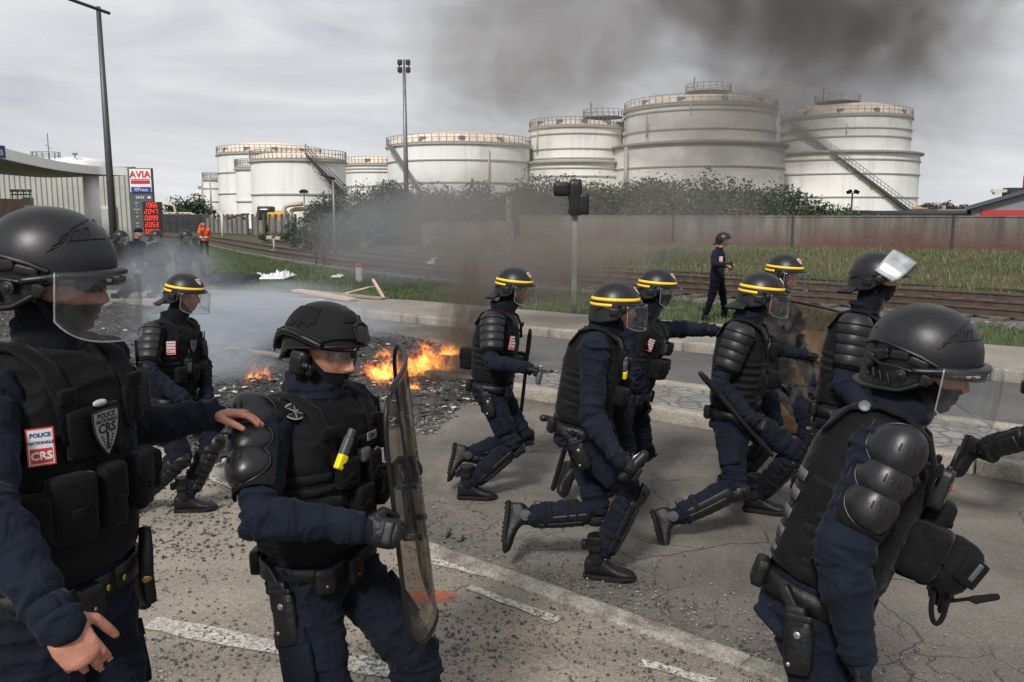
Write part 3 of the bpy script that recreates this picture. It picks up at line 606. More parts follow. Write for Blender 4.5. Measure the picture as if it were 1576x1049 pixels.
# ------------------------------------------------------------------ railway
M_BAL = simple_mat('ballast', [(.35, (.06, .055, .05)), (.55, (.15, .14, .125)), (.75, (.30, .28, .25))], 14, bst=.9, bs=14, bd=.05)
M_RAIL = mat('rusty_rail', (.075, .052, .040), .6, .2, bump=.2, bscale=40, var=.3, vscale=5); M_SLEEP = mat('weathered_sleeper', (.09, .078, .066), .9, bump=.4, bscale=20, var=.3, vscale=4)
def offset_path(P, d): 
    out = []
    for i, p_ in enumerate(P):
        t_ = (P[min(i + 1, len(P) - 1)] - P[max(i - 1, 0)]).normalized(); out.append(p_ + V((-t_.y, t_.x, 0)) * d)
    return out
def ribbon(name, P, w_, z, m_, kind='structure', h=0, taper=.0):
    b = MB(); rr = [[a + V((0, 0, z - .10)), a2 + V((0, 0, z)), c2 + V((0, 0, z)), c_ + V((0, 0, z - .10))] for a, a2, c2, c_ in zip(offset_path(P, w_ / 2 + .3), offset_path(P, w_ / 2), offset_path(P, -w_ / 2), offset_path(P, -w_ / 2 - .3))]
    b.rings(rr, False, False); return tag(b.build(name, m_, smooth='auto'), kind=kind)
ribbon('track_bed', TR, 2.7, .05, M_BAL)
TR2 = offset_path(TR, 3.4)[34:]
ribbon('track_bed', TR2, 2.6, .05, M_BAL)
def railway(P, label):
    root = empty('railway_track', P[len(P) // 2], label, 'railway track', 'railway tracks behind the pavement')
    for sg in (-1, 1):
        Q = offset_path(P, sg * .75); b = MB(); prof = [(-.07, .0), (-.07, .012), (-.012, .03), (-.012, .11), (-.035, .12), (-.035, .155), (.035, .155), (.035, .12), (.012, .11), (.012, .03), (.07, .012), (.07, .0)]; rr = []
        for i, p_ in enumerate(Q):
            t_ = (Q[min(i + 1, len(Q) - 1)] - Q[max(i - 1, 0)]).normalized(); n_ = V((-t_.y, t_.x, 0)); rr.append([p_ + n_ * a_ + V((0, 0, z_ + .10)) for a_, z_ in prof])
        b.rings(rr); b.build('rail', M_RAIL, root, smooth=False)
    b = MB(); acc = 0; last = P[0]; 
    for i in range(1, len(P)):
        seg = (P[i] - P[i - 1]); l_ = seg.length; k = 0
        while acc < l_:
            c_ = P[i - 1] + seg * (acc / l_); d = seg.normalized(); b.box(c_ + V((0, 0, .055)), (.12, 1.25, .055), rot3(d, V((-d.y, d.x, 0)), V((0, 0, 1)))); acc += .65
        acc -= l_
    b.build('sleepers', M_SLEEP, root, smooth=False)
railway(TR, 'rusty railway track nearer the pavement, curving away to the left'); railway(TR2, 'second rusty track just beyond the first, towards the wall')
scatter('ballast', 3500, lambda r: (lambda p_, s_: (p_.x + s_, p_.y + s_ * .9, .06))(TR[int(r.integers(56, len(TR)))] + V((r.normal(0, .4), r.normal(0, .4), 0)), r.uniform(-1.2, 3.8)), M_ST, .02, .06, .7, 12, 'grey ballast stones around the rails')
# ------------------------------------------------------------------ wall, posts
m, t, p, N, L, co = nodes_mat('stained_concrete'); mp_ = N('ShaderNodeSeparateXYZ'); L(co, mp_.inputs[0])
st = noise_(N, L, co, 2.4, 8, .7, .3, (1, 1, .10)); big = noise_(N, L, co, .45, 6, .6, .3); fine = noise_(N, L, co, 22, 6, .75)
c = ramp_(N, L, st, [(.34, (.075, .068, .060)), (.5, (.130, .118, .104)), (.68, (.205, .19, .168))])
zz = N('ShaderNodeMapRange', _1=.2, _2=2.1, _3=1.0, _4=0.0); L(mp_.outputs[2], zz.inputs[0]); rd = mix_(N, L, .55, zz.outputs[0], big); rd = mix_(N, L, .28, rd, st); c = mix_(N, L, ramp_(N, L, rd, [(.42, 0.0), (.60, .8)]), c, (.10, .040, .033)); c = mix_(N, L, .8, c, ramp_(N, L, fine, [(.3, .5), (.7, 1.45)]), 'MULTIPLY')
pk = noise_(N, L, co, 9, 4, .8); c = mix_(N, L, ramp_(N, L, pk, [(.70, 0.0), (.74, .7)]), c, (.36, .34, .31)); L(c, p.inputs['Base Color']); p.inputs['Roughness'].default_value = .93; bump_(N, L, p, fine, .5, .02); M_WALL = m
wl = empty('boundary_wall', ((WA.x + WB.x) / 2, (WA.y + WB.y) / 2, 0), 'long grey concrete wall stained dark red, behind the railway', 'wall')
wd = V((WB.x - WA.x, WB.y - WA.y, 0)); WL = wd.length; wd.normalize(); wn_ = V((-wd.y, wd.x, 0)); M3 = rot3(wd, wn_, V((0, 0, 1))); wa3 = V((WA.x, WA.y, 0)); ztop = 1.90
cuts = [0]
for px_ in (1576 + 60, 1463, 1218, 1035, 885): 
    r_ = ray(px_, 400); t_ = 0
    k_ = (V((r_.x, r_.y)).orthogonal()); den = (wd.x * r_.y - wd.y * r_.x); q = (-(WA.x) * r_.y + WA.y * r_.x) / den; cuts.append(q)
cuts.append(WL); cuts = sorted(c_ for c_ in cuts if 0 <= c_ <= WL)
for i in range(len(cuts) - 1):
    a, c_ = cuts[i] + .05, cuts[i + 1] - .05; b = MB(); b.box(wa3 + wd * ((a + c_) / 2) + V((0, 0, ztop / 2)), ((c_ - a) / 2, .07, ztop / 2), M3); b.box(wa3 + wd * ((a + c_) / 2) + V((0, 0, ztop + .03)), ((c_ - a) / 2, .10, .03), M3); b.build('panel', M_WALL, wl, smooth=False)
M_POSTD = mat('dark_steel_post', (.03, .028, .027), .7)
for i, q in enumerate(cuts[1:-1]):
    b = MB(); b.box(wa3 + wd * q + V((0, 0, ztop / 2 + .02)) + V((0, -.02, 0)), (.05, .10, ztop / 2 + .04), M3); b.build('post', M_POSTD, wl, smooth=False)
# old broken wall on the left of it
M_OLDW = simple_mat('old_render', [(.35, (.08, .075, .07)), (.5, (.22, .205, .185)), (.7, (.36, .34, .31))], 1.6, grit=.7)
def oldwall(x0, x1, yt, Y, hole, label):
    a, c_ = at(x0, 380, Y), at(x1, 380, Y - .5); a.z = c_.z = 0; h = at(x0, yt, Y).z; b = MB(); n = 40
    def f(u, v): q = a + (c_ - a) * u; return V((q.x, q.y, h * v + (.18 * mnoise.noise(V((u * 7, Y, 1))) if v > .95 else 0)))
    b.strip(f, n, 8, .22); o = b.build('old_wall', M_OLDW, smooth='auto', origin=a); tag(o, label, 'wall'); return o
oldwall(650, 790, 341, 45.2, 0, 'peeling pale rendered wall piece left of the concrete wall, in the smoke')
oldwall(546, 576, 346, 47, 0, 'narrow tall fragment of old wall among the dark bushes'); oldwall(458, 476, 343, 50, 0, 'leftmost fragment of pale wall under the end of the hedge'); oldwall(494, 502, 350, 49, 0, 'thin sliver of pale wall between two gaps in the hedge')
def post(name, px, y0, Y, w_, label, cat, m_, top=None, base=0.0):
    a = at(px, y0, Y); r = empty(name, (a.x, Y, base), label, cat); b = MB(); b.rbox((a.x, Y, (a.z + base) / 2), (w_ / 2, w_ / 2, (a.z - base) / 2), w_ * .1, n=2); b.build('shaft', m_, r); return r, a
M_CONC = simple_mat('grey_concrete_post', [(.35, (.16, .155, .145)), (.7, (.30, .29, .27))], 3, grit=.5)
r, a = post('concrete_post', 783, 302, 31, .19, 'tall pierced concrete post standing in the smoke left of the signal', 'post', M_CONC)
b = MB()
for i in range(7): b.box((a.x, 31 - .10, .6 + i * .34), (.035, .006, .09))
b.build('slot', M_BLK, r, smooth=False)
r, a = post('traffic_signal', 885, 300, 16.6, .11, 'dark traffic signal seen from behind, on a grey post in the smoke', 'traffic signal', M_CONC)
b = MB(); zc = a.z - .05; b.rbox((a.x, 16.5, zc), (.125, .10, .34), .05); b.rbox((a.x - .26, 16.5, zc + .16), (.16, .09, .13), .05); b.rbox((a.x + .16, 16.5, zc - .12), (.10, .1, .2), .04)
for i in range(3): b.tube([(a.x - .02, 16.6, zc + .25 - .25 * i), (a.x - .02, 16.85, zc + .25 - .25 * i)], [.11, .10], 16)
b.build('signal_head', M_PLAS, r)
r, a = post('marker_post', 553, 408, 25.3, .20, 'short white kilometre post with a red cap at the grass edge', 'post', mat('white_post', (.55, .54, .52), .7, var=.2, vscale=6))
b = MB(); b.rbox((a.x, 25.3, a.z), (.115, .115, .05), .02); b.build('cap', mat('red_cap', (.5, .06, .045), .6), r)
M_GALV = mat('galvanised_steel', (.19, .195, .20), .5, .6, var=.15, vscale=2)
def lamp_pole(px, ytop, ybase, Y, r0, r1, label, head=None, group=None, name='lamp_post', m_=M_GALV):
    a = at(px, ybase, Y); tz = at(px, ytop, Y).z; rt = empty(name, (a.x, Y, 0), label, 'lamp post', group); b = MB(); b.tube([(a.x, Y, 0), (a.x, Y, tz * .5), (a.x, Y, tz)], [r0, (r0 + r1) / 2, r1], 14); b.build('pole', m_, rt); return rt, V((a.x, Y, tz))
rt, tp_ = lamp_pole(179, 10, 420, 24, .115, .06, 'tall grey street lamp pole rising behind the left officers, arm cut by the top edge', m_=mat('dark_galvanised', (.075, .078, .082), .5, .5))
b = MB(); e0 = at(168, 20, 24.2); e1 = at(95, -6, 22.5); b.tube([e0, e1, e1 + (e1 - e0) * .6], .045, 10); b.build('arm', MATS['dark_galvanised'], rt); b = MB(); d = (e1 - e0).normalized(); c_ = e1 + (e1 - e0) * .6 + d * .3; b.rbox(c_, (.38, .14, .06), .05, rot3(d, *frame(d, (0, 1, 0)))); b.build('lamp_head', M_GREYP, rt)
rt, tp_ = lamp_pole(626, 112, 330, 88, .30, .16, 'very tall floodlight mast standing in front of the wide domed tank', name='floodlight_mast')
b = MB()
for dx in (-.4, .4):
    for dz in (.3, 1.0): b.rbox(tp_ + V((dx, -.1, dz)), (.24, .2, .26), .08)
b.tube([tp_, tp_ + V((0, 0, 1.3))], .08, 8); b.tube([tp_ + V((-.45, 0, 1.3)), tp_ + V((-.45, 0, 0)), tp_ + V((.45, 0, 0)), tp_ + V((.45, 0, 1.3))], .06, 6); b.build('floodlights', M_PLAS, rt)
def twin(px, yt, Y, label, w_=.35):
    rt, q = lamp_pole(px, yt, 330, Y, .10, .07, label, group='slim floodlight posts'); b = MB(); b.tube([q + V((-w_, 0, 0)), q + V((w_, 0, 0))], .04, 6)
    for s_ in (-1, 1): b.rbox(q + V((s_ * w_, -.1, .12)), (.22, .16, .14), .05, Matrix.Rotation(s_ * .5, 3, 'Y'))
    b.build('floodlights', M_PLAS, rt)
twin(1310, 297, 75, 'post with twin floodlights before the rightmost tank', .32); twin(469, 296, 85, 'short floodlight post behind the left end of the hedge', .2)
rt, q = lamp_pole(516, 272, 388, 42, .075, .05, 'slim grey lamp post in front of the hedge, below the slanting tank stair'); b = MB(); b.rbox(q + V((-.25, 0, .02)), (.35, .10, .06), .04, Matrix.Rotation(.3, 3, 'Y')); b.build('lamp_head', M_PLAS, rt)
rt, q = lamp_pole(343, 326, 366, 68, .10, .10, 'white post beside the concrete fence on the left', m_=mat('white_post2', (.5, .5, .48), .7))
# small level sign and switch stand near the track
q = G(422, 388, 0); rt = empty('signal_stand', q, 'small pale track-side stand with two heads, left of the hedge', 'stand'); b = MB(); b.tube([q, q + V((0, 0, .75))], .05, 8); b.rbox(q + V((-.22, 0, .78)), (.16, .08, .10), .04); b.rbox(q + V((.22, 0, .74)), (.14, .08, .10), .04); b.tube([q + V((-.25, 0, .1)), q + V((.3, 0, .05))], .04, 8); b.build('stand', mat('pale_metal', (.35, .33, .25), .6), rt)
# ------------------------------------------------------------------ shrubs and trees
M_LF = [mat('leaf_dark', (.022, .036, .016), .6), mat('leaf_mid', (.040, .060, .024), .6), mat('leaf_light', (.075, .100, .036), .6), mat('leaf_red', (.10, .040, .032), .7), mat('twig', (.06, .048, .035), .9), mat('leaf_dry', (.14, .11, .055), .8)]
def shrub(name, c_, rx, ry, h, n, label, group=None, cat='shrub', w3=(.5, .36, .14), leaf=.10, seed=0, trunk=.0, dry=False, red=False, clumps=15):
    r = np.random.default_rng(seed + 100); c_ = V(c_); rt = empty(name, c_, label, cat, group); b = MB()
    mats = [M_LF[3], M_LF[4], M_LF[1]] if red else ([M_LF[4], M_LF[5], M_LF[1]] if dry else M_LF[:3])
    cl = []
    for i in range(clumps):
        a = r.random() * 6.28; q = r.random() ** .6; cl.append((c_ + V((math.cos(a) * rx * q * .8, math.sin(a) * ry * q * .8, trunk + (h - trunk) * (.25 + .6 * r.random() * (1 - .35 * q)))), r.uniform(.32, .58), r.uniform(-.25, .25)))
    vs = []; fs = []; mi = []
    for i in range(n):
        cc, sz, tone = cl[int(r.integers(len(cl)))]; d = r.normal(0, 1, 3); d /= np.linalg.norm(d); q = r.random() ** .4; R_ = sz * min(rx, (h - trunk) * .8) * (1 + .25 * mnoise.noise(V((d[0] * 3, d[1] * 3, d[2] * 3 + seed))))
        if r.random() < .06: q *= 1.05 + .3 * r.random()
        p_ = cc + V((d[0] * R_ * 1.25, d[1] * R_ * .9, d[2] * R_)) * q
        if p_.z < .02: p_.z = abs(p_.z) + .02
        n_ = V(r.normal(0, 1, 3)) + V((d[0], d[1], d[2])) * .8; x, y = frame(n_, r.normal(0, 1, 3)); s_ = leaf * (.45 + 1.2 * r.random() ** 2); o_ = len(vs)
        vs += [p_ - x * s_, p_ + y * s_ * .45, p_ + x * s_, p_ - y * s_ * .45]; fs.append((o_, o_ + 1, o_ + 2, o_ + 3)); k = r.random() + tone; mi.append(0 if k < w3[0] else 1 if k < w3[0] + w3[1] else 2)
    b.v = [tuple(v_) for v_ in vs]; b.f = fs; b.m = mi; b.build('foliage', mats, rt, smooth=False)
    b = MB()
    for i in range(7 if trunk else 5):
        e = cl[int(r.integers(len(cl)))][0]; s_ = c_ + V((r.normal(0, .1), r.normal(0, .1), 0)); mid = (s_ + e) / 2 + V((r.normal(0, .15), 0, .2 * (h if trunk else 1) * .3)); w_ = .05 + .02 * h; b.tube([s_, s_ * .5 + mid * .5 + V((0, 0, trunk * .4)), mid, e], [w_, w_ * .7, w_ * .5, w_ * .15], 7)
    b.build('trunk' if trunk else 'stems', M_LF[4], rt); return rt
HG = 'overgrown hedge below the storage tanks'; HL = 'dense dark green shrub merged in the overgrown hedge below the storage tanks'
prof = [(478, 345, 50), (505, 318, 49.5), (545, 306, 49), (590, 298, 49), (640, 292, 48.5), (690, 298, 48.5), (740, 300, 48.5), (790, 299, 48.5), (835, 292, 48.5), (885, 286, 48), (935, 283, 47.5), (985, 277, 47), (1035, 280, 46), (1085, 288, 45), (1135, 292, 44), (1180, 300, 43), (1222, 314, 42), (1258, 325, 41)]
PL = ('below the foot of the slanting tank stair, left end', 'behind the slim grey lamp post', 'just left of the foot of the floodlight mast', 'below the left limb of the widest tank', 'at the foot of the floodlight mast', 'right of the mast, below the widest tank', 'below the middle of the widest tank', 'behind the top of the pierced concrete post', 'below the right limb of the widest tank', 'just behind the dark traffic signal', 'right of the traffic signal, below the stepped tank', 'below the left limb of the tallest tank', 'the highest, below the middle of the tallest tank', 'right of the highest one, below the tallest tank', 'behind the reddish shrub', 'where the hedge slopes down below the tallest tank', 'on the slope between the two right tanks', 'lowest, at the right end of the hedge')
for i, (px_, yt, Y_) in enumerate(prof):
    HL = 'green hedge shrub, ' + PL[i]
    q = at(px_, 330, Y_); top = at(px_, yt, Y_).z; rx = 2.3 if i > 1 else 1.4
    shrub('shrub', (q.x, Y_ + 1.2, 0), rx, 1.7, top * (1.30 if i < 9 else 1.2), 13000, HL, HG, seed=i, leaf=.088, w3=(.62, .30, .08))
PI_ = ('leftmost, beside the beige pipes', 'left of the slim lamp post', 'right of the old wall fragment', 'touching the peeling wall piece', 'highest of them, right of the fragment', 'over the narrow wall fragment', 'behind the slim lamp post', 'before the right half of the peeling wall piece')
for i, (px_, yt, Y_) in enumerate(((484, 346, 47), (520, 332, 46.5), (594, 326, 46.3), (634, 330, 46), (612, 318, 46.6), (560, 316, 47.2), (525, 320, 47.5), (745, 342, 46))):
    q = at(px_, 330, Y_); shrub('shrub', (q.x, Y_, 0), 1.25, .7, at(px_, yt, Y_).z * 1.05, 3000, 'dark ivy bush at the hedge foot, ' + PI_[i], HG, seed=40 + i, leaf=.09, w3=(.75, .22, .03))
q = at(1135, 330, 42.5); shrub('shrub', (q.x, 42.3, 0), 1.3, .7, at(1080, 297, 42).z, 2300, 'reddish brown shrub at the right part of the hedge, just over the wall', HG, seed=70, leaf=.07, red=True)
q = at(420, 352, 60); shrub('shrub', (q.x, 62, 0), 2.4, 1.0, .9, 1500, 'low scrubby bush on the far verge left of the hedge', None, seed=71, leaf=.08, dry=True)
# bare saplings in front of the hedge
for i, (px_, y0, y1, Y_) in enumerate(((487, 375, 420, 34), (499, 378, 422, 33.5))):
    q = G(px_, y1 - 12, 0); b = MB(); r = random.Random(i)
    for k in range(14): b.tube([q, q + V((r.uniform(-.1, .1), 0, .5)), q + V((r.uniform(-.5, .5), r.uniform(-.2, .2), r.uniform(.8, 1.3)))], [.018, .012, .004], 5)
    o = b.build('sapling', M_LF[4], origin=q); tag(o, 'bare twiggy sapling, %s of two by the track below the hedge' % ('left' if i == 0 else 'right'), 'sapling', 'bare saplings')
# far trees
for i, (px_, yt, Y_, w_, lb) in enumerate(((290, 309, 150, 5, 'rounded dark tree far behind the price sign, left one'), (304, 314, 155, 4, 'dark tree touching the smallest tank at the far left'), (1402, 318, 150, 3, 'dark far tree beside the rightmost tank'), (1415, 321, 150, 2.2, 'low dark far tree among the houses'), (1437, 314, 160, 4, 'bare rounded far tree, tallest between the tank and the warehouse'), (1428, 319, 165, 3.2, 'small evergreen far tree left of the bare one'), (1470, 318, 160, 4, 'pale far tree next to the warehouse roof'))):
    q = at(px_, 330, Y_); shrub('far_tree', (q.x, Y_, 0), w_, 2.5, at(px_, yt, Y_).z * 1.12, 2600, lb, 'far trees on the horizon', 'tree', seed=80 + i, leaf=.28, trunk=1.0, dry=(i in (4, 6)))
# ================================================================== STORAGE TANKS
def tank_mat(name, base, grime):
    m, t, p, N, L, co = nodes_mat(name); big = noise_(N, L, co, .10, 5, .6, .3); st = noise_(N, L, co, .5, 7, .7, .2, (1, 1, .07)); 
    c = ramp_(N, L, big, [(.3, tuple(x * .86 for x in base)), (.7, base)]); c = mix_(N, L, ramp_(N, L, st, [(.50, 0.0), (.78, .55)]), c, grime)
    rust = noise_(N, L, co, 1.4, 8, .75, .3, (1, 1, .2)); c = mix_(N, L, ramp_(N, L, rust, [(.64, 0.0), (.76, .5)]), c, (.30, .21, .14))
    sz = N('ShaderNodeSeparateXYZ'); L(co, sz.inputs[0]); wv = N('ShaderNodeMath', operation='FRACT'); dv = N('ShaderNodeMath', operation='DIVIDE', _1=2.4); L(sz.outputs[2], dv.inputs[0]); L(dv.outputs[0], wv.inputs[0]); c = mix_(N, L, ramp_(N, L, wv.outputs[0], [(.0, .16), (.02, 0.0)]), c, (.2, .19, .17))
    L(c, p.inputs['Base Color']); p.inputs['Roughness'].default_value = .6; bump_(N, L, p, big, .1, .1); return m
M_TK = tank_mat('tank_paint', (.80, .79, .765), (.36, .33, .29)); M_TKC = tank_mat('tank_paint_cream', (.80, .78, .735), (.38, .35, .29)); M_DOME = mat('cream_tank_roof', (.70, .58, .46), .7, var=.15, vscale=.4)
M_SEAM = mat('tank_girder', (.36, .345, .32), .7); M_RAILG = mat('railing_steel', (.17, .17, .165), .6); M_STAIR = mat('stair_steel', (.16, .165, .16), .6)
def ZZ(py, Y): return at(788, py, Y).z
def XX(px, Y): return (px - 788) / F * Y      # close to the horizon line
def ring(b, c_, r, z, w_, h, n=96, mi=0):
    """flat ring standing w_ proud of radius r"""
    b.lathe([(r - .02, z - h), (r + w_, z - h), (r + w_, z + h), (r - .02, z + h)], Matrix.Translation((c_[0], c_[1], 0)), n, mi)
def railing(b, c_, r, z, h=1.1, n=40, a0=0, a1=2 * math.pi, w_=.045):
    k = int(72 * (a1 - a0) / (2 * math.pi)) + 1
    for zz in (h, h * .55): b.tube([(c_[0] + r * math.cos(a0 + (a1 - a0) * i / k), c_[1] + r * math.sin(a0 + (a1 - a0) * i / k), z + zz) for i in range(k + 1)], w_ * .7, 4, cap=False)
    for i in range(n + 1):
        a = a0 + (a1 - a0) * i / n; x, y = c_[0] + r * math.cos(a), c_[1] + r * math.sin(a); b.tube([(x, y, z), (x, y, z + h)], w_, 4)
def tank(label, x0, x1, yrim, ytop, D, seams=(), lower=None, mt=None, rail=True, vents=5, top_plat=None, pipe=(), text=None, dome=True, name='storage_tank'):
    """x0,x1 limb pixels of the shell, yrim pixel of the rim at its limbs, ytop pixel of the roof crown, D distance of the axis"""
    mt = mt or M_TK
    def fit(a_, c__):
        t0, t1 = math.atan((a_ - 788) / F), math.atan((c__ - 788) / F); m_ = (t0 + t1) / 2; return D * math.tan(m_), D / math.cos(m_) * math.sin((t1 - t0) / 2)
    cx, r = fit(x0, x1); c_ = (cx, D); zr = ZZ(yrim, D); rt = empty(name, (cx, D, 0), label, 'storage tank', 'white storage tanks on the skyline')
    M0 = Matrix.Translation((cx, D, 0)); b = MB(); n = 128
    if lower:
        lx0, lx1, ly = lower; clx, rl = fit(lx0, lx1); zl = ZZ(ly, D)
        b.lathe([(r, zl - .2), (r, zr)], M0, n); b.build('upper_shell', mt, rt, smooth='auto')
        b = MB(); b.lathe([(rl, 0), (rl, zl)], Matrix.Translation((clx, D, 0)), n); b.build('lower_shell', mt, rt, smooth='auto')
        b = MB(); b.lathe([(rl - .02, zl - .25), (rl + .55, zl - .25), (rl + .60, zl), (rl - .05, zl + .02), (r - .05, zl + .35)], Matrix.Translation((clx, D, 0)), n); b.build('step_roof', M_SEAM, rt, smooth='auto')
    else:
        b.lathe([(r, 0), (r, zr)], M0, n); b.build('shell', mt, rt, smooth='auto'); rl = r; zl = 0; clx = cx
    b = MB()
    for q in seams:
        z = ZZ(q, D); rr_ = r if z > zl or not lower else rl; ring(b, (cx if rr_ == r else clx, D), rr_, z, .18, .09)
    ring(b, c_, r, zr - .3, .30, .10); ring(b, c_, r, zr - .02, .12, .07)
    b.build('wind_girder', M_SEAM, rt, smooth='auto')
    hz = max(.6, at(788, ytop, D).z - zr); b = MB(); b.lathe([(r * math.sin(t_), zr + .02 + hz * (math.cos(t_ * .98) - math.cos(math.pi / 2 * .98)) / (1 - math.cos(math.pi / 2 * .98))) for t_ in [math.pi / 2 * (1 - i / 14) for i in range(14)] + [.01]], M0, n); b.build('dome_roof', M_DOME, rt)
    if rail: b = MB(); railing(b, c_, r + .1, zr, 1.15, 64); b.build('railing', M_RAILG, rt, smooth=False)
    for i in range(vents):
        b = MB()
        a = -math.pi / 2 + (i - vents / 2 + .5) * .55 + .1; b.rbox((cx + (r - .4) * math.cos(a), D + (r - .4) * math.sin(a), zr + .45), (.5, .4, .35), .08); b.build('vent', M_RAILG, rt, smooth='auto')
    if top_plat:
        b = MB(); px_, pr, pz = top_plat; X_ = XX(px_, D); b.lathe([(.01, pz - .3), (pr, pz), (pr, pz + .05), (.01, pz + .06)], Matrix.Translation((X_, D - r * .35, 0)), 30); railing(b, (X_, D - r * .35), pr, pz, 1.15, 22); b.tube([(X_ - pr * .6, D - r * .3, pz + .3), (X_ - pr * .6, D - r * .3, pz + 2.4)], .1, 6); b.build('roof_platform', M_RAILG, rt, smooth=False)
    for (px_, ya, yb_, w_) in pipe:
        X_ = XX(px_, D); rr_ = rl if (lower and ZZ(ya, D) < zl + .5) else r; cc = clx if rr_ == rl else cx; dx = X_ - cc
        if abs(dx) < rr_:
            Yp = D - math.sqrt(rr_ * rr_ - dx * dx) - w_ * 1.5; X_ = XX(px_, Yp); b = MB(); b.tube([(X_, Yp, max(0, ZZ(yb_, Yp))), (X_, Yp, ZZ(ya, Yp))], w_, 8); b.build('pipe', M_SEAM, rt)
    if text:
        s_, px_, py_, sz = text; X_ = XX(px_, D); cc = clx; rr_ = rl; Yp = D - math.sqrt(rr_ * rr_ - (X_ - cc) ** 2) - .06; X_ = XX(px_, Yp); n_ = V((X_ - cc, Yp - D, 0)).normalized(); y_ = V((0, 0, 1)); text_mesh(s_, sz, 'tank_number', M_POSTD, rt, fmat((X_, Yp, ZZ(py_, Yp)), y_.cross(n_), y_, n_), .02, .01)
    return rt, c_, r, zr, rl, clx, zl
def stair(rt, c_, r, px0, py0, px1, py1, w_=.9):
    """stair winding down the near side of a shell, from photo pixel (px0,py0) to (px1,py1)"""
    b = MB(); s_ = MB(); n = 46; out = []; inn = []
    for i in range(n + 1):
        t_ = i / n; px_ = px0 + (px1 - px0) * t_; py_ = py0 + (py1 - py0) * t_; k = (px_ - 788) / F; A = 1 + k * k; B = -2 * (k * c_[0] + c_[1]); C_ = c_[0] ** 2 + c_[1] ** 2 - (r + .6) ** 2; q = B * B - 4 * A * C_
        Yp = (-B - math.sqrt(max(0, q))) / (2 * A); x = k * Yp; d = V((x - c_[0], Yp - c_[1], 0)).normalized(); z = at(px_, py_, Yp).z; o_ = V((c_[0], c_[1], z)); inn.append(o_ + d * (r + .15)); out.append(o_ + d * (r + .15 + w_))
    for P in (inn, out):
        b.tube(P, [(.05, .16)] * len(P), 4, ref=(0, 0, 1))
    for P in (out,):
        for h in (.55, 1.1): s_.tube([p_ + V((0, 0, h)) for p_ in P], .045, 4)
        for p_ in P[::2]: s_.tube([p_, p_ + V((0, 0, 1.1))], .045, 4)
    for i in range(n): b.strip(lambda u, v, i=i: inn[i] * (1 - u) + out[i] * u + (inn[i + 1] - inn[i]) * v * .8 * V((1, 1, 0)).length / 1.414 + V((0, 0, .03)), 1, 1, .05)
    for i in range(3, n, 7): b.tube([inn[i] - V((0, 0, .9)) , out[i]], .05, 4)
    b.build('stair', M_STAIR, rt, smooth=False); s_.build('stair_railing', M_RAILG, rt, smooth=False)
# right-hand group
T9 = tank('rightmost white tank, wider below, crossed by a long slanting stair', 1192, 1388, 184, 160, 150, (205, 217, 240, 252, 272, 305), lower=(1150, 1404, 240), text=('21', 1371, 283, 2.0), pipe=((1290, 190, 205, .10),), top_plat=(1262, 3.6, ZZ(162, 150)))
rt, c_, r, zr, rl, clx, zl = T9; zmid = ZZ(232, 150); stair(rt, c_, r, 1206, 188, 1268, 232); stair(rt, (clx, 150), rl, 1268, 232, 1393, 325)
T8 = tank('tallest white tank with a double-width lower tier, railing all round its cream roof', 957, 1184, 170, 150, 138, (170, 181, 208, 262, 298, 226, 232), lower=(940, 1200, 227), mt=M_TKC, text=('A7', 1147, 274, 1.8), pipe=((990, 176, 212, .14), (960, 226, 300, .28), (1055, 160, 170, .1)), top_plat=(1072, 3.4, ZZ(148, 138)))
T7 = tank('stepped white tank left of the tallest one, small railed platform on its right', 815, 955, 198, 185, 142, (200, 211, 233, 247, 262, 274), lower=(801, 962, 252), mt=M_TKC, pipe=((826, 202, 236, .12), (811, 248, 300, .3)), top_plat=(922, 3.2, ZZ(184, 142)))
T6 = tank('widest low white tank with a cream dome, behind the floodlight mast', 600, 815, 226, 205, 140, (252, 284), pipe=((753, 228, 300, .12), (609, 222, 320, .1)), vents=3)
rt, c_, r, zr, rl, clx, zl = T6; stair(rt, c_, r, 603, 222, 652, 300)
T5 = tank('white tank half hidden between the wide domed tank and the one with the slanting stair', 528, 650, 254, 240, 165, (262, 267, 288), vents=2, pipe=((565, 254, 300, .12), (569, 254, 280, .12)))
T4 = tank('plain white tank in front on the left, grey stair slanting down its right side', 393, 537, 247, 234, 120, (300,), pipe=(), vents=0)
rt, c_, r, zr, rl, clx, zl = T4; stair(rt, c_, r, 476, 235, 533, 300)
T3 = tank('narrow white tank with a railed top, squeezed beside the plain front tank', 370, 432, 258, 256, 128, (310,), vents=0, dome=False)
T2 = tank('high white tank with orange-tinted dome behind the narrow tank', 343, 500, 238, 220, 160, (268, 299), pipe=((356, 238, 330, .14),), vents=4)
T1a = tank('small white tank just left of the high domed one', 320, 362, 275, 270, 175, (290, 310), pipe=((331, 270, 330, .2),), vents=0)
tank('second smallest white tank, at the far left of the farm', 313, 336, 286, 284, 185, (300, 315), pipe=((318, 280, 330, .2),), vents=0, rail=False); tank('smallest and farthest white tank, leftmost of the farm', 307, 322, 297, 295, 195, (), vents=0, rail=False)
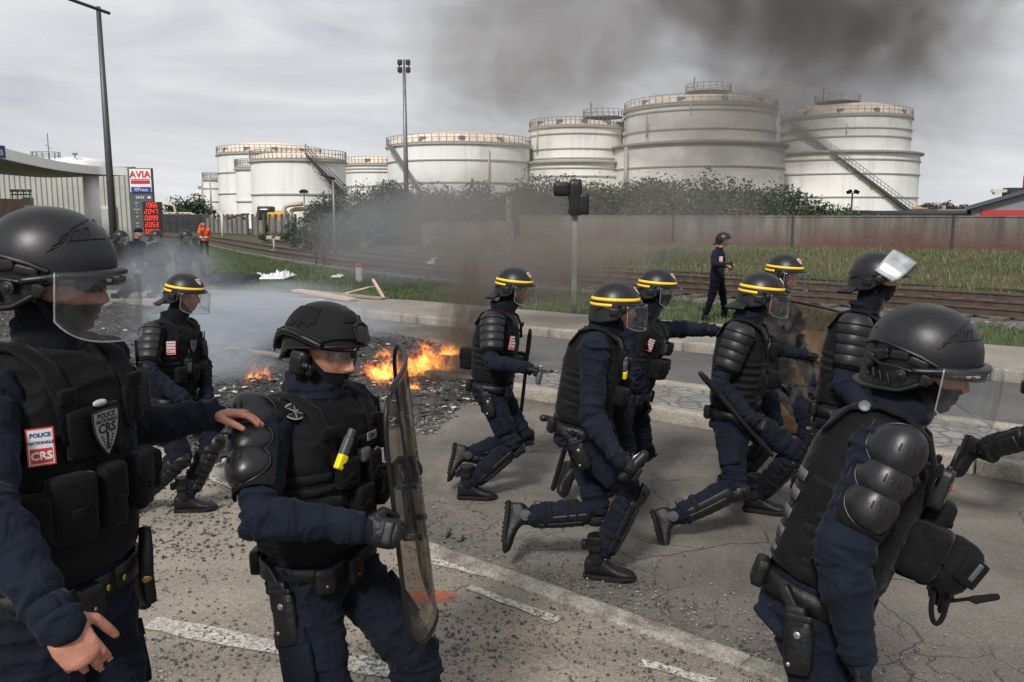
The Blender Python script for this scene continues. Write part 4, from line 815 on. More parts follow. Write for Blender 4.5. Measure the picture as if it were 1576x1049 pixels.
# low bunds, roofs and sheds on the right behind the wall
M_BLDW = mat('white_cladding', (.52, .52, .50), .6, var=.08, vscale=.3); M_BLDG = mat('grey_cladding', (.20, .21, .23), .5, var=.08, vscale=.5); M_BLDR = mat('red_cladding', (.42, .035, .035), .5); M_DKROOF = mat('dark_roof', (.075, .08, .09), .6); M_TILE = mat('tiled_roof', (.36, .20, .15), .8, var=.2, vscale=3)
def bld(name, label, x0, x1, yt, Y, dep, m_, roof=None, cat='building'):
    a, c2 = XX(x0, Y), XX(x1, Y); z = ZZ(yt, Y); r_ = empty(name, ((a + c2) / 2, Y, 0), label, cat); b = MB(); b.box(((a + c2) / 2, Y + dep / 2, z / 2), ((c2 - a) / 2, dep / 2, z / 2)); b.build('wall', m_, r_, smooth=False)
    b = MB(); b.box(((a + c2) / 2, Y + dep / 2, z + .12), ((c2 - a) / 2 + .25, dep / 2 + .25, .12)); b.build('roof', roof or M_DKROOF, r_, smooth=False); return r_, a, c2, z
bld('low_building', 'low grey concrete building just over the wall, below the rightmost tank', 1262, 1329, 326.5, 95, 6, M_CONC, M_CONC)
r_, a, c2, z = bld('long_shed', 'long low white shed with dark roof edge right of the rightmost tank', 1340, 1490, 328.5, 70, 8, M_BLDW)
b = MB(); b.box((a + .2, 69.9, z / 2), (.12, .1, z / 2)); b.build('corner_post', M_BLDG, r_, smooth=False); b = MB(); b.box((XX(1374, 70), 69.9, z - .75), (1.1, .06, .05)); b.box((XX(1386, 70), 69.9, z - .7), (.2, .08, .12)); b.build('wall_lamp', M_RAILG, r_, smooth=False)
# warehouse with a red band
Yw = 55; wx = XX(1482, Yw); SH = 30 * wx / Yw * 1.04; rt = empty('warehouse', (wx + 10, Yw, 0), 'grey warehouse with a red band and a sloping dark roof at the right edge', 'warehouse'); z0_, z1_ = ZZ(325.5, Yw), ZZ(331, Yw)
ze = ZZ(322, Yw); zt_ = ZZ(292, Yw); xr = XX(1585, Yw) + 0; slope = (zt_ - ze) / (xr - wx); xe = wx + 12
b = MB(); gable = [(wx + .2, 0), (wx + 24, 0), (wx + 24, ze - .1), (xe, ze + slope * 12), (wx + .2, ze)]; b.add([(x, Yw, z) for x, z in gable] + [(x + SH, Yw + 30, z) for x, z in gable], [(0, 1, 2, 3, 4), (9, 8, 7, 6, 5), (0, 5, 6, 1), (0, 4, 9, 5), (1, 6, 7, 2)]); b.build('wall', M_BLDG, rt, smooth=False)
zb0 = ZZ(332.5, Yw); zb1 = ZZ(323, Yw); b = MB(); b.box((wx + 12.2, Yw - .04, (zb0 + zb1) / 2), (12 - .6, .04, (zb1 - zb0) / 2)); b.build('red_band', M_BLDR, rt, smooth=False)
b = MB()
for s_ in (1, -1): b.add([(wx - .4, Yw - .5, ze - .05), (xe, Yw - .5, ze + slope * 12.4), (xe + SH, Yw + 30.3, ze + slope * 12.4), (wx - .4 + SH, Yw + 30.3, ze - .05), (wx - .4, Yw - .5, ze + .2), (xe, Yw - .5, ze + slope * 12.4 + .25), (xe + SH, Yw + 30.3, ze + slope * 12.4 + .25), (wx - .4 + SH, Yw + 30.3, ze + .2)], [(0, 1, 5, 4), (4, 5, 6, 7), (3, 2, 1, 0), (0, 4, 7, 3), (2, 3, 7, 6)] ) if s_ > 0 else None
b.add([(xe, Yw - .5, ze + slope * 12.4), (wx + 24.4, Yw - .5, ze - .1), (wx + 24.4 + SH, Yw + 30.3, ze - .1), (xe + SH, Yw + 30.3, ze + slope * 12.4), (xe, Yw - .5, ze + slope * 12.4 + .25), (wx + 24.4, Yw - .5, ze + .15), (wx + 24.4 + SH, Yw + 30.3, ze + .15), (xe + SH, Yw + 30.3, ze + slope * 12.4 + .25)], [(0, 1, 5, 4), (4, 5, 6, 7), (3, 2, 1, 0), (1, 2, 6, 5)]); b.build('roof', M_DKROOF, rt, smooth=False)
# loader machine and far houses
Yc = 120; rt = empty('loading_gantry', (XX(1540, Yc), Yc, 0), 'dark cabin with a thin white boom rising behind the warehouse roof', 'gantry'); b = MB(); b.rbox((XX(1549, Yc), Yc, ZZ(301, Yc)), (1.1, 1, 1.1), .1); b.tube([(XX(1549, Yc), Yc, 0), (XX(1549, Yc), Yc, ZZ(305, Yc))], .5, 8); b.build('cabin', M_POSTD, rt, smooth='auto')
b = MB(); b.box((XX(1542, Yc), Yc, ZZ(293.5, Yc)), (2.4, .3, .2)); b.box((XX(1522, Yc), Yc, ZZ(295, Yc)), (.3, .4, .35)); b.build('boom', M_BLDW, rt, smooth=False); b = MB(); b.box((XX(1573, Yc), Yc, ZZ(292, Yc)), (.7, .6, 2.0)); b.build('red_hopper', M_BLDR, rt, smooth=False)
for x0, x1, yt, lb in ((1398, 1418, 323, 'small house with a faded tiled roof behind the long shed'), (1437, 1482, 324, 'long far building with a dull flat roof below the bare trees')):
    r_, a, c2, z = bld('far_house', lb, x0, x1, yt, 140, 8, M_BLDW if x0 < 1400 else M_CONC, M_TILE if x0 < 1400 else M_CONC, 'house')
    if x0 < 1400:
        b = MB(); b.add([(a - .3, 139.6, z + .2), (c2 + .3, 139.6, z + .2), (c2 - 1, 144, z + 1.0), (a + 1, 144, z + 1.0), (a - .3, 148.4, z + .2), (c2 + .3, 148.4, z + .2)], [(0, 1, 2, 3), (5, 4, 3, 2), (0, 3, 4), (1, 5, 2)]); b.build('tiled_roof', M_TILE, r_, smooth=False)
b = MB(); q = at(1453, 316, 150); b.tube([(q.x, 150, 0), (q.x, 150, q.z)], .35, 8); o = b.build('chimney_stack', M_CONC, origin=(q.x, 150, 0)); tag(o, 'thin pale chimney sticking up between the far trees', 'chimney')
# ------------------------------------------------------------------ left: fence, pipes, excavator, shed
fr_ = empty('panel_fence', (XX(390, 88), 88, 0), 'weathered concrete panel fence with dark posts, from the white post to the hedge', 'fence'); M_FPO = mat('fence_post', (.07, .066, .06), .9); M_FPA = mat('dirty_fence_concrete', (.13, .12, .11), .9, var=.5, vscale=.8, col2=(.24, .225, .20)); P0, P1 = V((XX(322, 96), 96, 0)), V((XX(458, 74), 74, 0)); n = 17
for i in range(n + 1):
    q = P0.lerp(P1, i / n); p2_ = MB(); p2_.box(q + V((0, -.1, 1.0)), (.10, .12, 1.05)); p2_.build('post', M_FPO, fr_, smooth=False)
    if i < n and i not in (9, 12): 
        q2 = P0.lerp(P1, (i + 1) / n); d = (q2 - q); b = MB(); b.box((q + q2) / 2 + V((0, 0, .85 + .1 * math.sin(i * 2.1))), (d.length / 2 - .08, .06, .80 + .1 * math.sin(i * 2.1)), rot3(d.normalized(), V((0, 0, 1)).cross(d.normalized()), V((0, 0, 1)))); b.build('panel', M_FPA, fr_, smooth=False)
ff = empty('wire_fence', (XX(285, 100), 100, 0), 'grey mesh fence between the price sign and the concrete fence', 'fence'); b = MB(); P0, P1 = V((XX(256, 90), 90, 0)), V((XX(332, 100), 100, 0))
for i in range(9): q = P0.lerp(P1, i / 8); b.box(q + V((0, 0, 1.1)), (.06, .06, 1.1))
b.build('posts', M_GALV, ff, smooth=False); b = MB()
for i in range(97): q = P0.lerp(P1, i / 96); b.box(q + V((0, 0, 1.05)), (.022, .02, 1.0))
for z in (.3, 1.1, 1.95): b.tube([P0 + V((0, 0, z)), P1 + V((0, 0, z))], .03, 4)
b.build('mesh', M_GALV, ff, smooth=False)
M_PIPE = mat('beige_pipe', (.46, .42, .30), .6, var=.12, vscale=1)
def pipes(label, runs, Y, rr_=.16, m_=M_PIPE):
    c0 = XX(runs[0][0][0], Y); rt = empty('pipework', (c0, Y, 0), label, 'pipework'); 
    for i, P in enumerate(runs):
        pts = []; Q = [V((XX(x, Y), Y + .5 * i, max(0, ZZ(y, Y)))) for x, y in P]
        for k in range(len(Q)):
            if 0 < k < len(Q) - 1:
                pts.append(Q[k].lerp(Q[k - 1], min(.4, .5 / max(.1, (Q[k] - Q[k - 1]).length)))); pts.append(Q[k] + (Q[k - 1] - Q[k]).normalized() * .12 + (Q[k + 1] - Q[k]).normalized() * .12); pts.append(Q[k].lerp(Q[k + 1], min(.4, .5 / max(.1, (Q[k] - Q[k + 1]).length))))
            else: pts.append(Q[k])
        b = MB(); b.tube(pts, rr_, 10); b.build('pipe', m_, rt)
pipes('thick beige pipes bending down beside the left end of the hedge', [[(441, 352), (441, 316), (470, 313)], [(449, 352), (449, 322), (475, 321)]], 82, .22)
pipes('beige pipe bridge between the price sign and the tank farm', [[(250, 314), (270, 314), (276, 318), (276, 340)], [(255, 328), (302, 328), (304, 345)], [(255, 334), (290, 334), (292, 345)], [(320, 345), (322, 331), (352, 331)]], 96, .13)
M_YEX = mat('excavator_yellow', (.50, .26, .03), .5, var=.2, vscale=2)
Ye = 84; rt = empty('excavator', (XX(424, Ye), Ye, 0), 'yellow and black excavator partly behind the concrete fence', 'excavator'); b = MB(); b.rbox((XX(432, Ye), Ye, 1.55), (.85, 1, .70), .15); b.rbox((XX(437, Ye), Ye, 1.9), (.45, .9, .5), .1); b.build('engine_housing', M_YEX, rt)
b = MB(); b.rbox((XX(414, Ye), Ye, 1.75), (.70, .8, 1.05), .12); b.build('cab', M_POSTD, rt); b = MB(); b.rbox((XX(414, Ye), Ye - .82, 2.05), (.5, .03, .5), .02); b.build('cab_window', mat('dark_glass', (.03, .035, .04), .1), rt)
b = MB(); 
for s_ in (-.8, .8): b.rbox((XX(423, Ye), Ye + s_, .45), (1.7, .3, .42), .3)
b.build('track', M_POSTD, rt); b = MB(); b.tube([(XX(411, Ye), Ye - .3, 1.6), (XX(405, Ye), Ye - .3, 2.7), (XX(397, Ye), Ye - .3, 1.3)], [.2, .2, .14], 8); b.build('boom', M_YEX, rt)
r_ = empty('lean_to_shed', (XX(358, 92), 92, 0), 'small shed with a slanting brown roof below the high domed tank', 'shed'); b = MB(); x0, x1 = XX(341, 92), XX(375, 92); b.box(((x0 + x1) / 2, 93, .9), ((x1 - x0) / 2 - .1, 1, .9)); b.build('wall', M_CONC, r_, smooth=False); b = MB(); b.add([(x0 - .2, 91.8, ZZ(336.5, 92)), (x1 + .2, 91.8, ZZ(328, 92)), (x1 + .2, 94.4, ZZ(328, 92)), (x0 - .2, 94.4, ZZ(336.5, 92)), (x0 - .2, 91.8, ZZ(338, 92)), (x1 + .2, 91.8, ZZ(330.5, 92)), (x1 + .2, 94.4, ZZ(330.5, 92)), (x0 - .2, 94.4, ZZ(338, 92))], [(0, 1, 2, 3), (4, 7, 6, 5), (0, 4, 5, 1), (1, 5, 6, 2), (3, 2, 6, 7), (0, 3, 7, 4)]); b.build('roof', mat('brown_roof', (.20, .14, .11), .8, var=.2, vscale=2), r_, smooth=False)
# ================================================================== FUEL STATION
M_CORR = mat('corrugated_steel', (.40, .40, .365), .45, .15, var=.08, vscale=.6)
Yb = 58; X1b = XX(214, Yb); X0b = XX(-90, Yb); zb = ZZ(262, Yb); rt = empty('corrugated_building', ((X0b + X1b) / 2, Yb, 0), 'pale corrugated steel building behind the fuel station canopy', 'building'); b = MB(); N_ = int((X1b - X0b) / .35)
rr = []
for i in range(N_ + 1):
    for dx, dy in ((0, 0), (.10, 0), (.15, -.09), (.27, -.09), (.32, 0)):
        x = X0b + i * .35 + dx; rr.append([V((x, Yb + dy, 0)), V((x, Yb + dy, zb))])
b.rings(rr, False, False); kx_ = X1b / Yb; b.add([(X0b, Yb + .05, 0), (X1b, Yb + .05, 0), (X1b + 12 * kx_ * 1.03, Yb + 12, 0), (X0b + 12 * kx_, Yb + 12, 0), (X0b, Yb + .05, zb - .02), (X1b, Yb + .05, zb - .02), (X1b + 12 * kx_ * 1.03, Yb + 12, zb - .02), (X0b + 12 * kx_, Yb + 12, zb - .02)], [(0, 1, 5, 4), (1, 2, 6, 5), (2, 3, 7, 6), (3, 0, 4, 7), (4, 5, 6, 7)]); b.build('wall', M_CORR, rt, smooth=False); b = MB(); b.box(((X0b + X1b) / 2, Yb + .1, zb + .1), ((X1b - X0b) / 2 + .1, .3, .14)); b.build('roof_edge', M_GALV, rt, smooth=False)
b = MB(); b.box((XX(170, Yb), Yb - .14, ZZ(357, Yb)), (XX(187, Yb) - XX(170, Yb), .05, 1.75)); b.build('door', M_BLDW, rt, smooth=False); b = MB(); b.box((XX(170, Yb), Yb - .20, ZZ(357, Yb)), (XX(184, Yb) - XX(170, Yb), .03, 1.55)); b.build('door_panel', mat('door_panel_grey', (.36, .36, .34), .6), rt, smooth=False)
# canopy with a curved fascia
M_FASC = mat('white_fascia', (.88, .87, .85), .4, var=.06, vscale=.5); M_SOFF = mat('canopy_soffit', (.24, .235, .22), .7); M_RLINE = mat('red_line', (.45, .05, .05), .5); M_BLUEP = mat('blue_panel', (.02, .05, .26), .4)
fp = [(-140, 215, 262 - 40), (-60, 219, 0), (0, 224, 0), (15, 228, 0), (51, 238, 0), (103, 250, 0), (154, 257, 0), (207, 259.5, 0)]; ztc = 4.75; fpts = [(lambda Y_: V((XX(x, Y_), Y_, ztc)))((ztc - 2) * F / (330 - y)) for x, y, _ in fp]; fh = .46
rt = empty('fuel_station_canopy', fpts[3] - V((0, 0, ztc)), 'white curved canopy edge with a thin red line, over the fuel station at the left', 'canopy')
FP = path_pts([(p_.x, p_.y) for p_ in fpts]); FP = [p_ + V((0, 0, ztc)) for p_ in FP]
FB = offset_path(FP, .12); FR = offset_path(FP, -.03); b = MB(); b.rings([[p_, q_, q_ + V((0, 0, -fh)), p_ + V((0, 0, -fh))] for p_, q_ in zip(FP, FB)]); b.build('fascia', M_FASC, rt, smooth='auto')
b = MB(); b.rings([[r_ + V((0, 0, -.12)), p_ + (r_ - p_) * .1 + V((0, 0, -.12)), p_ + (r_ - p_) * .1 + V((0, 0, -.19)), r_ + V((0, 0, -.19))] for p_, r_ in zip(FP, FR) if p_.x > fpts[3].x + .3]); b.build('red_line', M_RLINE, rt, smooth=False)
back = [V((XX(165, 50) , 51.5, 0)), V((XX(85, 54), 54, 0)), V((XX(-40, 46), 48, 0)), V((XX(-140, 40), 44, 0))]
z_s = ztc - fh - .02; FP = offset_path(FP, .135); n = len(FP); top = [V((p_.x, p_.y + .1, z_s)) for p_ in FP]; bk = [back[0] + (back[-1] - back[0]) * 0] * 0
bp = path_pts([(q.x, q.y) for q in back]); bp = bp[::-1]; b = MB(); k = 40; A_ = [FP[int(i * (n - 1) / k)] for i in range(k + 1)]; B_ = [bp[int(i * (len(bp) - 1) / k)] for i in range(k + 1)]
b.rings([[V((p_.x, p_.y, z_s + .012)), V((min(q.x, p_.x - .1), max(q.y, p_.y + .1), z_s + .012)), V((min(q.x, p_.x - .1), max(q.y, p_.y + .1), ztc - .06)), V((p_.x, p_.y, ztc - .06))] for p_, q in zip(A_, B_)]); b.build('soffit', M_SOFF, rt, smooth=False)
b = MB(); X_ = XX(138, 49.5); b.tube([(X_, 50.5, 0), (X_, 50.5, z_s)], .42, 24); b.build('column', M_FASC, rt)
b = MB(); q0, q1 = fpts[3], fpts[1]; d = (q0 - q1); d.z = 0; L_ = d.length; d.normalize(); nrm_ = V((d.y, -d.x, 0)); c0 = q0 - d * 1.45 + V((0, 0, -fh / 2)) + nrm_ * .16; M3 = rot3(d, -nrm_, V((0, 0, 1))); b.box(c0, (1.6, .02, fh / 2 + .02), M3); b.build('blue_sign_panel', M_BLUEP, rt, smooth=False)
text_mesh('XPress', .44, 'sign_lettering', M_WHITE, rt, fmat(c0 + nrm_ * .035 + d * .78, d, V((0, 0, 1)), nrm_), .01, .012, 'CENTER')
for (px_, yt, lb) in ((10, 308, 'rusty brown skip body behind the left foreground helmet'),):
    Yk = 26; r_ = empty('skip', (XX(px_, Yk), Yk, 0), lb, 'skip'); b = MB(); b.rbox((XX(4, Yk), Yk, ZZ(305, Yk) - .9), (.40, .8, .9), .04, n=2); b.build('body', mat('rusty_brown', (.17, .10, .075), .7, var=.3, vscale=3), r_, smooth='auto'); b = MB()
    for z in (0, .3, .6, .9): b.box((XX(4, Yk), Yk - .83, ZZ(308, Yk) - z), (.38, .04, .05))
    b.build('rib', mat('rust_dark', (.09, .055, .045), .8), r_, smooth=False)
Yk = 40; r_ = empty('roof_plant', (XX(42, Yk), Yk, 0), 'grey pump frame with small valves beside the corrugated wall, over the left helmet', 'machine'); b = MB()
for x in (30, 38, 47, 56): b.tube([(XX(x, Yk), Yk, ZZ(318, Yk)), (XX(x, Yk), Yk, ZZ(294, Yk))], .035, 6); b.rbox((XX(x, Yk), Yk, ZZ(293, Yk)), (.09, .08, .06), .02)
for y in (299, 307): b.tube([(XX(28, Yk), Yk, ZZ(y, Yk)), (XX(58, Yk), Yk, ZZ(y, Yk))], .03, 6)
b.rbox((XX(53, Yk), Yk, ZZ(311, Yk)), (.2, .15, .22), .04); b.build('frame', M_RAILG, r_); b = MB(); b.rbox((XX(45, Yk), Yk, ZZ(316, Yk) - .6), (.9, .4, .6), .04, n=2); b.build('cabinet', M_PIPE, r_)
# dome and railing of a tank behind the canopy
Yt = 110; cx = XX(133, Yt); rt = empty('storage_tank', (cx, Yt, 0), 'low tank dome with railing and aerial peeping over the station canopy', 'storage tank'); b = MB(); b.lathe([(3.6, 0), (3.6, ZZ(250, Yt)), (2.6, ZZ(245, Yt)), (1.2, ZZ(242.5, Yt)), (.01, ZZ(241.5, Yt))], Matrix.Translation((cx, Yt, 0)), 48); b.build('shell', M_TKC, rt); b = MB(); railing(b, (XX(98, Yt), Yt - 2), 1.6, ZZ(247, Yt), .9, 14); b.tube([(XX(109, Yt), Yt - 3, ZZ(248, Yt)), (XX(109, Yt), Yt - 3, ZZ(208, Yt))], .06, 6); b.tube([(XX(105, Yt), Yt - 3, ZZ(225, Yt)), (XX(114, Yt), Yt - 3, ZZ(232, Yt))], .04, 5); b.tube([(XX(147, Yt), Yt - 3, ZZ(246, Yt)), (XX(147, Yt), Yt - 3, ZZ(239, Yt))], .09, 6); b.rbox((XX(147, Yt), Yt - 3, ZZ(239, Yt)), (.3, .15, .12), .05); b.build('railing', M_RAILG, rt, smooth=False)
# price totem
Ys = 48; xs0, xs1 = XX(208.5, Ys), XX(244, Ys); cxs = (xs0 + xs1) / 2; hw = (xs1 - xs0) / 2; zt = ZZ(258.5, Ys); rt = empty('price_sign', (cxs, Ys, 0), 'tall fuel price totem with a white head and red glowing digits', 'sign')
M_SBODY = mat('totem_grey', (.075, .08, .088), .5); M_LED = mat('led_red', (.5, .02, .01), .5, emit=(1, .055, .03), estr=.8); M_LEDB = mat('led_panel', (.015, .008, .008), .5); M_AVR = mat('sign_red', (.50, .02, .03), .5)
b = MB(); b.box((cxs, Ys, zt / 2), (hw, .14, zt / 2)); b.build('body', M_SBODY, rt, smooth=False)
zw = ZZ(296, Ys); b = MB(); b.box((cxs + .05, Ys - .15, (zt + zw) / 2 - .02), (hw - .06, .03, (zt - zw) / 2 - .03)); b.build('white_panel', mat('sign_white', (.72, .72, .72), .4), rt, smooth=False)
MX = lambda px_, py_, off=.2: fmat((XX(px_, Ys), Ys - off, ZZ(py_, Ys)), V((1, 0, 0)), V((0, 0, 1)), V((0, -1, 0)))
text_mesh('AVIA', .50, 'sign_lettering', M_AVR, rt, MX(227.5, 268.5), .008, .010, spacing=1.06)
b = MB(); b.box((XX(227.5, Ys), Ys - .19, ZZ(280, Ys)), (hw * .80, .01, .09)); b.box((XX(227.5, Ys), Ys - .19, ZZ(275.8, Ys)), (hw * .80, .01, .018)); b.build('red_bar', M_AVR, rt, smooth=False)
b = MB(); b.box((XX(228, Ys), Ys - .19, ZZ(291.8, Ys)), (hw * .84, .01, .15)); b.build('blue_bar', M_BLUEP, rt, smooth=False); text_mesh('XPress', .27, 'sign_lettering', M_WHITE, rt, MX(228, 291.8, .21), .006, .001)
text_mesh('24/24', .21, 'sign_lettering', M_WHITE, rt, MX(225, 303.6, .15), .006, .004); b = MB(); b.box((XX(239, Ys), Ys - .15, ZZ(303.6, Ys)), (.09, .01, .06)); b.build('symbol', M_WHITE, rt, smooth=False)
px0, px1 = 229, 256.5; zl0, zl1 = ZZ(310.5, Ys), ZZ(361, Ys); b = MB(); b.box(((XX(px0, Ys) + XX(px1, Ys)) / 2, Ys - .12, (zl0 + zl1) / 2), ((XX(px1, Ys) - XX(px0, Ys)) / 2, .10, (zl0 - zl1) / 2)); b.build('display_panel', M_LEDB, rt, smooth=False)
SEG = {'0': 'abcdef', '1': 'bc', '2': 'abged', '3': 'abgcd', '4': 'fgbc', '5': 'afgcd', '6': 'afgedc', '7': 'abc', '8': 'abcdefg', '9': 'abcdfg'}
def digits(txt, px_, py_, h):
    b = MB(); x = XX(px_, Ys); zc = ZZ(py_, Ys); w_ = h * .50; t_ = h * .062; sk = .08
    def bar(x0, z0, x1, z1):
        if x0 == x1: b.box((x0 + ((z0 + z1) / 2 - zc) * sk, Ys - .235, (z0 + z1) / 2), (t_, .01, abs(z1 - z0) / 2 - t_ * .3))
        else: b.box(((x0 + x1) / 2 + (z0 - zc) * sk, Ys - .235, z0), (abs(x1 - x0) / 2 - t_ * .3, .01, t_))
    for ch in txt:
        if ch == '.': b.box((x - h * .05, Ys - .235, zc - h / 2), (t_, .01, t_)); x += h * .12; continue
        S = SEG[ch]; l_, r2 = x, x + w_
        for s_ in S:
            {'a': lambda: bar(l_, zc + h / 2, r2, zc + h / 2), 'd': lambda: bar(l_, zc - h / 2, r2, zc - h / 2), 'g': lambda: bar(l_, zc, r2, zc), 'b': lambda: bar(r2, zc, r2, zc + h / 2), 'c': lambda: bar(r2, zc - h / 2, r2, zc), 'f': lambda: bar(l_, zc, l_, zc + h / 2), 'e': lambda: bar(l_, zc - h / 2, l_, zc)}[s_]()
        x += w_ + h * .27
    b.build('price_digits', M_LED, rt, smooth=False)
for i, (tx, y) in enumerate((('1.966', 315.2), ('2.047', 325.2), ('0.899', 335.2), ('2.053', 345.4), ('0.938', 356))): digits(tx, 232, y, .235)
for y, s_ in ((312, 'SP98'), (316.5, 'E5'), (322, 'GAZOLE'), (326.5, 'B7'), (333, 'E85'), (343, 'SP95'), (347.5, 'E10')): text_mesh(s_, .095, 'fuel_lettering', M_WHITE, rt, MX(219, y, .15), .003, .001)
# ================================================================== FIRE
def flame_mat(name, seed, thr, gain, hh, base_z, strength=60):
    m = bpy.data.materials.new(name); m.use_nodes = True; t = m.node_tree; t.nodes.clear(); N = lambda ty, **k: _setn(t.nodes.new(ty), k); L = t.links.new
    c = N('ShaderNodeTexCoord').outputs['Object']; s3 = N('ShaderNodeSeparateXYZ'); L(c, s3.inputs[0])
    c0 = c; ofs = N('ShaderNodeVectorMath', operation='ADD'); ofs.inputs[1].default_value = (seed * 3.7, seed * 1.9, seed * 2.3); L(c, ofs.inputs[0]); n = noise_(N, L, ofs.outputs[0], 2.6, 9, .68, 1.6, (1.35, 1.0, .7)); n2 = noise_(N, L, c, 1.7, 3, .5, .4)
    # object space: box half sizes are 1
    hz = N('ShaderNodeMapRange', _1=-1.0, _2=1.0, _3=0.0, _4=1.0); L(s3.outputs[2], hz.inputs[0])
    ln = N('ShaderNodeVectorMath', operation='LENGTH'); vm = N('ShaderNodeVectorMath', operation='MULTIPLY'); vm.inputs[1].default_value = (1, 1, 0); L(c, vm.inputs[0]); L(vm.outputs[0], ln.inputs[0])
    a = N('ShaderNodeMath', operation='MULTIPLY', _1=-.30); L(hz.outputs[0], a.inputs[0]); r2 = N('ShaderNodeMath', operation='POWER', _1=3.0); L(ln.outputs['Value'], r2.inputs[0]); b_ = N('ShaderNodeMath', operation='MULTIPLY', _1=-.22); L(r2.outputs[0], b_.inputs[0])
    s_ = N('ShaderNodeMath', operation='ADD'); L(a.outputs[0], s_.inputs[0]); L(b_.outputs[0], s_.inputs[1]); s2 = N('ShaderNodeMath', operation='ADD'); L(s_.outputs[0], s2.inputs[0]); L(n, s2.inputs[1]); s4 = N('ShaderNodeMath', operation='MULTIPLY_ADD', _1=.35, _2=-.17); L(n2, s4.inputs[0]); s5 = N('ShaderNodeMath', operation='ADD'); L(s2.outputs[0], s5.inputs[0]); L(s4.outputs[0], s5.inputs[1])
    mr = N('ShaderNodeMapRange', _1=thr, _2=thr + .10, _3=0.0, _4=1.0); L(s5.outputs[0], mr.inputs[0]); col = ramp_(N, L, mr.outputs[0], [(0.0, (.9, .05, .005)), (.45, (1.0, .18, .015)), (1.0, (1.0, .46, .07))])
    st = N('ShaderNodeMath', operation='MULTIPLY', _1=float(strength)); L(mr.outputs[0], st.inputs[0]); em = N('ShaderNodeEmission'); L(col, em.inputs[0]); L(st.outputs[0], em.inputs[1]); o = N('ShaderNodeOutputMaterial'); L(em.outputs[0], o.inputs['Volume']); return m
def volume_box(name, c_, h, m_, M3=None, ell=False):
    b = MB(); 
    if ell: b.ball((0, 0, 0), (1, 1, 1), 24, 14)
    else: b.box((0, 0, 0), (1, 1, 1))
    M = Matrix.Translation(c_) @ (M3.to_4x4() if M3 else Matrix.Identity(4)) @ Matrix.Diagonal((h[0], h[1], h[2], 1)); o = b.build(name, m_, M=M, smooth=False); return o
for i, (px_, py_, Y_, rx, ry, rz, thr, tilt, lb) in enumerate((
    (590, 572, 9.9, .42, .35, .31, .372, -14, 'largest orange flames, behind the helmet and shield of the shield bearer'),
    (650, 543, 10.4, .46, .35, .32, .382, -12, 'ragged flames right of the shield top, next to the dark smoke'),
    (693, 532, 10.6, .18, .12, .11, .36, 0, 'small separate tongue of flame at the right end, in the smoke'),
    (636, 592, 9.4, .12, .10, .08, .34, 0, 'tiny flame low on the ash just right of the shield'),
    (398, 583, 9.6, .22, .18, .20, .335, 0, 'small flame in the ash left of the shield bearer, the higher one'),
    (384, 604, 9.2, .15, .12, .12, .33, 10, 'tiny flame in the ash just above the arm pads of the shield bearer'),
    (224, 540, 12.0, .12, .10, .08, .34, 0, 'faint flame seen past the visor of the left foreground officer'))):
    q = at(px_, py_, Y_); o = volume_box('fire', (q.x, Y_, max(rz * .8, q.z)), (rx, ry, rz), flame_mat('flames%d' % i, i, thr, 1, 1, 0, 15), Matrix.Rotation(R(tilt), 3, 'Y')); tag(o, lb, 'fire', 'fires in the ash heap')
# ================================================================== SMOKE
def smoke_mat(name, col, dens, scale=1.6, thr=.42, soft=.25, sc3=(1, 1, 1), dis=.8, absorb=.0, off=(0, 0, 0), edge=.38, det=5):
    m = bpy.data.materials.new(name); m.use_nodes = True; t = m.node_tree; t.nodes.clear(); N = lambda ty, **k: _setn(t.nodes.new(ty), k); L = t.links.new
    c = N('ShaderNodeTexCoord').outputs['Object']; mp_ = N('ShaderNodeMapping'); mp_.inputs['Location'].default_value = off; L(c, mp_.inputs[0])
    n = noise_(N, L, mp_.outputs[0], scale, det, .58, dis, sc3); ln = N('ShaderNodeVectorMath', operation='LENGTH'); L(c, ln.inputs[0])
    f = N('ShaderNodeMapRange', interpolation_type='SMOOTHSTEP', _1=1.0, _2=edge, _3=0.0, _4=1.0); L(ln.outputs['Value'], f.inputs[0])
    mr = N('ShaderNodeMapRange', _1=thr, _2=thr + soft, _3=0.0, _4=1.0); ad = N('ShaderNodeMath', operation='MULTIPLY_ADD', _1=.22, _2=-.11); L(f.outputs[0], ad.inputs[0]); s_ = N('ShaderNodeMath', operation='ADD'); L(n, s_.inputs[0]); L(ad.outputs[0], s_.inputs[1]); L(s_.outputs[0], mr.inputs[0])
    mu = N('ShaderNodeMath', operation='MULTIPLY'); L(f.outputs[0], mu.inputs[0]); L(mr.outputs[0], mu.inputs[1]); m2 = N('ShaderNodeMath', operation='MULTIPLY', _1=dens); L(mu.outputs[0], m2.inputs[0])
    pv = N('ShaderNodeVolumePrincipled'); pv.inputs['Color'].default_value = (*col, 1); pv.inputs['Anisotropy'].default_value = .0; L(m2.outputs[0], pv.inputs['Density']); o = N('ShaderNodeOutputMaterial'); L(pv.outputs[0], o.inputs['Volume']); return m
def smoke(label, px, py, Y, rx, ry, rz, m_, rotY=0, rotX=0):
    q = at(px, py, Y); o = volume_box('smoke', q, (rx, ry, rz), m_, (Matrix.Rotation(R(rotY), 3, 'Y') @ Matrix.Rotation(R(rotX), 3, 'X')), True); tag(o, label, 'smoke', 'smoke', 'stuff'); return o
DK = (.155, .13, .115); PALE = (.62, .67, .74)
smoke('dark brown smoke rising straight from the fire', 722, 500, 10.6, .75, .6, 1.5, smoke_mat('smoke_column', (.20, .17, .15), 9.0, 2.6, .45, .2, (1, 1, .6), 2.2, det=7, edge=0.0), 6)
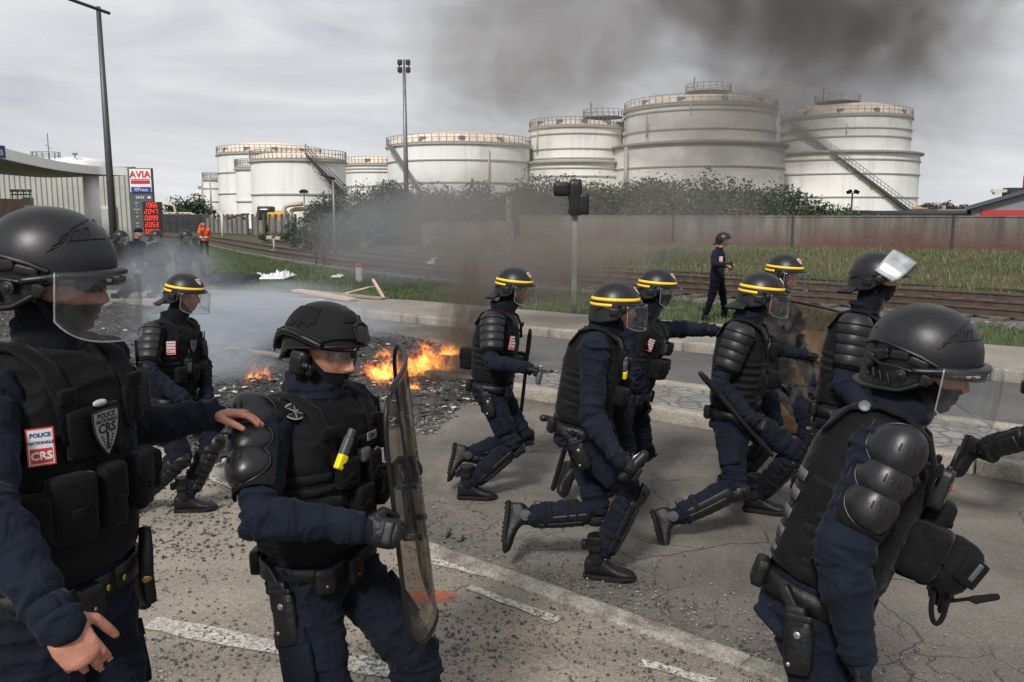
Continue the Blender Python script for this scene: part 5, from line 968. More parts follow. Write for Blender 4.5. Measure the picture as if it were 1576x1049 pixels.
smoke('dark smoke rolling low over the road right of the fire', 690, 585, 9.9, .85, .6, .42, smoke_mat('smoke_low', DK, 6, 1.8, .36, .35))
smoke('brown veil of smoke drifting over the bank before the concrete wall', 850, 405, 14.5, 2.6, 1.6, 1.25, smoke_mat('smoke_veil', (.31, .275, .25), 1.9, 2.8, .40, .26, edge=0.0, det=7, dis=1.6))
smoke('pale blue smoke lying over the ash heap', 400, 500, 13, 2.6, 2.2, .9, smoke_mat('smoke_pale', PALE, 1.3, 2.0, .36, .3, (1, 1, 1.6), 1.4), 0)
smoke('pale haze around the background officers', 255, 420, 16.2, 1.7, 1.3, 1.0, smoke_mat('smoke_pale2', PALE, .45, 1.8, .36, .3), 0)
smoke('brown grey smoke hanging between the fire and the hedge', 760, 350, 20, 3.2, 2.5, 2.6, smoke_mat('smoke_mid', (.34, .31, .29), .50, 2.2, .36, .32, (1, 1, .7), 1.2), 8)
smoke('thin grey smoke in front of the right part of the hedge and wall', 1010, 340, 30, 6.5, 3, 3.0, smoke_mat('smoke_hedge2', (.42, .40, .385), .16, 2.0, .34, .35, off=(3, 1, 0)))
smoke('thin blue smoke beside the shield bearer', 330, 555, 9.6, 1.0, .9, .5, smoke_mat('smoke_pale3', PALE, 1.6, 2.2, .40, .3, (1, 1, 1.2), 1.6), 0)
smoke('grey smoke blowing across the hedge', 640, 360, 24, 4.5, 3, 2.2, smoke_mat('smoke_hedge', (.42, .43, .45), .42, 1.6, .34, .35))
smoke('thick dark smoke cloud in the sky above the tall tanks', 1240, -60, 62, 20, 10, 13, smoke_mat('smoke_sky', (.23, .20, .18), .34, 2.6, .42, .26, (1, 1, .8), 1.8, det=7), 18)
smoke('fainter brown smoke in the sky above the wide domed tank', 850, 60, 66, 17, 8, 11.5, smoke_mat('smoke_sky2', (.38, .345, .32), .18, 2.6, .42, .26, (1.2, 1, .7), 1.8, off=(4, 0, 2), det=7), -14)
smoke('thin brown smoke spread across the right half of the sky', 1330, 130, 75, 19, 8, 11, smoke_mat('smoke_sky4', (.40, .375, .35), .09, 2.4, .40, .3, (1.2, 1, .8), 1.8, off=(1, 3, 4), det=7), 10)
smoke('light smoke trail drifting down over the tallest tanks', 1130, 205, 90, 19, 8, 9.5, smoke_mat('smoke_sky3', (.34, .31, .285), .22, 2.8, .42, .26, off=(2, 5, 0), det=7), 0)
# ------------------------------------------------------------------ materials of the people
NAVY = (.0086, .0118, .0205)
M_JK = cloth('navy_jacket_cloth', NAVY, .6, sheen=.03)
M_TR = cloth('navy_trouser_cloth', (.0070, .0094, .0165), .6, sheen=.03)
M_VEST = cloth('black_vest_cloth', (.0062, .0064, .0070), .3, 500, .05, .75)
M_WEB = cloth('black_webbing', (.010, .0102, .011), .15, 700, .05)
M_MASK = cloth('black_knit', (.006, .0065, .009), .35, 1200, .2)

M_PAD = mat('dull_black_pad', (.011, .0115, .013), .45, spec=.38, bump=.15, bscale=120, var=.3, vscale=14, scuff=.5)
M_GLOSS = mat('satin_black_pad', (.0085, .009, .0105), .38, spec=.42, bump=.06, bscale=60, var=.3, vscale=20, scuff=.75)
M_HELM = mat('matt_black_helmet', (.0075, .008, .0095), .40, spec=.42, bump=.05, bscale=30, var=.3, vscale=9, scuff=.35)
M_HCLOTH = cloth('helmet_cover_cloth', (.012, .012, .0125), .1, 500, .15)
M_LEA = mat('black_leather', (.006, .006, .0065), .5, spec=.3, bump=.35, bscale=55, var=.25, vscale=12)
M_SOLE = mat('rubber_sole', (.008, .0075, .007), .85, spec=.2, bump=.3, bscale=90, var=.5, vscale=20, col2=(.018, .016, .014))
M_YEL = mat('yellow_stripe', (.86, .53, .01), .4)
M_YELP = mat('yellow_plastic', (.80, .66, .01), .4)
M_METAL = mat('worn_steel', (.45, .44, .42), .35, 1)
M_BRASS = mat('brass', (.5, .36, .13), .35, 1)


M_BADGE = mat('badge_grey', (.20, .21, .20), .8)

M_RED = mat('patch_red', (.48, .03, .035), .7)
M_BLUE = mat('patch_blue', (.03, .06, .22), .7)
M_HAIR = mat('dark_hair', (.012, .009, .007), .6, bump=.6, bscale=400)
M_EYE = mat('eye_white', (.55, .5, .47), .15); M_IRIS = mat('iris_dark', (.03, .018, .01), .1)
M_VIS = clear('clear_visor', (.95, .96, .965), .03, .05, .003)
M_VISUP = clear('milky_visor', (.86, .88, .9), .25, .5, .33)
M_VEDGE = clear('visor_edge', (.75, .78, .8), .2, .8, .25)
M_TINT = clear('smoke_shield', (.68, .64, .59), .05, .03, .02)
M_TINT2 = clear('amber_shield', (.55, .42, .27), .06, .05, .05)
M_GLASS = clear('dark_spectacles', (.12, .12, .13), .04, .15, .0)
M_CLGL = clear('clear_spectacles', (.82, .84, .84), .04, .15, .01)
def skin_mat():
    m = bpy.data.materials.new('skin'); m.use_nodes = True; t = m.node_tree; N = t.nodes.new; L = t.links.new; p = t.nodes['Principled BSDF']
    n = N('ShaderNodeTexNoise'); n.inputs['Scale'].default_value = 34; n.inputs['Detail'].default_value = 10; n.inputs['Roughness'].default_value = .72; c = N('ShaderNodeTexCoord'); L(c.outputs['Object'], n.inputs['Vector'])
    r = N('ShaderNodeValToRGB'); r.color_ramp.elements[0].position = .3; r.color_ramp.elements[0].color = (.25, .105, .066, 1); r.color_ramp.elements[1].position = .72; r.color_ramp.elements[1].color = (.47, .245, .17, 1)
    L(n.outputs[0], r.inputs[0]); last = r.outputs[0]
    for nm, col in (('flush', (.42, .12, .085)), ('lips', (.30, .09, .07)), ('stubble', (.13, .085, .065)), ('hair', (.012, .009, .007))):
        a = N('ShaderNodeAttribute'); a.attribute_name = nm; x = N('ShaderNodeMix'); x.data_type = 'RGBA'; L(a.outputs['Fac'], x.inputs[0]); L(last, x.inputs[6]); x.inputs[7].default_value = (*col, 1); last = x.outputs[2]
    L(last, p.inputs['Base Color']); p.inputs['Roughness'].default_value = .5; p.inputs['Subsurface Weight'].default_value = .0
    b = N('ShaderNodeBump'); b.inputs['Strength'].default_value = .6; b.inputs['Distance'].default_value = .003; n2 = N('ShaderNodeTexNoise'); n2.inputs['Scale'].default_value = 150; n2.inputs['Detail'].default_value = 8; n2.inputs['Roughness'].default_value = .7; L(c.outputs['Object'], n2.inputs['Vector']); L(n2.outputs[0], b.inputs['Height']); L(b.outputs[0], p.inputs['Normal'])
    return m
M_SKIN = skin_mat()
# ------------------------------------------------------------------ head (x forward, y left, z up; origin between the ears at eye height)
def g2(y, z, cy, cz, sy, sz): return np.exp(-((y - cy) / sy) ** 2 - ((z - cz) / sz) ** 2)
def head_grid(nu=150, nv=110, face=1.0, off=0.0):
    th = np.linspace(0, math.pi, nv + 1)[:, None]; ph = (np.linspace(0, 2 * math.pi, nu, endpoint=False))[None, :]
    dx = np.sin(th) * np.cos(ph); dy = np.sin(th) * np.sin(ph); dz = np.cos(th) * np.ones_like(ph)
    x = np.where(dx > 0, dx * .094, dx * .104); y = np.sign(dy) * np.abs(dy) ** .92 * .076; z = np.where(dz > 0, dz * .118, dz * .116)
    t = np.clip(-z / .116, 0, 1)
    y = y * (1 - .30 * t ** 1.7); x = np.where(x < 0, x * (1 - .5 * t ** .9), x) + .034 * t ** 2.0
    fr = np.clip((x - .02) / .04, 0, 1); fr = fr * fr * (3 - 2 * fr)
    A = np.interp(z, [-.060, -.050, -.040, -.033, -.01, .012, .026, .04], [0, .006, .027, .030, .018, .008, .002, 0])
    W = np.interp(z, [-.05, -.035, .0, .03], [.0135, .0125, .0095, .012])
    b = A * np.exp(-(y / W) ** 2)
    b += .010 * (g2(y, z, .014, -.041, .006, .007) + g2(y, z, -.014, -.041, .006, .007))
    for s in (-1, 1):
        b += -.0135 * g2(y, z, s * .031, .003, .016, .012) + .006 * g2(y, z, s * .030, .024, .022, .009) + .005 * g2(y, z, s * .043, -.028, .018, .018)
        b += .0045 * g2(y, z, s * .031, .001, .011, .006)
    b += .008 * g2(y, z, 0, -.0625, .02, .0055) + .009 * g2(y, z, 0, -.0745, .018, .0055) - .004 * g2(y, z, 0, -.0685, .024, .002) - .004 * g2(y, z, 0, -.086, .02, .006)
    b += .009 * g2(y, z, 0, -.100, .02, .013) + .003 * g2(y, z, 0, -.06, .04, .03)
    x = x + b * fr * face
    if off:
        x = x + off * np.sin(th) * np.cos(ph); y = y + off * np.sin(th) * np.sin(ph); z = z + off * np.cos(th)
    return x, y, z
def grid_mb(mb, x, y, z, M, mi=0):
    nv, nu = x.shape; P = np.stack([x.ravel(), y.ravel(), z.ravel()], 1); A = np.array(M); P = P @ A[:3, :3].T + A[:3, 3]
    fs = []
    for i in range(nv - 1):
        a = i * nu
        for j in range(nu):
            k = (j + 1) % nu; fs.append((a + j, a + nu + j, a + nu + k, a + k))
    return mb.add(P.tolist(), fs, mi)
def ear(mb, M, s):
    for (x, z, r) in ((-.012, .008, .011), (-.014, .022, .010), (-.006, .028, .008), (-.016, -.008, .010), (-.010, -.022, .009)):
        mb.ball(M @ V((x, s * .080, z - .012)), (r * 1.2, r * .55, r), 10, 8)
    return mb
# ------------------------------------------------------------------ hand
TIPS = []
def hand(mb, W, D, N, side, curl=.5, k=1.0, grow=0.0, spread=.0, thumb=.5, claws=None):
    """W wrist, D finger direction, N palm normal, side +1/-1 picks the thumb side"""
    D = V(D).normalized(); N = V(N); N = (N - D * N.dot(D)).normalized(); S = D.cross(N) * side; g = grow
    mb.tube([W - D * .03 * k, W, W + D * .03 * k, W + D * .06 * k, W + D * .088 * k], [(.028 * k + g, .021 * k + g), (.029 * k + g, .020 * k + g), (.038 * k + g, .019 * k + g), (.042 * k + g, .017 * k + g), (.040 * k + g, .013 * k + g)], 14, ref=S, dome=True)
    Ls = (.068, .076, .071, .056); offs = (.031, .0105, -.0105, -.030)
    for i in range(4):
        b = W + D * (.086 - .006 * abs(i - 1)) * k + S * offs[i] * k; c = claws[i] if claws else curl * (1 + .12 * i)
        d = (D + S * spread * (1.2 - i * .8)).normalized(); p = b - d * .02 * k; pts = [p, b]; a = 0; r = (.0100 - .0008 * (i == 3) - .0004 * i) * k + g
        for j, q in enumerate((.46, .31, .25)):
            a += c * (.75, 1.0, .75)[j]
            dd = d * math.cos(a) + N * math.sin(a); b = b + dd * Ls[i] * q * k; pts.append(b)
        mb.tube(pts, [r * 1.05, r * 1.0, r * .96, r * .92, r * .78], 10, dome=True); TIPS.append((pts[-1] - dd * .005, dd, (dd * 0 - N * math.cos(a) + d * math.sin(a)), r))
    b = W + D * .022 * k + S * .026 * k; d1 = (D * .62 + S * .72 + N * .30).normalized()
    d2 = (D * (.9 - .3 * thumb) + S * (.35 - .5 * thumb) + N * (.25 + .6 * thumb)).normalized()
    p1 = b + d1 * .042 * k; p2 = p1 + d2 * .032 * k; p3 = p2 + (d2 + N * .3 * thumb).normalized() * .026 * k
    mb.tube([b - d1 * .012 * k, b, p1, p2, p3], [.013 * k + g, .0145 * k + g, .0115 * k + g, .0105 * k + g, .0085 * k + g], 10, dome=True)
    return S, W + D * .075 * k + N * .028 * k
# ------------------------------------------------------------------ boots: x toe, z up, origin at the ankle joint, sole at z=-.095
def boot_protos():
    u = MB()
    secs = [(-.082, .026, -.070, .000), (-.070, .036, -.082, .020), (-.035, .041, -.084, .040), (.0, .042, -.084, .040), (.035, .042, -.084, .012), (.07, .045, -.084, -.016), (.11, .050, -.084, -.032), (.15, .050, -.084, -.040), (.18, .042, -.084, -.048), (.198, .026, -.080, -.058)]
    rr = []
    for x, w_, z0, z1 in secs:
        cz, hz = (z0 + z1) / 2, (z1 - z0) / 2; r = []
        for k in range(20):
            a = 2 * math.pi * k / 20; c, s = math.cos(a), math.sin(a)
            r.append(V((x, w_ * math.copysign(abs(c) ** .75, c), cz + hz * math.copysign(abs(s) ** .8, s))))
        rr.append(r)
    u.rings(rr); u.tube([(-.008, 0, -.04), (-.010, 0, .04), (-.014, 0, .11), (-.014, 0, .15)], [(.052, .042), (.050, .044), (.055, .052), (.057, .054)], 20, ref=(1, 0, 0))
    co, nr, li, ls = remesh(u, .0065, 3)
    lace = np.clip(1 - np.abs(co[:, 1]) / .02, 0, 1) * (co[:, 0] > .02) * (co[:, 2] > -.045) * .0025 * (np.sin(co[:, 0] * 420) > 0)
    co = co + nr * (lace + .002 * (vnoise(co * 60) - .5))[:, None]
    me = mesh_np('boot', co, li, ls, M_LEA, origin=(0, 0, 0)); m1 = me.data; bpy.data.objects.remove(me)
    s = MB(); out = [(-.092, .0), (-.085, .028), (-.05, .041), (.0, .042), (.06, .048), (.12, .056), (.165, .052), (.195, .034), (.207, .0), (.195, -.034), (.165, -.052), (.12, -.056), (.06, -.048), (.0, -.042), (-.05, -.041), (-.085, -.028)]
    rr = [[V((x * k, y * k, z + (.006 if x > .16 else 0))) for x, y in out] for k, z in ((.97, -.095), (1.0, -.091), (1.0, -.077), (.97, -.073))]
    s.rings(rr)
    for x in (-.07, -.045, .04, .065, .09, .115, .14): s.box((x, 0, -.0965), (.006, .038 if x < 0 else .046, .004))
    o = s.build('boot_sole', M_SOLE, smooth='auto'); m2 = o.data; bpy.data.objects.remove(o)
    a = MB()
    for sy in (-1, 1):
        a.disc((-.012, sy * .050, .03), (0, 1, 0), .030, .010, 24); a.disc((-.012, sy * .058, .03), (0, 1, 0), .017, .008, 20)
    a.strip(lambda p, q: V((-.012 + .064 * math.cos((p - .5) * 3.9 + math.pi), .058 * math.sin((p - .5) * 3.9 + math.pi), .075 + .030 * q)), 20, 2, .006)
    a.rbox((-.085, 0, .09), (.016, .022, .026), .008)
    o = a.build('ankle_guard', M_PLAS, smooth='auto'); m3 = o.data; bpy.data.objects.remove(o)
    return m1, m2, m3
BOOT, SOLE, ANKLE = boot_protos()
# ------------------------------------------------------------------ helmets
def shell_fn(a, b, c, z0, rim, flare=.0, pw=1.0, xs=0.0):
    """returns fn(az, v) on the shell, v 0 top .. 1 rim; rim(az) gives the rim height"""
    def fn(az, v):
        zr = rim(az)
        if zr > z0: th = v * math.acos(min(1, (zr - z0) / c)); s = 0
        else:
            Ld = c * math.pi / 2; Ls = z0 - zr; q = v * (Ld + Ls)
            th, s = (q / c, 0) if q <= Ld else (math.pi / 2, q - Ld)
        k = math.sin(th) ** .92 * (1 + flare * s / .08)
        ca, sa = math.cos(az), math.sin(az)
        return V((a * k * ca - xs, b * k * sa, z0 + c * math.cos(th) - s))
    return fn
def at_z(fn, az, z, off=0.0):
    lo, hi = 0.0, 1.0
    for _ in range(22):
        m = (lo + hi) / 2
        if fn(az, m).z > z: lo = m
        else: hi = m
    p = fn(az, lo); r = math.hypot(p.x, p.y); return V((p.x * (1 + off / r), p.y * (1 + off / r), z))
def on(fn, az, v, off=.0):
    p = fn(az, v); e = .01; n = (fn(az + e, v) - p).cross(fn(az, min(v + e, 1.0)) - fn(az, max(v - e, 0))).normalized()
    if n.dot(p - V((0, 0, .03))) < 0: n = -n
    return p + n * off, n
def shell_mesh(fn, nu=72, nv=30):
    m = MB(); rr = []
    for i in range(nv + 1): rr.append([fn(2 * math.pi * j / nu, max(i / nv, .004)) for j in range(nu)])
    last = rr[-1]
    rr.append([V((p.x * .985, p.y * .985, p.z - .005)) for p in last]); rr.append([V((p.x * .955, p.y * .955, p.z - .002)) for p in last]); rr.append([V((p.x * .93, p.y * .93, p.z + .03)) for p in last])
    m.rings(rr, True, False); return m
def band(fn, z0, z1, a0, a1, off=.002, n=60, th=.0025):
    m = MB(); m.strip(lambda u, v: at_z(fn, a0 + (a1 - a0) * u, z0 + (z1 - z0) * v, off), n, 2, th); return m
def lerp(x, xs, ys): return float(np.interp(x, xs, ys))
def fold_az(az):
    a = (az + math.pi) % (2 * math.pi) - math.pi; return abs(a) * 180 / math.pi
def rim_crs(az): return lerp(fold_az(az), [0, 45, 70, 95, 130, 180], [.036, .032, .0, -.048, -.066, -.066])
def rim_fast(az): return lerp(fold_az(az), [0, 40, 65, 85, 110, 140, 180], [.044, .040, .030, .020, .008, -.045, -.052])
def rim_riot(az): return lerp(fold_az(az), [0, 50, 75, 100, 140, 180], [.020, .010, -.02, -.07, -.085, -.085])
F_CRS = shell_fn(.140, .122, .132, .020, rim_crs, .05)
F_FAST = shell_fn(.134, .116, .126, .022, rim_fast, .0)
F_RIOT = shell_fn(.151, .130, .136, .022, rim_riot, .02, 1, .013)
F_PLAIN = shell_fn(.150, .128, .134, .022, rim_crs, .03)
def protos():
    P = {}
    def keep(k, mb, mats, smooth=True):
        o = mb.build(k, mats, smooth=smooth); P[k] = o.data; bpy.data.objects.remove(o)
    # --- striped helmet
    keep('crs', shell_mesh(F_CRS), M_HELM)
    keep('plain', shell_mesh(F_PLAIN), M_HELM)
    keep('crs_stripe', band(F_CRS, .052, .068, R(-178), R(180)), M_YEL)
    keep('crs_stripe2', band(F_CRS, .022, .037, R(105), R(255)), M_YEL)
    for tagn, fn in (('crs', F_CRS), ('plain', F_PLAIN)):
        m = MB()   # brow bar and pivots that carry the visor
        m.tube([at_z(fn, R(a), .034, .008) for a in range(-92, 93, 6)], [(.006, .011)] * 31, 10, ref=(0, 0, 1))
        for s in (-1, 1):
            q = at_z(fn, R(s * 78), .012, .012); ax = V((math.cos(R(s * 78)), math.sin(R(s * 78)), 0))
            m.disc(q, ax, .022, .008, 22); m.disc(q + ax * .008, ax, .012, .006, 16)
            q2 = at_z(fn, R(s * 100), -.005, .010); m.rbox(q2, (.026, .008, .020), .006, rot3(V((-math.sin(R(s * 100)), math.cos(R(s * 100)), 0)), V((math.cos(R(s * 100)), math.sin(R(s * 100)), 0)), V((0, 0, 1))))
            m.tube([at_z(fn, R(s * a), z, .006) for a, z in ((95, -.01), (112, .012), (128, .018), (145, -.002))], .004, 8)
        keep(tagn + '_mount', m, M_PLAS, 'auto')
    m = MB()   # chin strap, both sides
    for s in (-1, 1): m.tube([(.0, s * .098, -.03), (.018, s * .085, -.07), (.035, s * .055, -.105), (.045, s * .015, -.122), (.046, 0, -.123)], [(.009, .003)] * 5, 8, ref=(1, 0, 0))
    keep('strap', m, M_WEB)
    m = MB(); m.strip(lambda u, v: V(((.136 + .065 * v) * math.cos(R(122 + 116 * u)), (.120 + .040 * v) * math.sin(R(122 + 116 * u)), -.050 - .035 * v - .012 * math.sin(u * math.pi) * v)), 26, 5, .014)
    keep('neck_guard', m, M_LEA)
    def visor(name, rx, ry, z0, z1, span, zc=.0, mt=None, tilt=0):
        def f(u, v):
            a = R(-span + 2 * span * u); e = 1 - abs(2 * u - 1) ** 6
            zz = z0 + (z1 + (1 - e) * zc - z0) * v; k = 1 + .03 * math.sin(v * 2.2)
            return V((rx * k * math.cos(a) + .005, ry * k * math.sin(a), zz))
        m = MB(); m.strip(f, 40, 10, .0028); keep(name, m, M_VIS)
        m = MB(); m.tube([f(0, v / 8) for v in range(9)] + [f(u / 40, 1) for u in range(1, 41)] + [f(1, 1 - v / 8) for v in range(1, 9)], .0024, 6); keep(name + '_edge', m, M_VEDGE)
    visor('visor_crs', .168, .142, .030, -.108, 76, .03)
    visor('visor_riot', .185, .155, .012, -.150, 74, .05)
    # badge on the front of a striped helmet
    m = MB(); P3 = at_z(F_CRS, 0, .090, .003)
    def shield_poly(w_, h_, n=8):
        pts = [(-w_, h_), (0, h_ * 1.06), (w_, h_)] + [(w_ * (1 - (k / n) ** 2.2), h_ - 2 * h_ * (k / n) ** .8) for k in range(1, n)] + [(0, -h_ * 1.05)] + [(-w_ * (1 - (k / n) ** 2.2), h_ - 2 * h_ * (k / n) ** .8) for k in range(n - 1, 0, -1)]
        return pts
    P['_shield_poly'] = shield_poly
    q, nn = on(F_CRS, R(-14), .60, .002); y = V((0, 0, 1)) - nn * nn.z; y.normalize(); x = y.cross(nn)
    MM = fmat(q, x, y, nn); P['_badge_M'] = MM
    b = MB(); b.prism(shield_poly(.018, .023), 0, .003, 0, MM); b.prism(shield_poly(.013, .017), .003, .0036, 1, MM); b.prism([(-.004, -.008), (.004, -.008), (.002, .007), (-.002, .007)], .0036, .0042, 0, MM)
    keep('helmet_badge', b, [M_WHITE, M_RED], False)
    # --- riot helmet
    keep('riot', shell_mesh(F_RIOT, 96, 40), M_HELM)
    m = MB(); m.tube([at_z(F_RIOT, R(a), lerp(abs(a), [0, 60, 92], [.012, .004, -.012]), .010) for a in range(-92, 93, 4)], [(.010, .015)] * 47, 12, ref=(0, 0, 1)); keep('riot_brim', m, M_GLOSS)
    m = MB(); g = MB()
    for s in (-1, 1):
        # raised crown panel line and three slanted vents each side
        m.tube([on(F_RIOT, R(s * a), v, .001)[0] for a, v in ((8, .66), (25, .65), (45, .655), (70, .69), (92, .74), (115, .74), (140, .66), (158, .50))], [(.003, .0022)] * 8, 6, ref=(0, 0, 1))
        m.tube([on(F_RIOT, R(s * a), v, .001)[0] for a, v in ((12, .40), (30, .44), (48, .52), (62, .62), (70, .69))], [(.003, .0022)] * 5, 6, ref=(0, 0, 1))
        for k in range(3):
            a0 = (64, 50, 36)[k]; vb = .655; vt = (.575, .545, .515)[k]
            cs = [(a0 + 5, vb), (a0 - 3, vb), (a0 - 11, vt), (a0 - 4, vt)]
            path = []
            for q_ in range(4):
                (u0, w0), (u1, w1) = cs[q_], cs[(q_ + 1) % 4]; path += [on(F_RIOT, R(s * (u0 + (u1 - u0) * e / 4)), w0 + (w1 - w0) * e / 4, .0012)[0] for e in range(4)]
            m.tube(path + [path[0]], .0016, 6)
            g.add([p_ for p_ in [on(F_RIOT, R(s * u_), w_, .0009)[0] for u_, w_ in cs]], [(0, 1, 2, 3)])
    keep('riot_ridge', m, M_PLAS); keep('riot_vent', g, M_BLK, False)
    for s in (-1, 1):
        m = MB()
        def fr(az): return rot3(V((-math.sin(az) * s, math.cos(az) * s, 0)), V((math.cos(az), math.sin(az), 0)), V((0, 0, 1)))
        for a, z, hx, hz, r, t in ((70, -.006, .020, .013, .006, 0), (88, .012, .026, .012, .006, -.2), (106, .022, .026, .014, .006, .15), (124, .012, .020, .016, .006, .5), (138, -.012, .016, .020, .006, 0), (80, -.032, .012, .018, .005, 0)):
            az = R(s * a); q = at_z(F_RIOT, az, z, .008); m.rbox(q, (hx, .009, hz), r, fr(az) @ Matrix.Rotation(t, 3, 'Y'))
        for a, z, r in ((68, -.004, .012), (76, -.030, .010), (100, -.030, .016), (118, .024, .009), (134, -.022, .011)):
            az = R(s * a); q = at_z(F_RIOT, az, z, .019); ax = V((math.cos(az), math.sin(az), 0)); m.disc(q, ax, r, .004, 18); m.disc(q + ax * .004, ax, r * .5, .003, 12)
        m.tube([at_z(F_RIOT, R(s * a), z, .012) for a, z in ((150, .03), (135, .045), (118, .046), (100, .038), (86, .028), (72, .012))], [(.006, .009)] * 6, 8, ref=(0, 0, 1))
        m.tube([at_z(F_RIOT, R(s * a), z, .016) for a, z in ((140, .0), (122, -.014), (106, -.010), (90, -.014), (76, -.012))], .0045, 8)
        for k in range(4): m.rbox(at_z(F_RIOT, R(s * (112 + 9 * k)), -.050 + .002 * k, .007), (.004, .005, .016), .003, fr(R(s * (112 + 9 * k))) @ Matrix.Rotation(.4, 3, 'Y'))
        keep('riot_mechanism%d' % s, m, M_PLAS, 'auto')
    m = MB(); m.tube([at_z(F_RIOT, R(a), lerp(fold_az(R(a)), [75, 100, 140, 180], [-.03, -.074, -.09, -.09]), .002) for a in range(75, 286, 6)], [(.008, .014)] * 36, 10, ref=(0, 0, 1)); keep('riot_skirt', m, M_PLAS)
    m = MB()
    for s in (-1, 1):
        for a, z in ((14, .012), (34, .010)):
            q = at_z(F_RIOT, R(s * a), z - .022, .016); ax = V((math.cos(R(s * a)), math.sin(R(s * a)), 0)); m.disc(q, ax, .007, .004, 14)
    m.tube([at_z(F_RIOT, R(a), -.012 - .004, .012) for a in range(-70, 71, 5)], [(.004, .011)] * 29, 8, ref=(0, 0, 1)); keep('riot_visor_frame', m, M_PLAS, 'auto')
    # --- ballistic helmet
    keep('fast', shell_mesh(F_FAST, 84, 34), M_HCLOTH)
    m = MB(); m.tube([F_FAST(R(a), 1.0) + V((0, 0, -.001)) for a in range(0, 361, 6)], .005, 8); keep('fast_trim', m, M_PLAS)
    m = MB()
    for s in (-1, 1):
        m.strip(lambda u, v: on(F_FAST, R(s * (75 + 75 * u)), .30 + .34 * v + (.06 if (u * 5) % 1 > .5 else 0), .0016)[0], 30, 8, .0016 * s)
    m.strip(lambda u, v: on(F_FAST, R(-28 + 56 * u), .35 + .25 * v, .0016)[0], 20, 8, .0016)
    keep('fast_velcro', m, M_WEB)
    m = MB()
    for s in (-1, 1):
        path = [at_z(F_FAST, R(s * a), z, .012) for a, z in ((60, .040), (78, .052), (96, .060), (114, .058), (132, .038), (142, .010), (146, -.015))]
        m.tube(path, [(.007, .013)] * 7, 8, ref=(0, 0, 1)); m.tube([p + V((p.x, p.y, 0)).normalized() * .007 + V((0, 0, .010)) for p in path], .003, 6); m.tube([p + V((p.x, p.y, 0)).normalized() * .007 - V((0, 0, .010)) for p in path], .003, 6)
        for a, z in ((62, .041), (86, .056), (104, .060), (122, .05), (140, .014)):
            q = at_z(F_FAST, R(s * a), z, .020); m.disc(q, V((math.cos(R(s * a)), math.sin(R(s * a)), 0)), .006, .003, 12)
    keep('fast_rail', m, M_PLAS, 'auto')
    m = MB(); q, nn = on(F_FAST, 0, .80, .004); y = (V((0, 0, 1)) - nn * nn.z).normalized(); x = y.cross(nn); MM = rot3(x, y, nn)
    def tp(a, b, c=.0): return q + x * a + y * b + nn * c
    m.tube([tp(-.030, .018, .004), tp(-.024, -.022, .004), tp(0, -.032, .004), tp(.024, -.022, .004), tp(.030, .018, .004), tp(.014, .030, .004), tp(-.014, .030, .004), tp(-.030, .018, .004)], .005, 8)
    m.rbox(tp(0, -.002, .002), (.021, .024, .005), .004, MM); m.rbox(tp(0, .038, .004), (.008, .012, .005), .003, MM); m.disc(tp(0, .050, .006), nn, .005, .004, 12)
    for s in (-1, 1): m.tube([tp(s * .028, -.012, .003)] + [at_z(F_FAST, R(s * a), z, .004) for a, z in ((30, .066), (48, .060), (60, .050))], [(.0015, .006)] * 4, 6, ref=(0, 0, 1))
    keep('fast_lamp_mount', m, M_PLAS, 'auto')
    for s in (-1, 1):
        m = MB(); m.rbox((-.005, s * .100, -.030), (.030, .020, .040), .018); m.rbox((-.004, s * .118, -.034), (.022, .006, .028), .010); m.disc((.028, s * .108, -.034), (1, 0, 0), .012, .010, 16)
        m.tube([(-.02, s * .10, .008), (-.03, s * .108, .03)], .006, 8); m.rbox((.035, s * .100, -.045), (.010, .010, .018), .006)
        keep('ear_cup%d' % s, m, M_PLAS, 'auto')
    # goggles / spectacles
    m = MB(); f = MB()
    for s in (-1, 1):
        m.strip(lambda u, v: V((.108 - .040 * u ** 2, s * (.006 + .062 * u), .020 - .036 * v * (1 - .25 * u ** 3))), 14, 6, .0016 * s)
        f.tube([V((.110, 0, .020))] + [V((.109 - .040 * u ** 2, s * (.006 + .062 * u), .021)) for u in (0, .25, .5, .75, 1)] + [V((.02, s * .080, .016)), V((-.03, s * .084, .012))], [(.0025, .0035)] * 8, 6, ref=(0, 0, 1))
    f.rbox((.110, 0, .010), (.004, .009, .010), .003)
    keep('lenses', m, M_CLGL); keep('spectacle_frame', f, M_PLAS)
    m = MB(); m.ball((0, 0, 0), .012, 20, 14, mi=0); m.ball((.0072, 0, 0), (.0058, .0062, .0062), 14, 8, mi=1); keep('eye', m, [M_EYE, M_IRIS])
    return P
PR = protos()
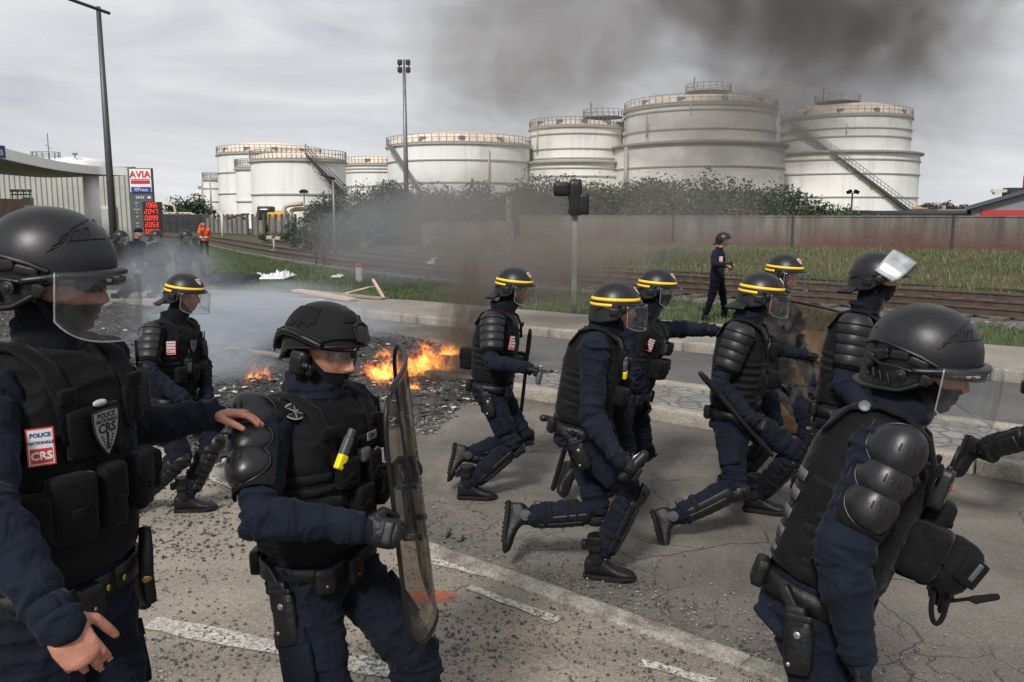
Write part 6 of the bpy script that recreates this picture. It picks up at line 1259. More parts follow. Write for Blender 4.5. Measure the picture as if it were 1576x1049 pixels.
# ------------------------------------------------------------------ a person
def sring(c, L, Fw, w_, d, e=2.5, n=40, fs=0.0):
    r = []
    for k in range(n):
        a = 2 * math.pi * k / n; ca, sa = math.cos(a), math.sin(a)
        r.append(c + L * (w_ * math.copysign(abs(sa) ** (2 / e), sa)) + Fw * (d * math.copysign(abs(ca) ** (2 / e), ca) + fs))
    return r
def ik(a, c, l1, l2, pole):
    d = c - a; D = min(d.length, (l1 + l2) * .999); u = d.normalized(); x = (l1 * l1 - l2 * l2 + D * D) / (2 * D)
    h = math.sqrt(max(0, l1 * l1 - x * x)); p = pole - u * pole.dot(u); p.normalize(); return a + u * x + p * h
class Person:
    def __init__(s, label, Y, pel, nk, head, yaw=0, pyaw=None, hyaw=None, hpitch=0, hroll=0, arms={}, legs={}, k=1.0, vox=.006, group=None, roll=0, cat='person'):
        s.k = k; s.vox = vox; pyaw = yaw if pyaw is None else pyaw; hyaw = yaw if hyaw is None else hyaw; off = -math.degrees(math.atan((pel[0] - 788) / F)); yaw += off; pyaw += off; hyaw += -math.degrees(math.atan((head[0] - 788) / F)); s.off = off
        s.P = at(*pel, Y); s.C7 = onray(nk[0], nk[1], s.P, .50 * k, nk[2] if len(nk) > 2 else 0) if len(nk) > 2 else at(nk[0], nk[1], Y)
        s.H = onray(head[0], head[1], s.C7, .175 * k, head[2]) if len(head) > 2 else at(head[0], head[1], s.C7.y)
        s.U = (s.C7 - s.P).normalized(); s.TL = (s.C7 - s.P).length / .50
        print('%-22s Y%.2f torso %.2f head %.2f neckz %.2f headz %.2f' % (label[:22], Y, (s.C7 - s.P).length, (s.H - s.C7).length, s.C7.z, s.H.z))
        def fl(a):
            f = V((math.cos(R(a)), math.sin(R(a)), 0)); f = (f - s.U * f.dot(s.U)).normalized(); return f, s.U.cross(f)
        s.Fc, s.Lc = fl(yaw); s.Fp, s.Lp = fl(pyaw)
        s.root_loc = V((s.P.x, s.P.y, 0))
        f = V((math.cos(R(hyaw)) * math.cos(R(hpitch)), math.sin(R(hyaw)) * math.cos(R(hpitch)), math.sin(R(hpitch)))); l = V((-math.sin(R(hyaw)), math.cos(R(hyaw)), 0)); u = f.cross(l)
        l, u = l * math.cos(R(hroll)) + u * math.sin(R(hroll)), u * math.cos(R(hroll)) - l * math.sin(R(hroll))
        s.HM = fmat(s.H, f * k, l * k, u * k); s.hf, s.hl, s.hu = f, l, u
        s.J = {}
        for sd, sg in (('R', -1), ('L', 1)):
            sh = s.tp(.445) + s.Lc * sg * .180 * k; a = arms[sd]; J = {'sh': sh + s.Fc * a.get('shf', 0) + s.U * a.get('shu', 0)}; sh = J['sh']
            if 'T' in a:
                J['w'] = at(*a['T']); J['e'] = ik(sh, J['w'], .285 * k, .265 * k, V(a.get('pole', (0, 0, -1))))
                print('   arm', sd, 'reach %.2f' % (J['w'] - sh).length)
            else:
                J['e'] = onray(a['e'][0], a['e'][1], sh, .285 * k, a['e'][2]); J['w'] = onray(a['w'][0], a['w'][1], J['e'], .265 * k, a['w'][2])
            hp = s.P + s.Lp * sg * .09 * k - s.U * .03; g = legs[sd]; J['hip'] = hp
            if 'g' in g:      # foot on the ground: pixel of the ankle's foot on the ground
                q = G(*g['g']); lift = g.get('lift', 0); tz = g.get('pitch', 0); J['a'] = V((q.x, q.y, (.096 + lift) * k)); J['kn'] = ik(hp, J['a'], .43 * k, .425 * k, V(g.get('pole', s.Fp)))
                t = V((math.cos(R(g['yaw'] + off)) * math.cos(R(tz)), math.sin(R(g['yaw'] + off)) * math.cos(R(tz)), math.sin(R(tz)))); J['t'] = t
                print('   leg', sd, 'len %.2f of .855' % (J['a'] - hp).length, 'foot Y %.2f' % q.y)
            else:
                J['kn'] = onray(*g['k'][:2], hp, .43 * k, g['k'][2]); J['a'] = onray(*g['a'][:2], J['kn'], .425 * k, g['a'][2])
                tq = onray(*g['t'][:2], J['a'], .19 * k, g['t'][2]); J['t'] = (tq - J['a']).normalized()
                print('   leg', sd, 'ankle z %.2f toe z %.2f' % (J['a'].z, tq.z))
            s.J[sd] = J
        # the body: one continuous surface, head to feet, hands with fingers
        m = MB(); grid_mb(m, *head_grid(130 if vox < .006 else 90, 100 if vox < .006 else 70), s.HM)
        for q in (1, -1): ear(m, s.HM, q)
        nb = s.H - s.hu * .06 * k - s.hf * .02 * k
        m.tube([s.tp(.42), s.tp(.50) + s.Fc * .0, (s.C7 + nb) / 2 + s.Fc * .012, nb + s.hu * .03], [.075 * k, .060 * k, .056 * k, .058 * k], 18, dome=True)
        m.rings([sring(s.tp(u), *s.fr(u), w_ * k, d * k, 2.2) for u, w_, d in ((-.10, .12, .09), (0, .145, .10), (.15, .12, .09), (.3, .14, .10), (.42, .15, .09), (.48, .09, .06))])
        s.hands = {}
        for sd, sg in (('R', -1), ('L', 1)):
            J = s.J[sd]; a = arms[sd]; fd = (J['w'] - J['e']).normalized()
            m.tube([J['sh'], (J['sh'] + J['e']) / 2, J['e'], (J['e'] * .6 + J['w'] * .4), J['w']], [.050 * k, .044 * k, .036 * k, .038 * k, .026 * k], 14, dome=True)
            m.tube([J['hip'], (J['hip'] + J['kn']) / 2, J['kn'], J['kn'] * .65 + J['a'] * .35, J['a']], [.078 * k, .068 * k, .050 * k, .052 * k, .036 * k], 14, dome=True)
            D = V(a.get('D', fd)); N = V(a.get('N', (0, 0, -1))); tside = a.get('ts', -sg)
            J['hd'] = (J['w'], D.normalized(), N, tside, a)
            if a.get('bare'): s.hands[sd] = hand(m, J['w'], D, N, tside, a.get('curl', .5), k, 0, a.get('spread', .05), a.get('thumb', .5), a.get('claws'))
        co, nr, li, ls = remesh(m, (.0034 if any(arms[q].get('bare') for q in 'RL') else .0045) if vox < .0058 else min(vox, .0045) if vox < .008 else vox, 1)
        Hi = np.array(s.HM.inverted()); Q = co @ Hi[:3, :3].T + Hi[:3, 3]; x, y, z = Q.T; hd = (np.abs(y) < .1) & (np.abs(z) < .14) & (x > -.1) & (x < .14)
        lips = hd * (x > .06) * np.exp(-(np.maximum(np.abs(y) - .016, 0) / .004) ** 2 - ((z + .0685) / .0085) ** 4)
        stub = hd * (x > -.0) * np.clip((-.035 - z) / .02, 0, 1) * np.clip((.07 - np.abs(y)) / .01, 0, 1) * (1 - np.clip(lips * 1.5, 0, 1)) * .5
        brow = hd * (x > .04) * np.exp(-((np.abs(y) - .032) / .018) ** 4 - ((z - .022 + .1 * (np.abs(y) - .032) ** 1) / .0045) ** 2)
        hair = np.clip(hd * ((z > .065) | ((x < -.015) & (z > -.045) & (np.abs(y) > 0))) + brow * .8, 0, 1)
        flush = np.clip(hd * (np.exp(-(y / .014) ** 2 - ((z + .036) / .014) ** 2) * (x > .1) * .6 + np.exp(-((np.abs(y) - .042) / .018) ** 2 - ((z + .03) / .018) ** 2) * .4) + (~hd) * .25, 0, 1)
        s.o = mesh_np('person', co, li, ls, M_SKIN, origin=s.root_loc, attrs={'lips': lips, 'stubble': stub * (0 if k < .94 else 1), 'hair': hair, 'flush': flush})
        tag(s.o, label, cat, group)
        for q in (1, -1): put(PR['eye'], 'eye', s.o, s.HM @ Matrix.Translation((.0745, q * .0315, .003)))
        s.arms, s.legs = arms, legs
    def tp(s, u): return s.P + s.U * u * s.TL
    def fr(s, u):
        t = max(0, min(1, (u + .02) / .34)); l = (s.Lp * (1 - t) + s.Lc * t).normalized(); return l, l.cross(s.U)
    def uni(s, cuffs=True, jm=None, tm=None, hem=-.085, collar=.575, puff=1.0):
        k = s.k; m = MB(); bones = [(s.P, s.C7)]
        prof = [(hem, .166, .128), (hem + .012, .174, .136), (.0, .172, .132), (.10, .163, .124), (.22, .172, .128), (.34, .188, .134), (.42, .175, .118), (.475, .118, .090), (.505, .078, .078), (collar - .02, .068, .074), (collar, .064, .070)]
        m.rings([sring(s.tp(u), *s.fr(u), w_ * k, d * k, 2.4, fs=(.0 if u < .47 else .012 * k)) for u, w_, d in prof])
        for sd, sg in (('R', -1), ('L', 1)):
            J = s.J[sd]; sh, e, w_ = J['sh'], J['e'], J['w']; inn = sh - s.Lc * sg * .07 * k
            up = (sh - e).normalized()
            m.tube([inn, sh, sh * .6 + e * .4, sh * .25 + e * .75, e, e * .7 + w_ * .3, e * .3 + w_ * .7, w_ + (w_ - e).normalized() * .012], [.072 * k, .074 * k * puff, .067 * k * puff, .061 * k * puff, .058 * k * puff, .058 * k * puff, .049 * k, .037 * k], 18, dome=True)
            bones += [(sh, e), (e, w_)]
        co, nr, li, ls = remesh(m, s.vox, 3)
        co = folds(co, nr, bones, .0145 * k)
        s.jacket = mesh_np('jacket', co, li, ls, jm or M_JK, s.o)
        m = MB(); bones = []
        m.rings([sring(s.tp(u), *s.fr(u), w_ * k, d * k, 2.3) for u, w_, d in ((-.115, .10, .08), (-.09, .155, .115), (-.03, .168, .122), (.03, .160, .118), (.055, .155, .112))])
        for sd in 'RL':
            J = s.J[sd]; h, kn, a = J['hip'], J['kn'], J['a']
            m.tube([h, h * .72 + kn * .28, h * .35 + kn * .65, kn, kn * .72 + a * .28, kn * .35 + a * .65, a + (kn - a).normalized() * .10, a + (kn - a).normalized() * .065], [.104 * k, .100 * k, .085 * k, .073 * k, .072 * k, .068 * k, .066 * k, .052 * k], 20, dome=True)
            bones += [(h, kn), (kn, a)]
        co, nr, li, ls = remesh(m, s.vox, 3)
        co = folds(co, nr, bones, .017 * k)
        s.trousers = mesh_np('trousers', co, li, ls, tm or M_TR, s.o)
        if s.vox < .01:
            for sd, sg in (('R', -1), ('L', 1)):
                J = s.J[sd]; ax = (J['kn'] - J['hip']).normalized(); out = s.Lp * sg - s.Fp * .1; out = (out - ax * out.dot(ax)).normalized(); y = out.cross(ax); c = J['hip'] + ax * .24 * k + out * .082 * k; R3 = rot3(y, -ax, out) if y.cross(-ax).dot(out) > 0 else rot3(-y, -ax, out); b = MB()
                b.rbox(c, (.060 * k, .080 * k, .012), .008, R3, puff=.004); b.rbox(c - ax * .062 * k + out * .010, (.063 * k, .024 * k, .006), .004, R3); b.build('cargo_pocket', tm or M_TR, s.trousers)
                ax = (J['e'] - J['sh']).normalized(); out = (s.Lc * sg + s.U * .1); out = (out - ax * out.dot(ax)).normalized(); y = out.cross(ax); wr = (J['w'] - J['e']).normalized(); b = MB(); wx_, wy_ = frame(wr)
                b.strip(lambda u, v: J['w'] + wr * (-.035 + .042 * v) * k + (wx_ * math.cos(2 * math.pi * u) + wy_ * math.sin(2 * math.pi * u)) * .0445 * k, 24, 2, .003); b.build('cuff', jm or M_JK, s.jacket)
        return s
    def boots(s, guard=True):
        for sd in 'RL':
            J = s.J[sd]; g = s.legs[sd]; x = J['t']; shin = (J['kn'] - J['a']).normalized()
            if 'g' in g and g.get('pitch', 0) == 0: z = V((0, 0, 1))
            else: z = (shin - x * shin.dot(x)); z = z.normalized() if z.length > .1 else V((0, 0, 1))
            x = (x - z * x.dot(z)).normalized(); y = z.cross(x); k = s.k
            M = fmat(J['a'], x * k, y * k, z * k); J['fM'] = M
            b = put(BOOT, 'boot', s.o, M); so_ = bpy.data.objects.new('boot_sole', SOLE); COL.objects.link(so_); so_.parent = b
            if guard:
                z2 = (shin + z).normalized(); x2 = (x - z2 * x.dot(z2)).normalized(); an = bpy.data.objects.new('ankle_guard', ANKLE); COL.objects.link(an); an.parent = b
        return s
    def gloves(s, which='RL'):
        for sd in which:
            W, D, N, ts, a = s.J[sd]['hd']; m = MB(); s.hands[sd] = hand(m, W, D, N, ts, a.get('curl', .9), s.k, .0028, a.get('spread', .03), a.get('thumb', .7), a.get('claws'))
            m.tube([W - D * .045, W + D * .01], [.037 * s.k, .033 * s.k], 14)
            co, nr, li, ls = remesh(m, .0042 if s.vox < .007 else .006, 1); co = co + nr * (.002 * (vnoise(co * 70) - .5))[:, None]
            g = mesh_np('glove', co, li, ls, M_LEA, s.o)
            q = MB(); kn = W + D * .078 * s.k - N * .016 * s.k; S = D.cross(N).normalized(); q.rbox(kn, (.034 * s.k, .014 * s.k, .007), .005, rot3(S, D, S.cross(D))); q.build('knuckle_guard', M_PLAS, g)
        return s
    def mask(s, top=-.03, neck=True, side=.01):
        """knit mask over mouth and cheeks with a neck tube"""
        x, y, z = head_grid(90, 70, .55, .0055); nv, nu = x.shape; A = np.array(s.HM); P = np.stack([x.ravel(), y.ravel(), z.ravel()], 1)
        front = np.clip(P[:, 0] / .08, 0, 1); lim = side + (top - side) * np.clip((P[:, 0] - .0) / .06, 0, 1); P2 = P.copy(); P2[:, 2] = np.minimum(P[:, 2], lim + 0.0)
        k = P[:, 2] < lim + .012
        W = P2 @ A[:3, :3].T + A[:3, 3]; m = MB(); vs = W.tolist(); fs = []
        for i in range(nv - 1):
            for j in range(nu):
                q = (i * nu + j, (i + 1) * nu + j, (i + 1) * nu + (j + 1) % nu, i * nu + (j + 1) % nu)
                if all(k[t] for t in q): fs.append(q)
        m.add(vs, fs)
        if neck:
            nb = s.H - s.hu * .07 * s.k - s.hf * .012 * s.k
            m.tube([s.tp(.47) + s.Fc * .01, s.C7 + s.Fc * .008, (s.C7 + nb) / 2 + s.Fc * .014, nb, nb + s.hu * .035 * s.k + s.hf * .006], [.082 * s.k, .077 * s.k, .074 * s.k, .076 * s.k, .070 * s.k], 26)
        o = m.build('face_mask' if top > -.08 else 'neck_tube', M_MASK, s.o); return s
    def helmet(s, kind, visor=True, up=0, stripes=True, guard=True, strap=True, k=1.0):
        M = s.HM @ (Matrix.Translation((0, 0, .024)) if kind == 'riot' else Matrix.Identity(4)) @ Matrix.Scale(k, 4); P = PR
        h = put(P[kind], 'helmet', s.o, M); s.helm = h
        def sub(key, nm, X=None):
            o = bpy.data.objects.new(nm, P[key]); COL.objects.link(o); o.parent = h
            if X is not None: o.matrix_local = X
            return o
        if kind in ('crs', 'plain'):
            sub(kind + '_mount', 'visor_mount')
            if kind == 'crs' and stripes: sub('crs_stripe', 'stripe'); sub('crs_stripe2', 'stripe'); sub('helmet_badge', 'badge')
            if guard: sub('neck_guard', 'neck_guard')
            if visor:
                X = None
                if up: X = Matrix.Translation((.0, 0, .012)) @ Matrix.Rotation(R(-up), 4, 'Y') @ Matrix.Translation((0, 0, -.012))
                v = sub('visor_crs', 'visor', X); e_ = sub('visor_crs_edge', 'visor_edge', X)
                if up: v.material_slots[0].link = 'OBJECT'; v.material_slots[0].material = M_VISUP
        elif kind == 'riot':
            for a, b in (('riot_brim', 'brim'), ('riot_ridge', 'ridge'), ('riot_vent', 'vent'), ('riot_mechanism-1', 'visor_mechanism'), ('riot_mechanism1', 'visor_mechanism'), ('riot_skirt', 'rim_trim'), ('riot_visor_frame', 'visor_frame'), ('visor_riot', 'visor'), ('visor_riot_edge', 'visor_edge')): sub(a, b)
        else:
            for a, b in (('fast_trim', 'rim_trim'), ('fast_velcro', 'velcro_panel'), ('fast_rail', 'side_rail'), ('fast_lamp_mount', 'lamp_mount'), ('ear_cup-1', 'ear_cup'), ('ear_cup1', 'ear_cup')): sub(a, b)
        if strap: put(P['strap'], 'chin_strap', s.o, s.HM)
        return s
    # ---- things worn on the trunk
    def tsurf(s, u, az, w_=None, d=None, off=0.0):
        """point and outward normal on the vest at height u, azimuth az (0 front, +90 left side)"""
        us = [-.1, .0, .06, .2, .34, .42, .50]; W = w_ or lerp(u, us, [.176, .178, .188, .194, .200, .180, .145]); D = d or lerp(u, us, [.138, .142, .150, .160, .165, .155, .125]); L, Fw = s.fr(u)
        a = R(az); e = 2.7; f = lambda t: (math.copysign(abs(math.sin(t)) ** (2 / e), math.sin(t)) * W * s.k, math.copysign(abs(math.cos(t)) ** (2 / e), math.cos(t)) * D * s.k)
        x, y = f(a); x2, y2 = f(a + .02); p = s.tp(u) + L * x + Fw * y; t = (L * (x2 - x) + Fw * (y2 - y)).normalized(); n = t.cross(s.U).normalized()
        if n.dot(p - s.tp(u)) < 0: n = -n
        return p + n * off, n
    def tM(s, u, az, off=0.0, rot=0, w_=None, d=None):
        p, n = s.tsurf(u, az, w_, d, off); y = (s.U - n * s.U.dot(n)).normalized(); x = y.cross(n)
        if rot: c, q = math.cos(R(rot)), math.sin(R(rot)); x, y = x * c + y * q, y * c - x * q
        return fmat(p, x, y, n)
    def vest(s, bulk=1.0, webbing=True, low=.045, carrier=True, m_=None):
        k = s.k; m = MB(); prof = [(low, .182, .146), (low + .02, .190, .154), (.15, .192, .158), (.26, .197, .162), (.335, .196, .165), (.40, .172, .156), (.45, .150, .140), (.485, .140, .118), (.505, .132, .095), (.515, .11, .07)]
        m.rings([sring(s.tp(u), *s.fr(u), w_ * k, d * bulk * k, 2.7) for u, w_, d in prof])
        co, nr, li, ls = remesh(m, s.vox, 3); co = folds(co, nr, [(s.P, s.C7)], .006)
        v = mesh_np('vest', co, li, ls, m_ or M_VEST, s.o); s.v = v
        if webbing:
            b = MB()
            for u in (.085, .125, .165, .205, .245, .285):
                for a0, a1 in ((20, 160), (200, 340), (165, 195)):
                    b.strip(lambda p, q: s.tsurf(u + .026 * q, a0 + (a1 - a0) * p, off=.0012)[0], 22, 1, .0022)
            for az in list(range(24, 160, 14)) + list(range(204, 340, 14)):
                for u in (.085, .125, .165, .205, .245, .285): b.rbox(s.tM(u + .013, az, .0015).translation, (.0014, .013, .0012), .0015, s.tM(u + .013, az).to_3x3(), n=1)
            b.build('webbing', M_WEB, v)
        # shoulder straps and buckles
        for sg in (-1, 1):
            b = MB(); L, Fw = s.Lc, s.Fc
            pts = [s.tp(u) + L * sg * x * k + Fw * f * k for u, x, f in ((.34, .105, .165), (.43, .110, .150), (.49, .112, .115), (.525, .108, .04), (.528, .105, -.03), (.50, .10, -.10), (.42, .10, -.145))]
            b.tube(pts, [(.030 * k, .009)] * 7, 12, ref=L); b.rbox(pts[1] + Fw * .012, (.026, .018, .008), .006, rot3(L, s.U, L.cross(s.U)))
            b.build('shoulder_strap', M_VEST, v)
        return s
    def pouch(s, u, az, w_, h, d, name='pouch', flap=True, m_=None, parent=None, off=0.0, rot=0):
        M = s.tM(u, az, d * .9 + off, rot); R3 = M.to_3x3(); c = M.translation; b = MB()
        b.rbox(c, (w_, h, d), min(d, w_) * .45, R3, puff=.003)
        if flap:
            b.rbox(c + R3 @ V((0, h * .42, d * .35)), (w_ * 1.05, h * .62, d * .80), d * .4, R3); b.rbox(c + R3 @ V((0, -h * .12, d * 1.2)), (w_ * .3, h * .16, .003), .002, R3)
        return b.build(name, m_ or M_VEST, parent or s.v)
    def radio(s, u, az, led=None):
        M = s.tM(u, az, .03); R3 = M.to_3x3(); c = M.translation; b = MB(); b.rbox(c, (.026, .055, .018), .008, R3); b.tube([c + R3 @ V((.012, .05, 0)), c + R3 @ V((.014, .12, .0))], [.006, .004], 8); b.rbox(c + R3 @ V((-.01, .058, 0)), (.007, .008, .007), .003, R3)
        b.rbox(c + R3 @ V((0, -.004, .018)), (.018, .030, .002), .002, R3, 1); return b.build('radio', [M_PLAS, M_GREYP], s.v)
    def taser(s, u, az, rot=25):
        M = s.tM(u, az, .025, rot); R3 = M.to_3x3(); c = M.translation; b = MB(); b.rbox(c, (.014, .048, .012), .006, R3); b.rbox(c + R3 @ V((0, -.036, .004)), (.0155, .024, .011), .004, R3, 1); b.rbox(c + R3 @ V((0, .055, .0)), (.011, .018, .009), .004, R3)
        return b.build('yellow_marked_torch', [M_GREYP, M_YELP], s.v)
    def patch(s, M, kind, sc_=1.0, parent=None):
        parent = parent or s.v; I = Matrix.Identity(4)
        def T(x, y, z=.0): return M @ Matrix.Translation((x * sc_, y * sc_, z))
        if kind == 'crs':   # grey shield: POLICE NATIONALE CRS over a wreath
            b = MB(); sp = PR['_shield_poly']; b.prism(sp(.040 * sc_, .052 * sc_), 0, .003, 1, M); b.prism(sp(.036 * sc_, .048 * sc_), .003, .0036, 0, M)
            for q in (-1, 1):
                for i in range(5):
                    y = -.008 - .007 * i; x = .021 - .0028 * i; b.add([M @ V(((q * (x + dx)) * sc_, (y + dy) * sc_, .0042)) for dx, dy in ((0, 0), (-.008, .004), (-.006, -.004))], [(0, 1, 2)], 1)
            b.add([M @ V((dx * sc_, dy * sc_, .0043)) for dx, dy in ((-.004, .0), (.004, .0), (.0035, -.036), (0, -.042), (-.0035, -.036))], [(0, 1, 2, 3, 4)], 1)
            p = b.build('badge', [M_BADGE, M_BLK], parent, False)
            for tx, sz, y, bo in (('POLICE', .0165, .040, .0004), ('NATIONALE', .0115, .0275, .0003), ('CRS', .030, .0095, .0010)):
                text_mesh(tx, sz * sc_, 'badge_lettering', M_BLK, parent, T(0, y, .0040), .0004, bo * sc_)
        elif kind == 'flag':  # blue, white and red unit patch with a red lower half
            b = MB(); b.prism([(-.034 * sc_, -.052 * sc_), (.034 * sc_, -.052 * sc_), (.034 * sc_, .052 * sc_), (-.034 * sc_, .052 * sc_)], 0, .003, 1, M); b.prism([(-.030 * sc_, -.048 * sc_), (.030 * sc_, -.048 * sc_), (.030 * sc_, .048 * sc_), (-.030 * sc_, .048 * sc_)], .003, .0036, 0, M)
            b.prism([(-.027 * sc_, -.045 * sc_), (.027 * sc_, -.045 * sc_), (.027 * sc_, -.004 * sc_), (-.027 * sc_, -.004 * sc_)], .0036, .0042, 1, M)
            b.build('arm_patch', [M_WHITE, M_RED], parent, False)
            text_mesh('POLICE', .0155 * sc_, 'patch_lettering', M_BLUE, parent, T(0, .033, .0042), .0004, .0005 * sc_); text_mesh('NATIONALE', .0115 * sc_, 'patch_lettering', M_BLUE, parent, T(0, .012, .0042), .0004, .0004 * sc_)
            text_mesh('CRS', .030 * sc_, 'patch_lettering', M_WHITE, parent, T(0, -.025, .0046), .0004, .001 * sc_)
        elif kind == 'round':
            b = MB(); n = 28; b.prism([(.040 * sc_ * math.cos(2 * math.pi * i / n), .030 * sc_ * math.sin(2 * math.pi * i / n)) for i in range(n)], 0, .003, 0, M)
            b.prism([(.035 * sc_ * math.cos(2 * math.pi * i / n), .025 * sc_ * math.sin(2 * math.pi * i / n)) for i in range(n)], .003, .0036, 1, M)
            for i in range(6):
                a = i * math.pi / 3 + .3; d = V((math.cos(a) * .032, math.sin(a) * .023, 0)); t = V((-math.sin(a), math.cos(a), 0)) * .002; b.add([M @ (q * sc_ + V((0, 0, .004))) for q in (t, d + t, d - t, -t)], [(0, 1, 2, 3)], 0)
            b.build('shoulder_badge', [M_BADGE, M_BLK], parent, False)
        elif kind == 'stripbadge':
            b = MB(); b.prism([(-.03 * sc_, -.014 * sc_), (.03 * sc_, -.014 * sc_), (.03 * sc_, .014 * sc_), (-.03 * sc_, .014 * sc_)], 0, .003, 0, M); b.build('name_tab', M_BADGE, parent, False)
            text_mesh('O+', .024 * sc_, 'tab_lettering', M_BLK, parent, T(0, 0, .0034), .0004, .001 * sc_)
    def belt(s, holster='R', cuffs=True, u=.0, sidepouch=()):
        k = s.k; b = MB(); b.strip(lambda p, q: s.tsurf(u - .026 + .052 * q, 360 * p, .181, .141, .004)[0], 48, 2, -.008)
        B = b.build('belt', M_LEA, s.o)
        def pl(az, w_, h, d, nm, du=0, m_=M_LEA):
            M = s.tM(u + du, az, d + .006, 0, .181, .141); q = MB(); q.rbox(M.translation, (w_, h, d), d * .5, M.to_3x3(), puff=.002); q.disc(M.translation + M.to_3x3() @ V((0, -h * .3, d)), M.to_3x3() @ V((0, 0, 1)), .005, .002, 10, 1); return q.build(nm, [m_, M_METAL], B)
        for az in sidepouch: pl(az, .032, .042, .018, 'belt_pouch', -.01)
        if cuffs: pl(150 if holster == 'L' else 210, .035, .04, .018, 'handcuff_case')
        if holster:
            sg = -1 if holster == 'R' else 1; az = -88 if sg < 0 else 88; th = (s.J[holster]['kn'] - s.J[holster]['hip']).normalized(); L, Fw = s.fr(0)
            M = s.tM(-.03, az, .030, 0, .181, .141); c = M.translation; dn = (th + s.U * -.8).normalized(); fwd = (Fw - dn * Fw.dot(dn)).normalized(); out = V(M.to_3x3() @ V((0, 0, 1))); out = (out - dn * out.dot(dn) - fwd * out.dot(fwd)).normalized(); R3 = rot3(fwd, -dn, fwd.cross(-dn))
            q = MB(); q.rbox(c + dn * .085 * k, (.036 * k, .075 * k, .016 * k), .012, R3, puff=.004); q.rbox(c + dn * .02 * k - fwd * .01, (.030 * k, .045 * k, .018 * k), .01, R3); q.rbox(c - dn * .035 * k - fwd * .028 * k, (.016 * k, .040 * k, .014 * k), .007, R3 @ Matrix.Rotation(.5, 3, 'Z'), 1)
            q.disc(c + dn * .05 + out * .018, out, .010, .003, 14, 2); q.rbox(c + dn * .005 + out * .014, (.038 * k, .008, .006), .003, R3, 1); q.disc(c + dn * .13 + out * .018 - fwd * .02, out, .006, .003, 12, 2)
            q.build('holster', [M_LEA, M_PLAS, M_METAL], B)
        s.B = B; return s
    # ---- pads
    def arm_plates(s, sd, n=5, m_=None):
        """overlapping hard plates over the shoulder and upper arm"""
        J = s.J[sd]; sg = -1 if sd == 'R' else 1; ax = (J['e'] - J['sh']).normalized(); out = s.Lc * sg + s.U * .15; out = (out - ax * out.dot(ax)).normalized(); sd_ = ax.cross(out); k = s.k
        par = None
        b = MB(); b.strip(lambda u, v: J['sh'] + ax * (-.045 + .27 * v) * k + (out * math.cos(R(-100 + 200 * u)) + sd_ * math.sin(R(-100 + 200 * u))) * (.084 - .014 * v) * k, 24, 8, .006); base = b.build('shoulder_pad', M_WEB, s.o)
        q = MB()
        for i in range(n):
            t0 = -.075 + .056 * i; r0 = (.060, .098, .100, .096, .092, .088)[i] if i < 6 else .088
            def f(u, v, t0=t0, i=i):
                a = R(-72 + 144 * u); bul = math.sin(v * math.pi) ** .6 * .010; r = (.087 - .0035 * i) + bul * .8; 
                if i == 0: r = .048 + .045 * v ** .6 + bul * .4
                return J['sh'] + ax * (t0 + .060 * v) * k + (out * math.cos(a) + sd_ * math.sin(a)) * r * k
            q.strip(f, 20, 8, -.006 if sg < 0 else .006)
            for a_ in (-38, 0, 38):
                c = J['sh'] + ax * (t0 + .030) * k + (out * math.cos(R(a_)) + sd_ * math.sin(R(a_))) * (.0955 - .0035 * i) * k
                if i: q.rbox(c, (.016 * k, .009 * k, .003), .004, rot3(sd_.cross(V(0 * sd_)) if 0 else (ax.cross(out * math.cos(R(a_)) + sd_ * math.sin(R(a_)))), ax, (out * math.cos(R(a_)) + sd_ * math.sin(R(a_)))), n=2)
        q.build('pad_plate', m_ or M_PAD, base)
        st = MB()
        for t in (.10, .19): st.strip(lambda u, v: J['sh'] + ax * (t + .03 * v) * k + (out * math.cos(2 * math.pi * u) + sd_ * math.sin(2 * math.pi * u)) * .072 * k, 28, 1, .003)
        st.build('pad_strap', M_WEB, base); return s
    def arm_caps(s, sd, rots=0):
        """three glossy domed caps down the upper arm"""
        J = s.J[sd]; sg = -1 if sd == 'R' else 1; ax = (J['e'] - J['sh']).normalized(); out = s.Lc * sg + s.U * .25 + s.Fc * rots; out = (out - ax * out.dot(ax)).normalized(); sd_ = ax.cross(out); k = s.k
        b = MB(); b.strip(lambda u, v: J['sh'] + ax * (-.060 + .285 * v) * k + (out * math.cos(R(-74 + 148 * u)) + sd_ * math.sin(R(-74 + 148 * u))) * (.080 - .006 * v + .006 * math.sin(v * math.pi)) * k, 30, 10, .008); base = b.build('shoulder_pad', M_WEB, s.o)
        for t, L_, W_, hh in ((-.005, .070, .078, .048), (.080, .060, .073, .044), (.155, .062, .070, .040)):
            c = J['sh'] + ax * t * k + out * (.082 if t < 0 else .078) * k; q = MB(); n1, n2 = 30, 16; vs = []
            def f(u, v):
                a = 2 * math.pi * u; r = math.sin(v * math.pi / 2) ** .8; z = math.cos(v * math.pi / 2) ** .75
                x = math.cos(a) * r * L_; y = math.sin(a) * r * W_
                return c + ax * x * k + sd_ * y * k + out * (z * hh - (y * y) / .17 - .006) * k
            q.strip(f, n1, n2, 0)
            rim = [f(u / 40, .99) for u in range(41)]; q.tube(rim, .0035, 6)
            pad = q.build('pad_cap', M_GLOSS, base)
            g = MB()
            for i, yy in enumerate((-.022, .0, .022)):
                def h(u, v, yy=yy):
                    x = -.014 + .020 * u; y = yy + .004 * v - .002; rr = min(.98, math.hypot(x / L_, y / W_)); vv = math.asin(rr ** 1.25) * 2 / math.pi; z = math.cos(vv * math.pi / 2) ** .75
                    return c + ax * x * k + sd_ * (y) * k + out * (z * hh - y * y / .17 - .0022) * k
                g.strip(h, 5, 2, .003 * sg)
            g.build('pad_vent', M_BLK, base)
        return s
